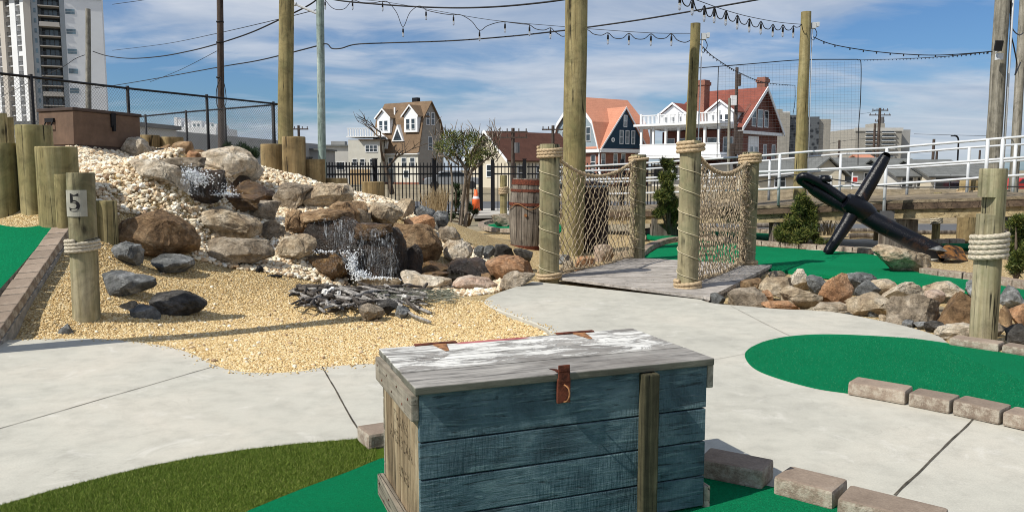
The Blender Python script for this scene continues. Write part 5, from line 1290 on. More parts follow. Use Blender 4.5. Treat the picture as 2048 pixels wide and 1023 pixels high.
# ------------------------------------------------------------------ driftwood pile
DW = 'driftwood sticks of the grey pile'
def stick(a, c, r, mat, label, za, zc, bend=.02):
    A_, B_ = G(*a, za), G(*c, zc); m = (A_+B_)/2+Vector((random.gauss(0, bend), random.gauss(0, bend), random.uniform(0, bend)))
    b = MB(); P_ = smooth_path([A_, A_.lerp(m, .5)+Vector((random.gauss(0, .006), 0, random.gauss(0, .006))), m, B_], 4)
    b.tube([p-A_ for p in P_], [r*(1+.25*mnoise.noise(Vector((i*.8, a[0], 0))))*(.65 if i in (0, len(P_)-1) else 1) for i in range(len(P_))], 8, True, lambda i, th: 1+.18*math.sin(2*th+a[0]))
    o = b.build('driftwood', M[mat], smooth=True, loc=A_); tag(o, label, 'driftwood', DW)
named = [((583, 580), (650, 624), .020, 'drift', 'long pale stick along the left edge of the driftwood pile', .06, .02),
 ((592, 572), (720, 577), .022, 'driftdark', 'long dark stick along the back of the driftwood pile', .08, .06),
 ((680, 574), (765, 612), .020, 'drift', 'pale grey stick slanting over the middle of the driftwood pile', .10, .06),
 ((722, 583), (778, 603), .015, 'drift', 'short pale stick beside the slanting one', .10, .07),
 ((705, 577), (805, 572), .02, 'driftdark', 'dark curved stick at the back right of the driftwood pile', .09, .07),
 ((795, 600), (862, 626), .016, 'drift', 'stick pointing out of the pile to the lower right', .08, .02),
 ((812, 622), (862, 644), .014, 'drift', 'lowest stick right of the three rocks', .05, .015),
 ((655, 622), (715, 614), .018, 'driftdark', 'dark stick at the front of the driftwood pile', .03, .03),
 ((838, 588), (855, 566), .016, 'driftdark', 'short dark stub sticking up at the right of the pile', .03, .14),
 ((700, 584), (734, 600), .018, 'drift', 'stubby brownish stick in the middle of the pile', .09, .06)]
for s in named: stick(*s)
for i in range(190):
    t = random.random(); cx_ = 600+t*240; cy_ = random.uniform(574, 616)-abs(t-.4)*10; L = random.uniform(18, 62); a = random.choice([random.gauss(.35, .25), random.gauss(-.1, .3), random.gauss(.9, .3)])
    dx, dy = L*math.cos(a)/2, L*math.sin(a)*.42/2
    stick((cx_-dx, cy_-dy), (cx_+dx, cy_+dy), random.uniform(.008, .021), random.choice(['drift', 'drift', 'driftdark', 'driftdark']), 'one of the many loose sticks heaped in the driftwood pile', random.uniform(.01, .12), random.uniform(.01, .12))
M['twig'] = islandmat('grey_green_twigs', [(0, (.05, .06, .04)), (.5, (.14, .15, .11)), (1, (.26, .25, .2))])
b = MB()
for i in range(420):
    p = G(random.uniform(735, 905), random.gauss(590, 6), random.uniform(.01, .10)); p.z = min(p.z, .12*max(.15, 1-abs((p.x+1.2)/1.2)))
    dv = Vector((random.gauss(0, .09), random.gauss(0, .05), random.gauss(0, .02))); b.tube([p-dv, p+dv*.2+Vector((0, 0, .01)), p+dv], .0028, 4)
tag(b.build('twigs', M['twig']), 'tangle of thin grey green twigs at the right of the driftwood', 'twigs', kind='stuff')
M['shell'] = plain('white_shell', (.68, .66, .62), .6, .4, .1, 12)
def shell(px, py, s, label):
    Vv, Fc = rock_mesh('x', (s, s*.8, s*.75), int(px), 3, rough=.25, planes=6); o = npmesh('shell', Vv, Fc, M['shell'], False); o.location = G(px, py, .11); tag(o, label, 'shell')
shell(652, 583, .10, 'white shell cluster, left one, on the driftwood'); shell(666, 580, .11, 'white shell cluster, large middle one, on the driftwood'); shell(676, 586, .075, 'small white shell right of the large one on the driftwood'); shell(808, 592, .07, 'flat pale shell among the twigs at the right')
# two dark bits half buried in the gravel near the pebbles
for (px, py, sx, sz, lab, za) in ((520, 541, .05, .09, 'small dark upright spout poking out of the gravel', .05), (549, 551, .17, .03, 'dark curved pipe end lying on the gravel', .02)):
    p = terr(px, py+4); b = MB(); b.tube(smooth_path([(-sx/2, 0, 0), (-sx*.2, 0, sz*.6), (sx*.2, 0, sz*.5), (sx/2, .02, 0)], 4), .016 if sx > .1 else .03, 8)
    tag(b.build('pipe', M['iron'], smooth=True, loc=p+Vector((0, 0, .01))), lab, 'pipe')
# ------------------------------------------------------------------ fences
def picket_fence(label, pts, ytops, hgt, postsx, sp=.125, pr=.011):
    # pts : world XY of the run ; ytops unused ; posts at parameters
    pass
ground_f = -.16
def iron_fence(label, a, c, posts_t, h=1.92, sp=.128, gate=False, zb=-.16):
    a = Vector((a.x, a.y, zb)); c = Vector((c.x, c.y, zb)); e = c-a; L = e.length; e.normalize()
    t = thing('iron_fence' if not gate else 'iron_gate', label, 'fence' if not gate else 'gate', a)
    b = MB(); n = int(L/sp)
    for i in range(n):
        p = e*(i+.5)*L/n; b.box(p+Vector((0, 0, h/2+.03)), (.030, .030, h-.1), math.atan2(e.y, e.x))
    ang = math.atan2(e.y, e.x)
    for z in (.14, h-.42, h-.16): b.box(e*L/2+Vector((0, 0, z)), (L, .05, .055), ang)
    b.build('picket_panel', M['iron'], t)
    for q in posts_t:
        m = MB(); m.box(e*L*q+Vector((0, 0, h/2+.04)), (.13, .13, h+.12), ang); m.box(e*L*q+Vector((0, 0, h+.12)), (.16, .16, .03), ang); m.build('post', M['iron'], t)
    return t
fa = D(618, 300, 25.6); fb = D(749, 300, 28.2); fc = D(961, 300, 29.6); fd = D(985, 300, 29.6); fe = D(1049, 300, 29.6); ff = D(1340, 300, 30.3)
iron_fence('black iron picket fence from the pilings to the gate', fa, fb, (0, 1))
iron_fence('black iron picket fence in front of the white house wall', fb, fc, (.548, 1))
iron_fence('black iron picket gate beside the thin roped post', fd, fe, (0, 1), sp=.12, gate=True)
iron_fence('black iron picket fence behind the rope bridge', Vector((fe.x+.1, fe.y, 0)), ff, (.33, .66, 1))
iron_fence('dark picket fence piece under the ramp at the right edge', D(2006, 430, 17.5), D(2110, 430, 17.5), (0,), h=1.0, sp=.2, zb=-.1)
def chainlink(label, tops, d_list, h, pxposts, mid=False, sp=.075, side_ends=()):
    P_ = [D(x, y, d) for (x, y), d in zip(tops, d_list)]; a = P_[0]
    t = thing('chain_link_fence', label, 'fence', (a.x, a.y, a.z-h)); o_ = t.location.copy()
    b = MB()
    for p, q in zip(P_[:-1], P_[1:]):
        b.tube([p-o_, q-o_], .024, 8)
    b.build('top_rail', M['iron'], t, smooth=True)
    def at(px):
        for (p, q), (u, v) in zip(zip(tops[:-1], tops[1:]), zip(P_[:-1], P_[1:])):
            if p[0] <= px <= q[0]:
                # perspective correct position along the run
                best = min((abs(F*(u.lerp(v, k/200).x)/(u.lerp(v, k/200).y)+1024-px), k) for k in range(201)); return u.lerp(v, best[1]/200)
    for px in pxposts:
        p = at(px); m = MB(); m.tube([p-o_+Vector((0, 0, .05)), p-o_-Vector((0, 0, h+.5))], .035, 10); m.build('post', M['iron'], t, smooth=True)
    m = MB(); r_ = .0022
    for p, q in zip(P_[:-1], P_[1:]):
        e = q-p; L = math.hypot(e.x, e.y); nn = int(L/sp); hh = h
        for i in range(-int(hh/sp), nn):
            for sgn in (1, -1):
                s0 = i*sp if sgn == 1 else i*sp+hh; s1 = s0+sgn*hh; t0, t1 = 0, 1
                # clip to 0..L
                def cl(s0, s1):
                    lo, hi = 0.0, 1.0; dd = s1-s0
                    for bound, sg in ((0, 1), (L, -1)):
                        v0 = sg*(s0-bound); v1 = sg*(s1-bound)
                        if v0 < 0 and v1 < 0: return None
                        if v0 < 0: lo = max(lo, v0/(v0-v1))
                        if v1 < 0: hi = min(hi, v0/(v0-v1))
                    return (lo, hi) if hi > lo else None
                c_ = cl(s0, s1)
                if not c_: continue
                def pt(k): s = s0+(s1-s0)*k; return p+e*(s/L)+Vector((0, 0, -hh*k))-o_+Vector((0, .006*sgn, 0))
                m.tube([pt(c_[0]), pt(c_[1])], r_, 3, False)
    m.build('wire_mesh', M['galv'], t); return t, o_
t, o_ = chainlink('tall black chain link fence descending from the left edge to the yellow pole', [(-60, 138), (0, 147), (267, 178), (555, 208)], [13.5, 14.2, 17.4, 21.5], 2.1, [78, 267, 422, 554])
chainlink('lower chain link fence standing farther back behind the tall one', [(272, 234), (372, 224), (555, 209)], [26.0, 25.0, 22.5], 1.9, [300, 373, 457, 552], sp=.1)

# ------------------------------------------------------------------ white boardwalk ramp
rp_ = thing('access_ramp', 'wooden boardwalk ramp with white pipe railings rising to the right', 'ramp', (D(1290, 400, 18.5).x, 18.5, -.1)); o_ = rp_.location.copy()
def RP(px, py, d): return D(px, py, d)-o_
near = [(1120, 19.6), (1290, 18.2), (1513, 16.0), (1774, 14.9), (1976, 13.7), (2120, 13.0)]
def dd_(px, lst):
    for (a, b_), (c, d_) in zip(lst[:-1], lst[1:]):
        if a <= px <= c: return b_+(d_-b_)*(px-a)/(c-a)
    return lst[-1][1]
far_ = [(x, d+2.3) for x, d in near]
lines_near = [[(1120, 335), (1290, 326), (1513, 312), (1621, 303), (1774, 296), (1976, 279), (2120, 267)], [(1120, 361), (1290, 356), (1513, 344), (1773, 333), (1976, 320), (2120, 309)], [(1120, 390), (1290, 386), (1513, 379), (1585, 375), (1757, 370), (1951, 356), (2120, 345)]]
lines_far = [[(1120, 343), (1290, 338), (1513, 323), (1682, 308), (1818, 305), (1939, 295), (2120, 284)], [(1120, 366), (1290, 362), (1513, 352), (1682, 339), (1818, 335), (1939, 327), (2120, 316)]]
b = MB()
for l in lines_near: b.tube([RP(x, y, dd_(x, near)) for x, y in l], .022, 8)
b.build('near_rail', M['whiterail'], rp_, smooth=True)
b = MB()
for l in lines_far: b.tube([RP(x, y, dd_(x, far_)) for x, y in l], .022, 8)
b.build('far_rail', M['whiterail'], rp_, smooth=True)
def yon(l, px):
    for (a, b_), (c, d_) in zip(l[:-1], l[1:]):
        if a <= px <= c: return b_+(d_-b_)*(px-a)/(c-a)
for px, yb in ((1165, 418), (1345, 414), (1560, 410), (1774, 440), (1976, 396), (2006, 396)):
    d = dd_(px, near); b = MB(); top = RP(px, yon(lines_near[0], px), d); bt_ = RP(px, yb, d); b.tube([top, Vector((top.x, top.y, bt_.z))], .03, 10); b.build('rail_post', M['whiterail'], rp_, smooth=True)
for px in (1200, 1420, 1540, 1682, 1818, 1939, 2032):
    d = dd_(px, far_); b = MB(); top = RP(px, yon(lines_far[0], px), d); b.tube([top, Vector((top.x, top.y, RP(px, 404, d).z))], .03, 10); b.build('rail_post', M['whiterail'], rp_, smooth=True)
b = MB(); px = 1774; d = dd_(px, near); c = RP(px, 432, d); b.box(c+Vector((0, -.03, 0)), (.30, .012, .20)); b.build('post_bracket', M['galv'], rp_)
b = MB(); px = 1602; c = D(1603, 345, 17.0)-o_
# deck and beams
dl = [(1120, 422), (1290, 418), (1513, 412), (1774, 401), (1976, 395), (2120, 389)]
N0 = [RP(x, y, dd_(x, near)) for x, y in dl]; DV = Vector((.3, 2.3, 0))
def strip(pts, off0, off1, zlo, zhi, name, mat):
    b = MB(); k = len(pts); vs = []
    for p in pts:
        for o2, z in ((off0, zlo), (off0, zhi), (off1, zhi), (off1, zlo)): vs.append(p+DV*o2+Vector((0, 0, z)))
    fs = [(4*i+j, 4*i+(j+1) % 4, 4*i+4+(j+1) % 4, 4*i+4+j) for i in range(k-1) for j in range(4)]+[(0, 1, 2, 3), (4*k-1, 4*k-2, 4*k-3, 4*k-4)]
    b.add(vs, fs); return b.build(name, mat, rp_)
M['deckbrown'] = woodmat('brown_boardwalk', [(.10, .08, .05), (.19, .15, .10), (.27, .22, .15)], grain=(1, .06, 1), gs=24, knots=False)
M['beam'] = woodmat('tan_beam', [(.21, .155, .08), (.32, .25, .14), (.40, .33, .2)], grain=(.06, 1, 1), gs=20, knots=False)
M['darkbeam'] = woodmat('dark_fascia', [(.04, .028, .02), (.08, .055, .038), (.14, .10, .065)], grain=(.06, 1, 1), gs=20, knots=False)
strip(N0, 0.0, 1.0, -.05, 0, 'deck', M['deckbrown']); strip(N0, .005, .03, -.17, -.052, 'fascia', M['darkbeam']); strip(N0, .04, .07, -.34, -.06, 'beam', M['beam']); strip(N0, .9, .94, -.34, -.06, 'beam', M['beam'])
for px in (1330, 1575, 1800, 2010):
    d = dd_(px, near)+.3; b = MB(); c = RP(px, 430, d); zt = c.z+.02; b.box2((c.x-.3, c.y-.1, -.2), (c.x+.3, c.y+.2, zt-.1)); b.build('pier', M['stave'], rp_)
# black cable sagging along the ramp
b = MB(); b.tube(smooth_path([RP(*q) for q in [(1505, 366, 15.9), (1560, 356, 15.6), (1600, 350, 15.2), (1690, 362, 15.2), (1720, 368, 14.9), (1800, 374, 14.6), (1920, 374, 14.0), (2060, 373, 13.3)]], 8), .011, 6); b.build('cable', M['wirem'], rp_, smooth=True)

# rail tie logs lying behind the shrub and anchor
for i, (x0, x1, y0, y1, lab) in enumerate([(1505, 1552, 446, 455, 'dark log edging behind the shrub, upper'), (1505, 1556, 456, 464, 'dark log edging behind the shrub, lower'), (1700, 1790, 456, 464, 'dark log behind the anchor, upper'), (1698, 1760, 466, 476, 'dark log behind the anchor, lower'), (1800, 1925, 460, 468, 'weathered log behind the anchor shaft')]):
    p = G(x0, y1, -.04); q = G(x1, y1, -.04); r = (y1-y0)*p.y/F/2; b = MB(); d_ = q-p
    b.tube([Vector((0, 0, r)), d_*.3+Vector((0, 0, r*1.05)), d_+Vector((0, 0, r))], r, 12, True, lambda i, th: 1+.06*math.sin(3*th)); tag(b.build('log', M['stave'], loc=p), lab, 'log', 'logs edging the beds behind the fairway')

# ------------------------------------------------------------------ vegetation
def leafmat(name, stops, rough=.6):
    def fn(T):
        g = T.node('ShaderNodeNewGeometry').outputs['Random Per Island']
        return {'Base Color': T.ramp(g, stops), 'Transmission Weight': 0.0}
    return material(name, fn, rough, .3)
M['pine'] = leafmat('pine_needles', [(0, (.014, .03, .008)), (.45, (.06, .088, .018)), (.8, (.14, .155, .03)), (1, (.22, .20, .05))])
M['juniper'] = leafmat('juniper_leaves', [(0, (.008, .02, .008)), (.6, (.022, .045, .018)), (1, (.05, .085, .03))])
M['dry'] = leafmat('dry_grass', [(0, (.16, .11, .055)), (.6, (.30, .22, .12)), (1, (.42, .33, .2))])
M['bark'] = plain('grey_bark', (.20, .165, .13), .9, .2, .3, 14)
M['barkdark'] = plain('dark_bark', (.10, .075, .055), .9, .2, .3, 14)
def tufts(name, centres, n, size, mat, parent, loc0, up=.4, seed=0, w=.16):
    # many thin pointed leaves, each its own island, in clumps around centres (pos, radius)
    r = np.random.default_rng(seed); Vs = []; tot = sum(c[1]**2 for c in centres)
    for c, rad, *_r in centres:
        k = max(4, int(n*rad**2/tot)); sq = _r[0] if _r else 1
        dr = r.normal(size=(k, 3)); dr /= np.linalg.norm(dr, axis=1)[:, None]; pos = np.array(c)[None]+dr*(rad*r.uniform(.25, 1.0, (k, 1))**.6)*np.array([1, 1, sq])
        out = dr*.8+r.normal(0, .5, (k, 3)); out[:, 2] += up; out /= np.linalg.norm(out, axis=1)[:, None]
        sd_ = np.cross(out, r.normal(size=(k, 3))); sd_ /= np.linalg.norm(sd_, axis=1)[:, None]; L = size*r.uniform(.5, 1.3, (k, 1))
        Vs.append(np.stack([pos-sd_*L*w, pos+sd_*L*w, pos+out*L+sd_*L*w*.2, pos+out*L-sd_*L*w*.2], 1))
    V = np.concatenate(Vs).reshape(-1, 3)-np.array(loc0)[None]; n_ = len(V)//4; Fq = np.arange(n_*4).reshape(-1, 4)
    o = npmesh(name, V, Fq, M[mat], False); o.parent = parent; return o
def branchy(root_p, crown, trunk_r, seed, mat, parent, o_, levels=3, n0=5, spread=.6, droop=0, trunks=1, hfrac=.45):
    rr = random.Random(seed); b = MB(); tips = []
    def grow(p, d, L, r, lev):
        pts = [p]; q = p.copy(); dd = d.copy()
        for i in range(5):
            dd = (dd+Vector((rr.gauss(0, .12), rr.gauss(0, .12), rr.gauss(0.03, .06)))).normalized(); q = q+dd*L/5; pts.append(q.copy())
        b.tube([x-o_ for x in pts], [r*(1-.12*i) for i in range(6)], 6 if lev < 2 else 4)
        if lev >= levels: tips.append(pts[-1]); return
        for i in range(rr.randint(2, 4)):
            k = rr.randint(2, 5); nd = (dd+Vector((rr.gauss(0, spread), rr.gauss(0, spread), rr.gauss(.12, .3)))).normalized()
            grow(pts[k], nd, L*rr.uniform(.5, .8), r*(.62 if lev else .55), lev+1)
    for t in range(trunks):
        d = Vector((rr.gauss(0, .1), rr.gauss(0, .1), 1)).normalized(); grow(root_p+Vector((rr.gauss(0, .12*(trunks > 1)), 0, 0)), d, crown*hfrac, trunk_r, 0)
    b.build('trunk', M[mat], parent, smooth=True); return tips
# multi-trunk evergreen at the fence
base = D(935, 452, 16.0); base.z = hz(base.x, base.y)-.05
t = thing('tree', 'small pruned evergreen with bare grey limbs standing before the fence', 'tree', base); b = MB(); rr = random.Random(4); cen = []
def limb(pts, r0, r1):
    P_ = smooth_path(pts, 5); k = len(P_); b.tube([p-base for p in P_], [r0+(r1-r0)*i/(k-1) for i in range(k)], 8)
d0 = 16.0
for pts, r0, r1 in [([(920, 455), (926, 400), (932, 345), (918, 318), (900, 300)], .045, .02), ([(930, 456), (934, 400), (940, 350), (952, 325), (962, 300)], .04, .02), ([(901, 450), (905, 380), (900, 330), (885, 308)], .022, .014),
                    ([(932, 345), (935, 310), (925, 285), (930, 262)], .03, .012), ([(940, 345), (965, 325), (985, 308)], .025, .01), ([(935, 350), (945, 315), (955, 285), (958, 262)], .02, .008), ([(918, 330), (895, 315), (876, 312)], .02, .01), ([(950, 330), (975, 318), (992, 300)], .018, .008)]:
    limb([D(x, y, d0+rr.gauss(0, .15)) for x, y in pts], r0, r1)
for i in range(130):
    x = rr.uniform(868, 1000); y = rr.uniform(262, 320); L = rr.uniform(10, 34); a = rr.gauss(-1.57, .5)
    limb([D(x, y+6, d0+rr.gauss(0, .3)), D(x+L*.5*math.cos(a)+rr.gauss(0, 3), y+L*.5*math.sin(a), d0), D(x+L*math.cos(a), y+L*math.sin(a), d0+rr.gauss(0, .3))], .009, .004)
b.build('trunk', M['bark'], t, smooth=True)
for i in range(64):
    a = rr.uniform(0, 6.28); q = rr.random()**.5; x = 934+64*q*math.cos(a); y = 296+30*q*math.sin(a)-8*(1-q)
    cen.append((tuple(D(x, y, d0+rr.gauss(0, .3))), rr.uniform(.06, .15), .7))
tufts('crown', cen, 3600, .075, 'pine', t, base, seed=3, w=.10)
# shrubs
def shrub(label, blobs, d, n, mat, seed, size=.075, zb=None, name='shrub', up=.5, w=.1, stem=True):
    x, y, _ = blobs[0]; base = D(blobs[0][0], max(bb[1]+bb[2] for bb in blobs), d); t = thing(name, label, name, base); rr = random.Random(seed); cen = []
    b = MB()
    for (x, y, rpx) in blobs:
        c = D(x, y, d+rr.gauss(0, .12)); R_ = rpx*d/F
        b.tube([Vector((0, 0, -.05)), (c-base)*.5+Vector((0, 0, .0)), c-base], [.03, .02, .008], 6)
        for i in range(9):
            v = Vector((rr.gauss(0, 1), rr.gauss(0, 1), rr.gauss(0, 1))).normalized()*R_*rr.uniform(.3, .85); cen.append((tuple(c+v), R_*rr.uniform(.25, .5)))
    b.build('trunk', M['barkdark'], t, smooth=True)
    tufts('foliage', cen, n, size, mat, t, base, seed=seed, up=up, w=w); return t
shrub('dense olive green dwarf pine between the bridge and the anchor', [(1600, 400, 14), (1610, 420, 22), (1590, 432, 26), (1618, 450, 24), (1572, 462, 22), (1600, 472, 20), (1628, 468, 16), (1560, 476, 12)], 15.6, 15000, 'pine', 5, .07)
shrub('dark upright dwarf pine seen between the two nets', [(1338, 330, 14), (1335, 355, 18), (1328, 380, 22), (1340, 405, 22), (1350, 430, 20), (1322, 425, 16), (1342, 448, 14), (1330, 325, 8)], 15.2, 13000, 'pine', 6, .07)
shrub('dark dwarf pine cut by the right picture edge', [(2032, 445, 18), (2046, 470, 26), (2030, 500, 20), (2050, 525, 26), (2022, 538, 12)], 10.6, 11000, 'pine', 8, .055)
shrub('small yellowish juniper at the foot of the olive green dwarf pine', [(1642, 482, 7), (1655, 485, 5), (1632, 484, 5)], 15.3, 900, 'pine', 9, .05)
shrub('round dark green hedge behind the pale overhanging boulder', [(460, 300, 15), (485, 298, 17), (507, 305, 14), (470, 310, 14), (495, 312, 16)], 19.5, 5000, 'juniper', 10, .07)
shrub('slim green juniper beside the bare trunks at the fence', [(912, 372, 9), (914, 390, 10), (911, 408, 10)], 16.8, 1600, 'juniper', 11, .06)
shrub('low dark juniper at the foot of the bare trunks', [(938, 415, 10), (950, 424, 8), (925, 430, 7), (905, 432, 7), (893, 440, 6)], 17.5, 2200, 'juniper', 12, .06)
def grasses(label, px0, px1, ytop, ybot, d, n, seed, mat='dry'):
    base = D((px0+px1)/2, ybot, d); r = random.Random(seed); b = MB()
    for i in range(n):
        x = r.uniform(px0, px1); p = D(x, ybot, d+r.gauss(0, .2))-base; h = (ybot-ytop)*d/F*r.uniform(.5, 1); q = p+Vector((r.gauss(0, .12), r.gauss(0, .1), h)); m = p.lerp(q, .5)+Vector((0, 0, h*.06)); s = Vector((.006, 0, 0))
        b.add([p-s, p+s, m+s*.8, m-s*.8, q], [(0, 1, 2, 3), (3, 2, 4)])
    tag(b.build('dry_grass', M[mat], loc=base), label, 'grass', kind='stuff')
grasses('tuft of tall dry grass at the picket fence', 866, 892, 365, 425, 18, 170, 1); grasses('tuft of dry stems by the iron fence', 846, 868, 370, 420, 18, 60, 2)
grasses('dry grass beside the dwarf pine before the ramp', 1640, 1665, 425, 470, 15.9, 60, 3); grasses('dry grass tufts under the left edge of the ramp', 1560, 1640, 440, 470, 17, 80, 4)
# bare trees
base = D(784, 372, 60); base.z = -.3
t = thing('bare_tree', 'leafless spreading tree in front of the brown shingled house', 'tree', base); branchy(base, 7.2, .20, 12, 'barkdark', t, base, 4, spread=.75)
# dune vegetation bank behind the ramp
P_ = [(x, yb) for x, yb in zip(range(1450, 2120, 12), [380+2*math.sin(i*.9) for i in range(60)])]
rows = [[Vector(((x-1024)/F*26, 26, .25+.2*mnoise.noise(Vector((x*.05, 1, 0))))) for x in range(1440, 2140, 10)]]
rows = [[Vector(((x-1024)/F*24.2, 24.2, -.16)) for x in range(1440, 2140, 10)], [Vector(((x-1024)/F*27, 27, .35+.15*mnoise.noise(Vector((x*.03, 1, 0))))) for x in range(1440, 2140, 10)], [Vector(((x-1024)/F*31, 31.5, .70+.12*mnoise.noise(Vector((x*.05, 5, 0))))) for x in range(1440, 2140, 10)], [Vector(((x-1024)/F*40, 40, .55)) for x in range(1440, 2140, 10)], [Vector(((x-1024)/F*46, 46, -.4)) for x in range(1440, 2140, 10)]]
M['bank'] = material('dry_bank', lambda T: T.mix(.8, T.ramp(T.noise(T.coord('Object', (1, 1, 3)), .9, 6, .75), [(.3, (.10, .08, .05)), (.5, (.24, .19, .12)), (.7, (.34, .28, .19))]), T.ramp(T.noise(T.coord('Object'), 9, 5, .8), [(.3, .45), (.7, 1.3)]), 'MULTIPLY'), .95, .1)
ribbon_sheet('bank', rows, M['bank'], label='dry grassy bank behind the ramp')

# ------------------------------------------------------------------ cars behind the ramp
M['tyre'] = plain('tyre', (.02, .02, .02), .8); M['redpaint'] = plain('red_car_paint', (.45, .03, .025), .3, .5, .05); M['bluepaint'] = plain('blue_car_paint', (.02, .08, .32), .3, .5, .05); M['greypaint'] = plain('grey_car_paint', (.25, .26, .27), .3, .5, .05); M['darkpaint'] = plain('dark_car_paint', (.04, .04, .045), .3, .5, .05); M['whitepaint'] = plain('white_car_paint', (.7, .7, .7), .3, .5, .05)
M['lampglass'] = plain('lamp_glass', (.5, .08, .05), .2)
def car(label, px, y, d, mat, rz=0, L=4.4):
    p = D(px, y, d); t = thing('parked_car', label, 'car', (p.x, p.y, p.z), rz, 'cars parked behind the ramp'); w_ = .88
    prof = [(-L/2, .35), (-L/2, .75), (-L/2+.25, .88), (-L/2+.75, .92), (-L/2+1.3, 1.38), (.55, 1.42), (1.15, .98), (L/2-.2, .86), (L/2, .68), (L/2, .35)]
    b = MB(); b.extr([(q[0], q[1]) for q in prof], 'y', -w_, w_); o = b.build('body', M[mat], t, bevel=.06)
    b = MB(); b.extr([(-L/2+1.0, .96), (-L/2+1.38, 1.31), (.5, 1.34), (1.0, .99)], 'y', -w_-.01, w_+.01); b.build('windows', M['glass'], t)
    for sx in (-L/2+.8, L/2-.8):
        for sy in (-w_+.05, w_-.05):
            b = MB(); b.tube([(sx, sy-.1, .32), (sx, sy+.1, .32)], .32, 16); b.build('wheel', M['tyre'], t)
    b = MB(); b.box((-L/2-.01, -.6, .75), (.04, .3, .12)); b.box((-L/2-.01, .6, .75), (.04, .3, .12)); b.build('tail_lights', M['lampglass'], t)
car('bright blue parked car behind the ramp rails', 1916, 386, 95, 'bluepaint', R(20)); car('red parked car behind the ramp at the right edge', 2044, 388, 70, 'redpaint', R(10)); 
for i, (px, mt, lab) in enumerate([(1690, 'whitepaint', 'white parked car seen through the ramp railing left of the anchor stock'), (1755, 'darkpaint', 'dark parked car right of the anchor stock'), (1795, 'greypaint', 'grey parked car in the middle of the far row'), (1835, 'darkpaint', 'second dark parked car in the far row'), (1870, 'greypaint', 'grey parked car left of the blue one')]):
    car(lab, px, 386, 105, mt, R([0, 12, -8, 5, 0][i]))
car('pale grey car parked behind the iron fence by the evergreen', 905, 378, 62, 'greypaint', R(8)); car('dark car parked behind the thick central pole', 1165, 378, 58, 'greypaint', R(-5))

# traffic cone-like orange drum at the gate
p = D(952, 420, 28.0); t = thing('traffic_drum', 'orange and white traffic drum behind the iron gate', 'traffic drum', p); M['orangep'] = plain('orange_plastic', (.75, .13, .03), .5)
b = MB(); b.tube([(0, 0, 0), (0, 0, .03)], .17, 16); b.tube([(0, 0, .03), (0, 0, .38), (0, 0, .5), (0, 0, .72)], [.14, .125, .08, .05], 16); b.build('body', M['orangep'], t, smooth=True)
b = MB(); b.tube([(0, 0, .40), (0, 0, .49)], [.125, .09], 16, False); b.build('stripe', M['white'], t)
# small white hydrant-like box near house

# ------------------------------------------------------------------ turf pile and loose grit
def blades(name, polys, n, h, mat, label, ymax):
    Xs, Ys = [], []
    for poly in polys:
        xs = [max(-3.2, p.x) for p in poly]; ys = [p.y for p in poly]; X = rng.uniform(min(xs), min(3.6, max(p.x for p in poly)), n*4); Y = rng.uniform(2.7, min(ymax, max(ys)), n*4); k = inside(poly, X, Y)
        k &= np.abs(X) < .66*Y+.1; Xs.append(X[k][:n]); Ys.append(Y[k][:n])
    X = np.concatenate(Xs); Y = np.concatenate(Ys); n_ = len(X); A = rng.uniform(0, 6.283, n_); L = h*rng.uniform(.5, 1.2, n_); w_ = .0011
    tx = rng.normal(0, .45, n_)*L; ty = rng.normal(0, .45, n_)*L; z0 = .0055
    V = np.stack([np.stack([X-w_*np.cos(A), Y-w_*np.sin(A), np.full(n_, z0)], -1), np.stack([X+w_*np.cos(A), Y+w_*np.sin(A), np.full(n_, z0)], -1), np.stack([X+tx, Y+ty, z0+L], -1)], 1).reshape(-1, 3)
    o = npmesh(name, V, np.arange(n_*3).reshape(-1, 3), M[mat], False); tag(o, label, 'artificial grass', kind='stuff')
M['blade'] = islandmat('olive_grass_blades', [(0, (.05, .085, .010)), (.5, (.125, .185, .022)), (.9, (.21, .26, .05)), (1, (.32, .33, .11))], .7, .2)
OL = [G(*p) for p in [(-100, 1046), (0, 1012), (100, 983), (200, 957), (300, 933), (400, 914), (500, 899), (600, 888), (725, 878), (752, 876), (752, 922), (700, 945), (600, 982), (500, 1023), (400, 1080), (0, 1080)]]
blades('grass_pile', [OL], 90000, .013, 'blade', 'olive artificial grass pile left of the chest', 4.5)
# gravel stones kicked onto the concrete along its edge
e_ = [p for p in pe if p.y < 9 and -6 < p.x < 1.2]; X = []; Y = []
for i in range(420):
    k = random.randrange(len(e_)-1); p = e_[k].lerp(e_[k+1], random.random()); d_ = abs(random.gauss(0, .05)); t_ = (e_[k+1]-e_[k]).normalized(); q = p+Vector((t_.y, -t_.x, 0))*d_
    X.append(q.x); Y.append(q.y)
X = np.array(X); Y = np.array(Y); Vb, Fb = ICO[1]; S = rng.uniform(.004, .009, len(X))
V = (Vb[None]*S[:, None, None]*np.array([1.1, .9, .7])+np.stack([X, Y, S*.5], -1)[:, None]).reshape(-1, 3); Fc = (Fb[None]+(np.arange(len(X))*len(Vb))[:, None, None]).reshape(-1, 3)
tag(npmesh('gravel', V, Fc, M['gstone'], False), 'yellow gravel grains spilled over the path edge', 'gravel', kind='stuff')

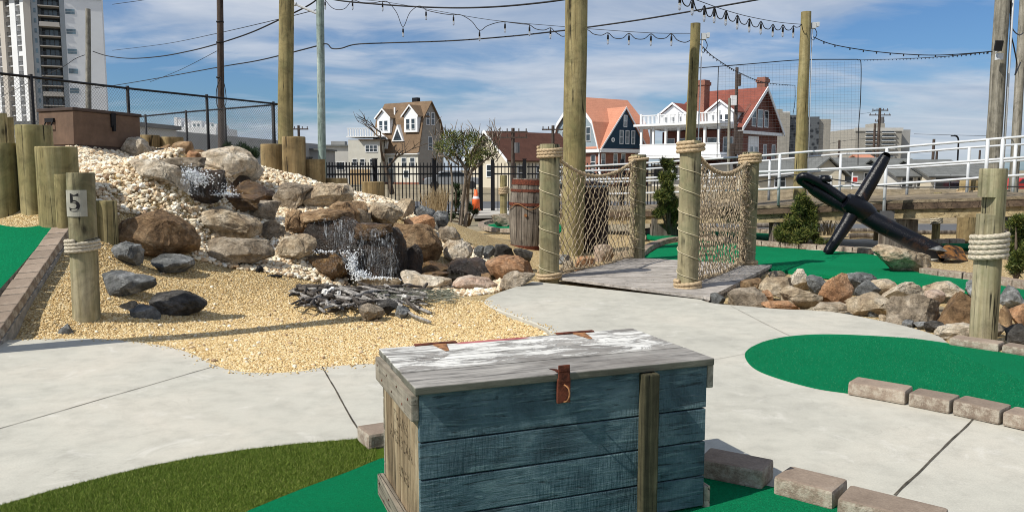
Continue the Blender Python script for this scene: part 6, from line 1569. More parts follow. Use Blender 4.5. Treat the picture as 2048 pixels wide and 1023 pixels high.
M['bladegreen'] = islandmat('emerald_pile', [(0, (.001, .07, .025)), (.5, (.004, .18, .07)), (.93, (.01, .30, .13)), (1, (.22, .42, .25))], .8, .1)
def blades_green(poly, n, ymax, label):
    blades('turf_pile', [poly], n, .0075, 'bladegreen', label, ymax)
EG = [G(x, y) for x, y in [(1490, 712), (1498, 697), (1530, 682), (1579, 672), (1644, 668), (1724, 670), (1819, 676), (1896, 686), (2010, 705), (2100, 722), (2100, 862), (2000, 838), (1850, 808), (1760, 794), (1694, 785), (1629, 775), (1552, 754), (1508, 735)]]
blades_green([G(*p) for p in [(500, 1023), (600, 982), (700, 945), (760, 920), (800, 1080), (480, 1080)]]+[], 26000, 4.2, 'emerald turf pile left of the chest')
blades_green([G(*p) for p in [(1380, 900), (1412, 950), (1551, 985), (1690, 1016), (1740, 1080), (1300, 1080)]], 26000, 4.2, 'emerald turf pile right of the chest')
blades_green(EG, 60000, 7.0, 'emerald turf pile of the rounded green')
# ------------------------------------------------------------------ houses
def wbox(name, mat, parent, a, b_, bevel=0):
    m = MB(); m.box2(a, b_); return m.build(name, mat, parent, bevel=bevel)
def window(parent, face, u, z, w_, h, pos=0.0, mull=1, glass='glass', frame='white', out=-1, arch=False):
    # face 'x': plane y=pos seen from -y ; face 'y': plane x=pos seen from out side
    m = MB(); g = MB(); f = .09 if w_ > .8 else .07; t = .06
    def bx_(mb, u0, u1, z0, z1, d0, d1):
        if face == 'x': mb.box2((u0, pos+out*d0, z0), (u1, pos+out*d1, z1))
        else: mb.box2((pos+out*d0, u0, z0), (pos+out*d1, u1, z1))
    bx_(m, u-w_/2-f, u-w_/2, z-h/2-f, z+h/2+f, .0, t); bx_(m, u+w_/2, u+w_/2+f, z-h/2-f, z+h/2+f, .0, t)
    bx_(m, u-w_/2, u+w_/2, z+h/2, z+h/2+f, .0, t); bx_(m, u-w_/2, u+w_/2, z-h/2-f, z-h/2, .0, t+.02); bx_(m, u-w_/2, u+w_/2, z-.03, z+.03, 0, t-.01)
    if mull > 1:
        for k in range(1, mull): uu = u-w_/2+w_*k/mull; bx_(m, uu-.04, uu+.04, z-h/2, z+h/2, 0, t-.005)
    o = m.build('window', M[frame], parent); bx_(g, u-w_/2, u+w_/2, z-h/2, z+h/2, .002, .02); g.build('pane', M[glass], o)
M['roofbrown'] = shingle('brown_shingles', (.185, .125, .078)); M['roofdark'] = shingle('dark_red_shingles', (.085, .038, .027)); M['rooforange'] = shingle('orange_shingles', (.50, .225, .145), .12); M['rooforange2'] = M['rooforange']; M['roofred'] = shingle('red_shingles', (.22, .07, .05)); M['roofgrey'] = shingle('grey_shingles', (.15, .155, .15))
M['sidegrey'] = siding('grey_siding', (.30, .28, .245)); M['sidewhite'] = siding('cream_siding', (.58, .56, .49)); M['sidebluegrey'] = siding('pale_blue_siding', (.26, .32, .36)); M['navy'] = siding('navy_siding', (.018, .045, .075)); M['cream'] = plain('cream_wall', (.55, .50, .40), .85, .2, .06, .5)
M['brick'] = brickmat('red_brick', (.20, .06, .035), (.27, .085, .05), (.3, .24, .2)); M['brickdark'] = brickmat('dark_red_brick', (.13, .035, .025), (.18, .05, .035), (.2, .15, .12)); M['bricktan'] = brickmat('grey_block', (.30, .285, .25), (.34, .32, .28), (.24, .225, .2), .6, .3)
M['concgrey'] = plain('grey_wall', (.32, .32, .31), .9, .2, .08, .4); M['paleblock'] = plain('pale_wall', (.50, .49, .46), .9, .2, .06, .4)
# 1 : brown shingled gambrel house
ang = math.atan2(-5, 7)
L1, W1 = 8.6, 5.43; C1 = Vector(((838-1024)/F*110, 110, -.45)); ex = Vector((math.cos(ang), math.sin(ang), 0)); O1 = C1-ex*L1
h1 = thing('house', 'grey sided house with a steep brown shingled gambrel roof and white dormers', 'house', O1, ang)
ZE, ZB, ZR = 4.4, 8.9, 11.3
prof = [(0, ZE), (1.0, ZB), (W1/2, ZR), (W1-.9, ZB-.1), (W1-.15, 6.5), (W1, 5.2)]
m = MB(); m.extr([(0, 0)]+prof+[(W1, 0)], 'x', .12, L1-.12); m.build('wall', M['sidegrey'], h1)
m = MB(); m.box2((0, -.06, 0), (L1, -.002, ZE-.1)); m.build('front_wall', M['sidewhite'], h1)
def roofshell(profile, x0, x1, th, name, mat, parent, axis='x'):
    m = MB(); k = len(profile); outer = []; 
    for i, (p, q) in enumerate(profile):
        a = profile[max(i-1, 0)]; c = profile[min(i+1, k-1)]; t = Vector((c[0]-a[0], c[1]-a[1])).normalized(); outer.append((p-t.y*th, q+t.x*th))
    m.extr(list(profile)+outer[::-1], axis, x0, x1); return m.build(name, mat, parent)
rf = roofshell([(-.35, ZE-.25)]+prof[:1]+prof[1:4]+[(W1-.1, 6.6)], -.25, L1+.2, .14, 'roof', M['roofbrown'], h1)
m = MB(); m.extr([(-.38, ZE-.35), (-.38, ZE-.12), (.0, ZE-.1), (.0, ZE-.35)], 'x', -.25, L1+.2); m.build('gutter', M['white'], h1)
wbox('chimney', M['iron'], rf, (4.9, W1/2+.2, ZR-.4), (5.9, W1/2+.8, ZR+.75)); wbox('vent_pipe', M['white'], rf, (2.8, 1.4, ZR-1.9), (3.0, 1.6, ZR-.6))
def dormer(parent, u0, u1, z0, z1, za, yf, yb, roofm, wallm='white', win=2):
    m = MB(); m.extr([(u0, z0), (u1, z0), (u1, z1), ((u0+u1)/2, za), (u0, z1)], 'y', yf, yb); d = m.build('dormer', M[wallm], parent)
    uc = (u0+u1)/2; m = MB()
    for s in (-1, 1):
        m.slabq([(uc, yf-.25, za+.12), (uc, yb, za+.12), (uc+s*((u1-u0)/2+.3), yb, z1-.12), (uc+s*((u1-u0)/2+.3), yf-.25, z1-.12)], (0, 0, .1))
    m.build('dormer_roof', M[roofm], d)
    m = MB()
    for s in (-1, 1): m.slabq([(uc, yf-.30, za+.02), (uc, yf-.25, za+.02), (uc+s*((u1-u0)/2+.35), yf-.25, z1-.22), (uc+s*((u1-u0)/2+.35), yf-.30, z1-.22)], (0, 0, .24))
    m.build('trim', M['white'], d)
    n = win; ww = (u1-u0-.5)/n
    for k in range(n): window(d, 'x', u0+.25+ww*(k+.5), (z0+z1)/2, ww*.62, (z1-z0)*.62, yf)
dormer(h1, .75, 3.2, 7.1, 9.2, 10.3, .15, 2.4, 'roofbrown'); dormer(h1, 5.9, 8.35, 7.1, 9.3, 10.6, .15, 2.4, 'roofbrown')
dormer(h1, .9, 2.9, 4.9, 6.3, 6.9, -.15, 1.0, 'roofbrown')
m = MB(); m.extr([(3.6, 5.9), (5.9, 5.9), (4.75, 8.2)], 'y', .0, 1.2); d_ = m.build('gable_window', M['white'], h1); m = MB(); m.extr([(3.95, 6.05), (5.55, 6.05), (4.75, 7.6)], 'y', -.02, .01); m.build('pane', M['glass'], d_)
for (u, z) in ((2.15, 9.0), (3.2, 9.0)): window(h1, 'y', u, z, .62, 1.6, L1-.12, out=1)
window(h1, 'y', 2.6, 5.6, .8, 1.8, L1-.12, out=1)
for u in (1.2, 3.5, 6.0, 7.6): window(h1, 'x', u, 3.0, .8, 1.2, -.06)
window(h1, 'x', 6.4, 1.4, .9, .9, -.06); wbox('door', M['glasspale'], h1, (3.0, -.12, 0), (3.9, -.065, 2.1)); wbox('foundation', M['brick'], h1, (-.1, -.12, 0), (L1+.1, -.07, .25))
# annex
A0 = Vector(((762-1024)/F*112, 112, -.45)); an1 = thing('house_annex', 'cream annex with a white roof balustrade left of the brown shingled house', 'building', A0+Vector((-4.4, 0, 0)), R(-6))
wbox('wall', M['sidewhite'], an1, (0, 0, 0), (4.6, 5, 6.1)); wbox('roof', M['darkbeam'], an1, (1.6, -.4, 6.0), (5.4, 5, 6.15)); wbox('cornice', M['white'], an1, (-.2, -.2, 6.45), (4.9, 5, 6.6))
m = MB(); 
for k in range(14): m.box2((k*.35, -.1, 6.6), (k*.35+.14, 0, 7.7))
m.box2((-.1, -.12, 7.6), (4.9, .02, 7.72)); m.build('balustrade', M['white'], an1)
window(an1, 'x', 3.3, 4.9, 1.6, .8, 0, mull=3)
for u in (.9, 2.0, 3.4): window(an1, 'x', u, 3.0, .6, .8, 0)
M['tandoor'] = plain('tan_door', (.42, .30, .17), .8, .2, .06, 1); wbox('garage_door', M['tandoor'], an1, (.1, -.08, 0), (3.0, -.01, 2.0)); wbox('side_door', M['white'], an1, (3.3, -.08, 0), (4.2, -.01, 2.1))
# 2 : dark roofed long building
d2 = 84; c2 = Vector(((1020-1024)/F*d2, d2, -.4)); a2 = math.atan2(4.5, 7.5)
h2 = thing('brown_roofed_building', 'low building with a long dark red brown roof right of the evergreen', 'building', (-.94, 83.9, -.4), R(37)); W2 = 5.0; L2 = 9.4
Z = lambda py, d: CAMH+(HOR-py)*d/F+.4
# gable faces the left: local x along the ridge, gable plane x=0 extends towards -y.. +y
m = MB(); zr, ze = Z(266, 86), Z(320, 84); m.extr([(-1.2, 0), (-1.2, ze), (2.6, zr), (6.4, ze+.2), (6.4, 0)], 'x', 0, L2); m.build('wall', M['cream'], h2)
roofshell([(-1.5, ze-.2), (2.6, zr), (6.7, ze-.1)], -.5, L2+.5, .15, 'roof', M['roofdark'], h2)
m = MB(); m.slabq([(-.55, -1.5, ze-.3), (-.55, 2.6, zr-.05), (-.55, 2.6, zr+.25), (-.55, -1.5, ze)], (-.08, 0, 0)); m.slabq([(-.55, 6.7, ze-.3), (-.55, 2.6, zr-.05), (-.55, 2.6, zr+.25), (-.55, 6.7, ze)], (-.08, 0, 0)); m.build('barge_board', M['white'], h2)
for u in (1.5, 4, 6.5, 9): window(h2, 'x', u, 1.6, .9, 1.3, -1.2)
window(h2, 'y', 2.4, 1.8, .9, 1.2, 0, out=-1)
# 3 : navy gable house with orange roof
ang3 = R(35); C3 = Vector(((1197-1024)/F*95, 95, -.45)); h3 = thing('house', 'navy and pale blue house with a bright orange gambrel roof over red brick', 'house', C3, ang3)
W3, L3 = 9.0, 8.4; z_e, z_b, z_r = 4.5, 7.55, 10.65
prof3 = [(0, z_e), (1.13, z_b), (W3/2, z_r), (W3-1.13, z_b), (W3, z_e)]
m = MB(); m.box2((.15, .15, 0), (L3-.15, W3-.15, z_e-.1)); m.build('brick_wall', M['brick'], h3)
m = MB(); m.extr(prof3, 'x', .1, L3-.1); m.build('gable_wall', M['sidebluegrey'], h3)
roofshell([(-.25, z_e-.3)]+prof3+[(W3+.25, z_e-.3)], -.2, L3+.2, .14, 'roof', M['rooforange'], h3)
m = MB(); pp = prof3
for a, c in zip(pp[:-1], pp[1:]): m.slabq([(-.27, a[0], a[1]-.3), (-.27, c[0], c[1]-.3), (-.27, c[0], c[1]+.2), (-.27, a[0], a[1]+.2)], (.06, 0, 0))
m.box2((-.29, -.3, z_e-.5), (.05, W3+.3, z_e-.1)); m.build('white_trim', M['white'], h3)
G0, G1, GA, GZ_ = .25, 7.3, 3.84, 9.15
m = MB(); m.extr([(G0, z_e), (G1, z_e), (GA, GZ_)], 'y', -.25, 3.4); cg = m.build('navy_gable', M['navy'], h3)
m = MB()
for q in (G0-.25, G1+.25): m.slabq([(GA, -.42, GZ_+.18), (GA, 3.6, GZ_+.18), (q, 3.6, z_e-.05), (q, -.42, z_e-.05)], (0, 0, .12))
m.build('gable_roof', M['rooforange'], cg)
m = MB()
for q in (G0-.3, G1+.3): m.slabq([(GA, -.48, GZ_+.05), (GA, -.43, GZ_+.05), (q, -.43, z_e-.2), (q, -.48, z_e-.2)], (0, 0, .26))
m.box2((-.1, -.42, z_e-.5), (L3-.3, -.2, z_e-.06)); m.build('white_trim', M['white'], h3)
window(cg, 'x', 3.84, 7.75, .42, 1.3, -.25, glass='glasspale')
for u in (3.25, 4.2, 5.15): window(cg, 'x', u, 5.85, .46, 1.5, -.25, glass='glasspale')
m = MB(); m.tube([(1.9, -.32, 5.5), (1.9, -.24, 5.5)], .27, 16); m.build('round_window', M['white'], cg); m = MB(); m.tube([(1.9, -.34, 5.5), (1.9, -.325, 5.5)], .15, 12); m.build('pane', M['glasspale'], cg)
for u in (.75, 2.7, 3.95, 6.2): window(h3, 'x', u, 3.1, .5, 1.5, .15, glass='glasspale')
for u in (1.2, 4.4, 7.2): window(h3, 'y', u, 2.9, .7, 1.5, .15)
window(h3, 'y', 2.1, 6.2, .7, 1.6, .1); window(h3, 'y', 6.7, 6.0, .7, 1.4, .1)
m = MB(); m.tube([(.0, .0, 0), (.0, .0, z_e-.3)], .09, 8); m.build('downpipe', M['white'], h3)

# 4 : mansion with white porches
ang4 = math.atan2(-7.8, 8.5); L4, W4 = 12.2, 11.9; C4 = Vector((24.3, 89.2, -.45)); e4 = Vector((math.cos(ang4), math.sin(ang4), 0)); O4 = C4-e4*L4
h4 = thing('mansion', 'large red brick house with red tiled roof, brick chimneys and white two storey porches', 'house', O4, ang4)
zf = 6.9
m = MB(); m.box2((1.9, 2.2, 0), (L4-.2, W4, 6.5)); m.build('brick_wall', M['brickdark'], h4)
g4 = [(1.6, 6.5), (2.3, 7.6), (7.3, 11.35), (10.2, 8.7), (W4+.2, 6.4)]
m = MB(); m.extr([(2.2, 6.3)]+g4[1:]+[(W4, 6.3)], 'x', L4-.5, L4-.15); m.build('gable_wall', M['brickdark'], h4)
# hipped left end of the roof
m = MB(); th = .2
xr0 = 3.6
m.add([(1.3, 1.4, 6.7), (L4+.5, 1.4, 6.7), (L4+.5, 7.3, 11.5), (xr0, 7.3, 11.5), (1.3, 12.2, 6.4), (L4+.5, 12.2, 6.4), (L4+.5, 7.3, 11.2), (L4+.5, 1.6, 6.5), (L4+.5, 12.0, 6.2)],
      [(0, 1, 2, 3), (3, 2, 5, 4), (0, 3, 4), (1, 7, 6, 2), (2, 6, 8, 5)]); rf4 = m.build('roof', M['roofred'], h4)
m = MB()
for (y0, z0) in ((1.35, 6.6), (12.25, 6.3)): m.slabq([(L4+.52, y0, z0-.35), (L4+.52, 7.3, 11.1), (L4+.52, 7.3, 11.55), (L4+.52, y0, z0+.1)], (.1, 0, 0))
m.box2((L4-.1, 1.4, 6.0), (L4+.4, W4+.3, 6.35)); m.build('cornice', M['white'], h4)
def chim(x, y, z0, z1, s):
    m = MB(); m.box2((x-s, y-s, z0), (x+s, y+s, z1-.6)); m.box2((x-s-.12, y-s-.12, z1-.6), (x+s+.12, y+s+.12, z1-.2)); m.box2((x-s, y-s, z1-.2), (x+s, y+s, z1)); m.build('chimney', M['brick'], rf4)
chim(7.3, 1.9, 6.6, 12.2, .62); chim(L4-1.2, 9.6, 9.0, 12.9, .5)
# porches : local y from -2.2 to 2.2
def porch_level(z0, z1, name):
    m = MB(); m.box2((1.2, -1.9, z0), (L4-.4, 2.2, z1)); return m.build(name, M['white'], h4)
porch_level(6.05, 6.35, 'upper_balcony_floor'); m = MB(); m.extr([(-1.9, 6.3), (-2.4, 6.3), (-2.4, 6.55), (2.2, 6.6), (2.2, 6.3)], 'x', .8, L4-.3); m.build('porch_roof', M['white'], h4)
porch_level(2.95, 3.2, 'porch_floor'); wbox('lower_trim', M['white'], h4, (.8, -2.4, 2.6), (L4+.0, 2.2, 2.9))
for x in [1.5+k*1.66 for k in range(7)]: wbox('column', M['white'], h4, (x-.13, -1.85, 3.2), (x+.13, -1.6, 6.05))
wbox('column', M['white'], h4, (1.35, .3, 3.2), (1.6, .55, 6.05))
m = MB(); m.box2((1.4, -1.84, 3.2), (L4-.5, -1.78, 4.15)); m.box2((1.35, -1.88, 4.15), (L4-.5, -1.74, 4.25)); m.box2((1.34, -1.8, 3.2), (1.40, 2.0, 4.15)); m.build('porch_railing', M['white'], h4)
m = MB()
for k in range(56): m.box2((1.4+k*.18, -1.85, 6.6), (1.4+k*.18+.07, -1.79, 7.55))
for x in (1.5, 3.9, 6.4, 8.9, L4-.7): m.box2((x-.12, -1.95, 6.6), (x+.12, -1.7, 7.75))
m.box2((1.4, -1.9, 7.5), (L4-.6, -1.74, 7.6)); m.build('balustrade', M['white'], h4)
m = MB(); m.box2((1.8, .2, 0), (L4-.4, 2.1, 2.6)); m.build('ground_storey', M['paleblock'], h4)
for u in (2.8, 4.8, 6.8, 9.0): window(h4, 'x', u, 1.5, 1.1, 1.3, .2)
for u in (3.0, 4.7, 6.6, 8.6, 10.6): window(h4, 'x', u, 4.6, 1.1, 2.0, 2.2, glass='glasspale')
dormer(h4, 2.3, 5.6, 6.6, 8.5, 9.6, 1.2, 4.5, 'roofred', 'white', 3); dormer(h4, 8.5, 11.6, 6.6, 8.5, 9.6, 1.2, 4.5, 'roofred', 'white', 3)
window(h4, 'y', 5.4, 7.9, .9, 1.8, L4-.15, out=1); window(h4, 'y', 7.0, 7.9, 1.2, 1.9, L4-.15, out=1, glass='glasspale'); window(h4, 'y', 8.6, 7.9, .9, 1.8, L4-.15, out=1)
m = MB(); m.box2((L4-.2, 4.2, .0), (L4-.1, 6.8, 5.8)); m.build('white_bay', M['white'], h4)
for u in (4.9, 6.1): window(h4, 'y', u, 3.4, .7, 2.4, L4-.1, out=1, glass='glasspale')
window(h4, 'y', 8.6, 3.9, .8, 2.0, L4-.2, out=1); window(h4, 'y', 10.9, 3.9, .8, 2.0, L4-.2, out=1)

for ch_ in h4.children:
    if ch_.name.split('.')[0] in ('upper_balcony_floor', 'porch_roof', 'porch_floor', 'lower_trim', 'column', 'porch_railing', 'balustrade'): ch_.location.z += .68
# 5 : grey mid rise right of the mansion
def pxbox(name, label, cat, x0, x1, ytop, d, depth, mat, ybot=None, rz=0):
    a = D(x0, ytop, d); c = D(x1, ytop, d); z0 = -.5
    t = thing(name, label, cat, (a.x, d, z0), rz); wbox('wall', mat, t, (0, 0, 0), (c.x-a.x, depth, a.z-z0)); return t, c.x-a.x, a.z-z0, d/F
M['darkpanel'] = material('dark_patterned_panels', lambda T: T.ramp(T.voro(T.coord('Object', (1, 1, 1)), 1.1, 'F1', 'Distance'), [(.25, (.02, .024, .03)), (.5, (.10, .11, .12))]), .7, .3)
t, wx, hx, k = pxbox('apartment_block', 'grey block building with dark patterned panels behind the cut pole', 'building', 1547, 1662, 238, 150, 18, M['bricktan'])
wbox('left_wing', M['bricktan'], t, (0, -2, 0), (2.4, 10, (340-229)*k+2.0)); wbox('dark_panel', M['darkpanel'], t, (2.42, -1.2, 0), (4.2, 10, (340-233)*k+2)); wbox('dark_panel', M['darkpanel'], t, (6.4, -.6, 0), (8.3, 8, (340-236)*k+2)); wbox('penthouse', M['bricktan'], t, (.8, 2, 10), (2.3, 5, (340-219)*k+2)); wbox('roof_unit', M['white'], t, (2.6, 3, 10), (4.0, 6, (340-223)*k+2))
# 6 : far apartment tower at the right
t, wx, hx, k = pxbox('apartment_tower', 'distant beige apartment tower with rows of dark balconies', 'building', 1712, 1804, 257, 330, 40, M['bricktan'])
wbox('side_wing', M['concgrey'], t, (wx+.05, 3, 0), (wx+5.0, 40, hx-.3)); wbox('penthouse', M['bricktan'], t, (50*k, 5, hx-2), (68*k, 15, hx+12*k)); m = MB(); m.box2((-.6, -.4, hx-1.0), (wx+.4, 0, hx+.3)); m.build('parapet', M['paleblock'], t)
for r_ in range(9):
    zz_ = hx-(6.3+8*r_)*k
    for (u0, u1) in ((20, 45), (52, 76)): 
        o = wbox('balcony', M['glass'], t, (u0*k, -.05, zz_-1.6*k), (u1*k, .02, zz_+1.6*k)); wbox('slab', M['white'], o, (u0*k-.2, -1.2, zz_-2.6*k), (u1*k+.2, 0, zz_-1.7*k))
# 7 : big white tower at the left
d7 = 220; k = .1231; t7 = thing('high_rise', 'tall white and beige high rise with stacked balconies at the left', 'building', (-.64*d7, d7, -.5), R(24)); KZ = .142; H7 = (340+70)*KZ+2
M['towerwhite'] = plain('tower_white', (.74, .75, .76), .8, .3, .04, .2); M['towerbeige'] = plain('tower_beige', (.50, .46, .41), .85, .2, .05, .2); M['towergrey'] = plain('tower_grey', (.33, .36, .38), .85, .2, .05, .2); M['towerdark'] = plain('tower_dark', (.035, .04, .045), .4, .5, .4, .6); M['towerblue'] = plain('blue_band', (.08, .33, .55), .6)
KA = .195; CX = 70*k
def faceA(o): o.location = (CX, 0, 0); o.rotation_euler = (0, 0, R(-46)); return o
def tb_(x0, x1, y0, y1, z0, z1, mat, name, par=t7):
    if x1 <= 70.5: return faceA(wbox(name, M[mat], par, ((x0-70)*KA, y0, z0), ((x1-70)*KA, y1, z1)))
    return wbox(name, M[mat], par, (x0*k, y0, z0), (x1*k, y1, z1))
zt = H7; tb_(150, 225, 0, 9, 0, zt, 'towerwhite', 'white_wall'); tb_(151, 225.3, -.3, -.02, (340-6)*KZ+2, zt, 'towerblue', 'blue_band')
tb_(70.6, 149.9, 4, 9, 0, zt, 'towergrey', 'core_wall'); tb_(-60, 70, 4.1, 9, 0, zt, 'towergrey', 'core_wall')
cols = [(-60, 3, 'towerdark'), (5, 14, 'towerwhite'), (24, 33, 'towerbeige'), (42, 53, 'towerwhite'), (63, 70, 'towerwhite'), (70.2, 84, 'towerbeige'), (84.2, 97, 'towergrey'), (140, 149.8, 'towergrey')]
for x0, x1, mt in cols: tb_(x0, x1, 0 if mt != 'towerbeige' else -.5, 4.0, 0, zt-(8 if x1 < 60 else 0), mt, 'facade_strip')
tb_(-60, 70, -1.2, 4.1, (340-9)*KZ+2, (340+3)*KZ+2, 'towerbeige', 'parapet')
fl_ = 19*KZ; nfl = int(H7/fl_)
M['tglass'] = plain('tower_glass', (.13, .20, .24), .15, .7, .5, .4)
for (x0, x1) in ((14.2, 23.8), (33.2, 41.8), (53.2, 62.8), (98, 139.5)):
    tb_(x0, x1, 3.6, 3.95, 0, zt, 'towerdark', 'balcony_recess')
    for i in range(nfl+1):
        z = i*fl_+.9; big = x0 > 90; _k = k; fA = (lambda o_: o_) if big else faceA; xo = 0 if big else 70; k = k if big else KA; x0_, x1_ = x0, x1; x0 -= xo; x1 -= xo
        s = MB(); s.box2((x0*k, .2 if not big else -.4, z-.12), (x1*k, 3.6, z+.12))
        rail = random.random() < (.12 if not big else .08)
        if rail: s.box2((x0*k+.1, .25 if not big else -.35, z+.12), (x1*k-.1, .3 if not big else -.3, z+1.1))
        o = fA(s.build('balcony', M['towerbeige'] if big else M['towerwhite'], t7))
        s = MB(); 
        if not rail:
            nb_ = int((x1-x0)*k/.25)
            for q in range(nb_+1): s.box2((x0*k+(x1-x0)*k*q/nb_-.02, .2 if not big else -.38, z+.12), (x0*k+(x1-x0)*k*q/nb_+.02, .24 if not big else -.34, z+1.1))
            s.box2((x0*k, .2 if not big else -.4, z+1.05), (x1*k, .26 if not big else -.34, z+1.12)); s.build('railing', M['towerdark'], o)
        if big:
            s = MB()
            for q in (.3, .52, .74): s.box2((x0*k+(x1-x0)*k*q-.45, 3.5, z+.3), (x0*k+(x1-x0)*k*q+.45, 3.58, z+2.2))
            s.build('pane', M['tglass'], o)
        k = _k; x0, x1 = x0_, x1_
for i in range(nfl):
    z = i*fl_+1.6; s = MB(); s.box2((89*k, -.08, z), (93.5*k, -.001, z+1.2)); s.build('window', M['tglass'], t7)
    if i % 2 == 0:
        s = MB(); s.box2((151.5*k, -.06, z+.2), (170*k, -.001, z+1.55)); o = s.build('window', M['tglass'], t7); s = MB(); s.box2((151.5*k, -.08, z+.8), (170*k, -.07, z+.9)); s.build('mullion', M['towergrey'], o)
# 8 : low building behind the chain link fence
a = D(272, 255, 60); c = D(600, 272, 92); t = thing('low_building', 'long low grey building behind the chain link fences', 'building', (a.x, a.y, -.5)); e = Vector((c.x-a.x, c.y-a.y, 0)); L = e.length; t.rotation_euler = (0, 0, math.atan2(e.y, e.x))
m = MB(); m.box2((3.0, 0, 0), (L+8, 12, a.z+.5)); m.build('wall', M['concgrey'], t); m = MB(); m.box2((-4, -1.5, 0), (2.98, 10, a.z+.45)); m.build('pale_wing', M['paleblock'], t)
m = MB(); m.box2((-4.3, -1.8, a.z+.45), (3.2, 10, a.z+.75)); m.build('roof', M['roofgrey'], t)
t, wx, hx, k = pxbox('distant_building', 'distant white stepped building above the low grey one', 'building', 340, 432, 254, 260, 20, M['towerwhite'])
for (x0, x1, y) in ((6, 12, 236), (13, 20, 240), (25, 36, 246), (40, 60, 243), (66, 90, 249)): wbox('block', M['towerwhite'], t, (x0*k, 1, hx-2), (x1*k, 12, (340-y)*k+2))
for x0 in (44, 52, 72, 80): 
    wbox('window', M['glasspale'], t, (x0*k, .85, hx+.2), ((x0+4)*k, .99, hx+1.1))
t, wx, hx, k = pxbox('low_building', 'low tan building between the pale green pole and the annex', 'building', 606, 704, 293, 120, 12, M['paleblock']); wbox('roof', M['roofgrey'], t, (-.3, -.3, hx), (wx+.3, 12, hx+.25)); wbox('roof_unit', M['concgrey'], t, (3.5, 3, hx+.25), (5.6, 5, hx+.9)); window(t, 'x', 5.5, 2.6, 1.2, 1.0, 0)
t, wx, hx, k = pxbox('low_building', 'dark low wall building behind the fence by the pilings', 'building', 560, 640, 300, 95, 8, M['concgrey']); wbox('roof', M['roofgrey'], t, (-.3, -.3, hx), (wx+.3, 8, hx+.2))
# 9 : low roofs behind the ramp
def lowhouse(label, x0, x1, yr, ye, d, depth, wall, roof, win=(), ov=.4, ridge='x'):
    a = D(x0, ye, d); c = D(x1, ye, d); t = thing('bungalow', label, 'house', (a.x, d, -.4), 0, 'low grey roofed houses behind the ramp'); wx = c.x-a.x; ze = a.z+.4; zr = D(x0, yr, d+depth/2).z+.4
    wbox('wall', M[wall], t, (0, 0, 0), (wx, depth, ze))
    if ridge == 'x':
        m = MB(); m.extr([(0, ze-.02), (depth, ze-.02), (depth/2, zr-.1)], 'x', .05, wx-.05); m.build('gable', M[wall], t); roofshell([(-ov, ze-.15), (depth/2, zr), (depth+ov, ze-.15)], -ov, wx+ov, .15, 'roof', M[roof], t)
    else:
        m = MB(); m.extr([(0, ze-.02), (wx, ze-.02), (wx/2, zr-.1)], 'y', .05, depth-.05); m.build('gable', M[wall], t); roofshell([(-ov, ze-.15), (wx/2, zr), (wx+ov, ze-.15)], -ov, depth+ov, .15, 'roof', M[roof], t, 'y')
    for (px, py, w_, h_) in win: window(t, 'x', (px-x0)*d/F, CAMH+(HOR-py)*d/F+.4, w_, h_, 0)
    return t
lowhouse('cream walled house with a grey gable roof left of the cut pole top', 1515, 1602, 322, 352, 74, 8, 'cream', 'roofgrey', [(1560, 362, .9, 1.0)])
lowhouse('house with cream gable seen behind the ramp beside the anchor ring', 1622, 1690, 318, 350, 72, 9, 'cream', 'roofgrey', [(1650, 365, 1.0, 1.1)], ridge='y')
lowhouse('long house with a grey roof behind the anchor stock', 1672, 1795, 318, 340, 80, 10, 'paleblock', 'roofgrey', [(1696, 350, .9, 1.2), (1740, 356, 1.1, 1.0), (1775, 356, 1.1, 1.0)])
lowhouse('small house with an orange roof in front of the far tower', 1730, 1755, 311, 322, 120, 7, 'cream', 'rooforange')
lowhouse('long grey roofed house right of the anchor stock', 1796, 1866, 320, 352, 76, 10, 'paleblock', 'roofgrey', [(1815, 362, 1, 1), (1845, 362, 1, 1)])
lowhouse('grey roofed house with cream walls near the roped pilings', 1862, 1945, 322, 352, 74, 9, 'cream', 'roofgrey', [(1885, 364, 1.3, 1.2), (1915, 364, 1.3, 1.2)])
lowhouse('grey roofed house behind the leaning grey pole', 1940, 2030, 330, 356, 78, 9, 'paleblock', 'roofgrey', [(1960, 362, 1, 1)])
t, wx, hx, k = pxbox('house', 'tall white sided house cut by the right picture edge', 'house', 2034, 2250, 212, 42, 8, M['sidewhite']); t.location.x += 4.2; t.location.y -= 7; t.rotation_euler[2] = R(-8); window(t, 'y', 7.3, hx-1.0, .6, 1.3, 0, out=-1); m = MB(); m.extr([(-.3, hx), (1.8, hx+.8), (1.8, hx+1.0), (-.3, hx+.15)], 'y', -.3, 8); m.build('roof', M['roofgrey'], t)
# red and white notice board behind the rails
p = D(1709, 372, 60); t = thing('sign', 'small red and white sign on a post behind the ramp', 'sign', (p.x, p.y, -.3)); M['redsign'] = plain('red_sign', (.5, .04, .03), .5); m = MB(); m.tube([(-.2, 0, 0), (-.2, 0, 1.6)], .04, 6); m.build('post', M['white'], t); wbox('panel', M['white'], t, (-.2, -.04, p.z+.3), (.22, 0, p.z+1.05)); wbox('red_band', M['redsign'], t, (-.16, -.05, p.z+.62), (.18, -.042, p.z+.95))

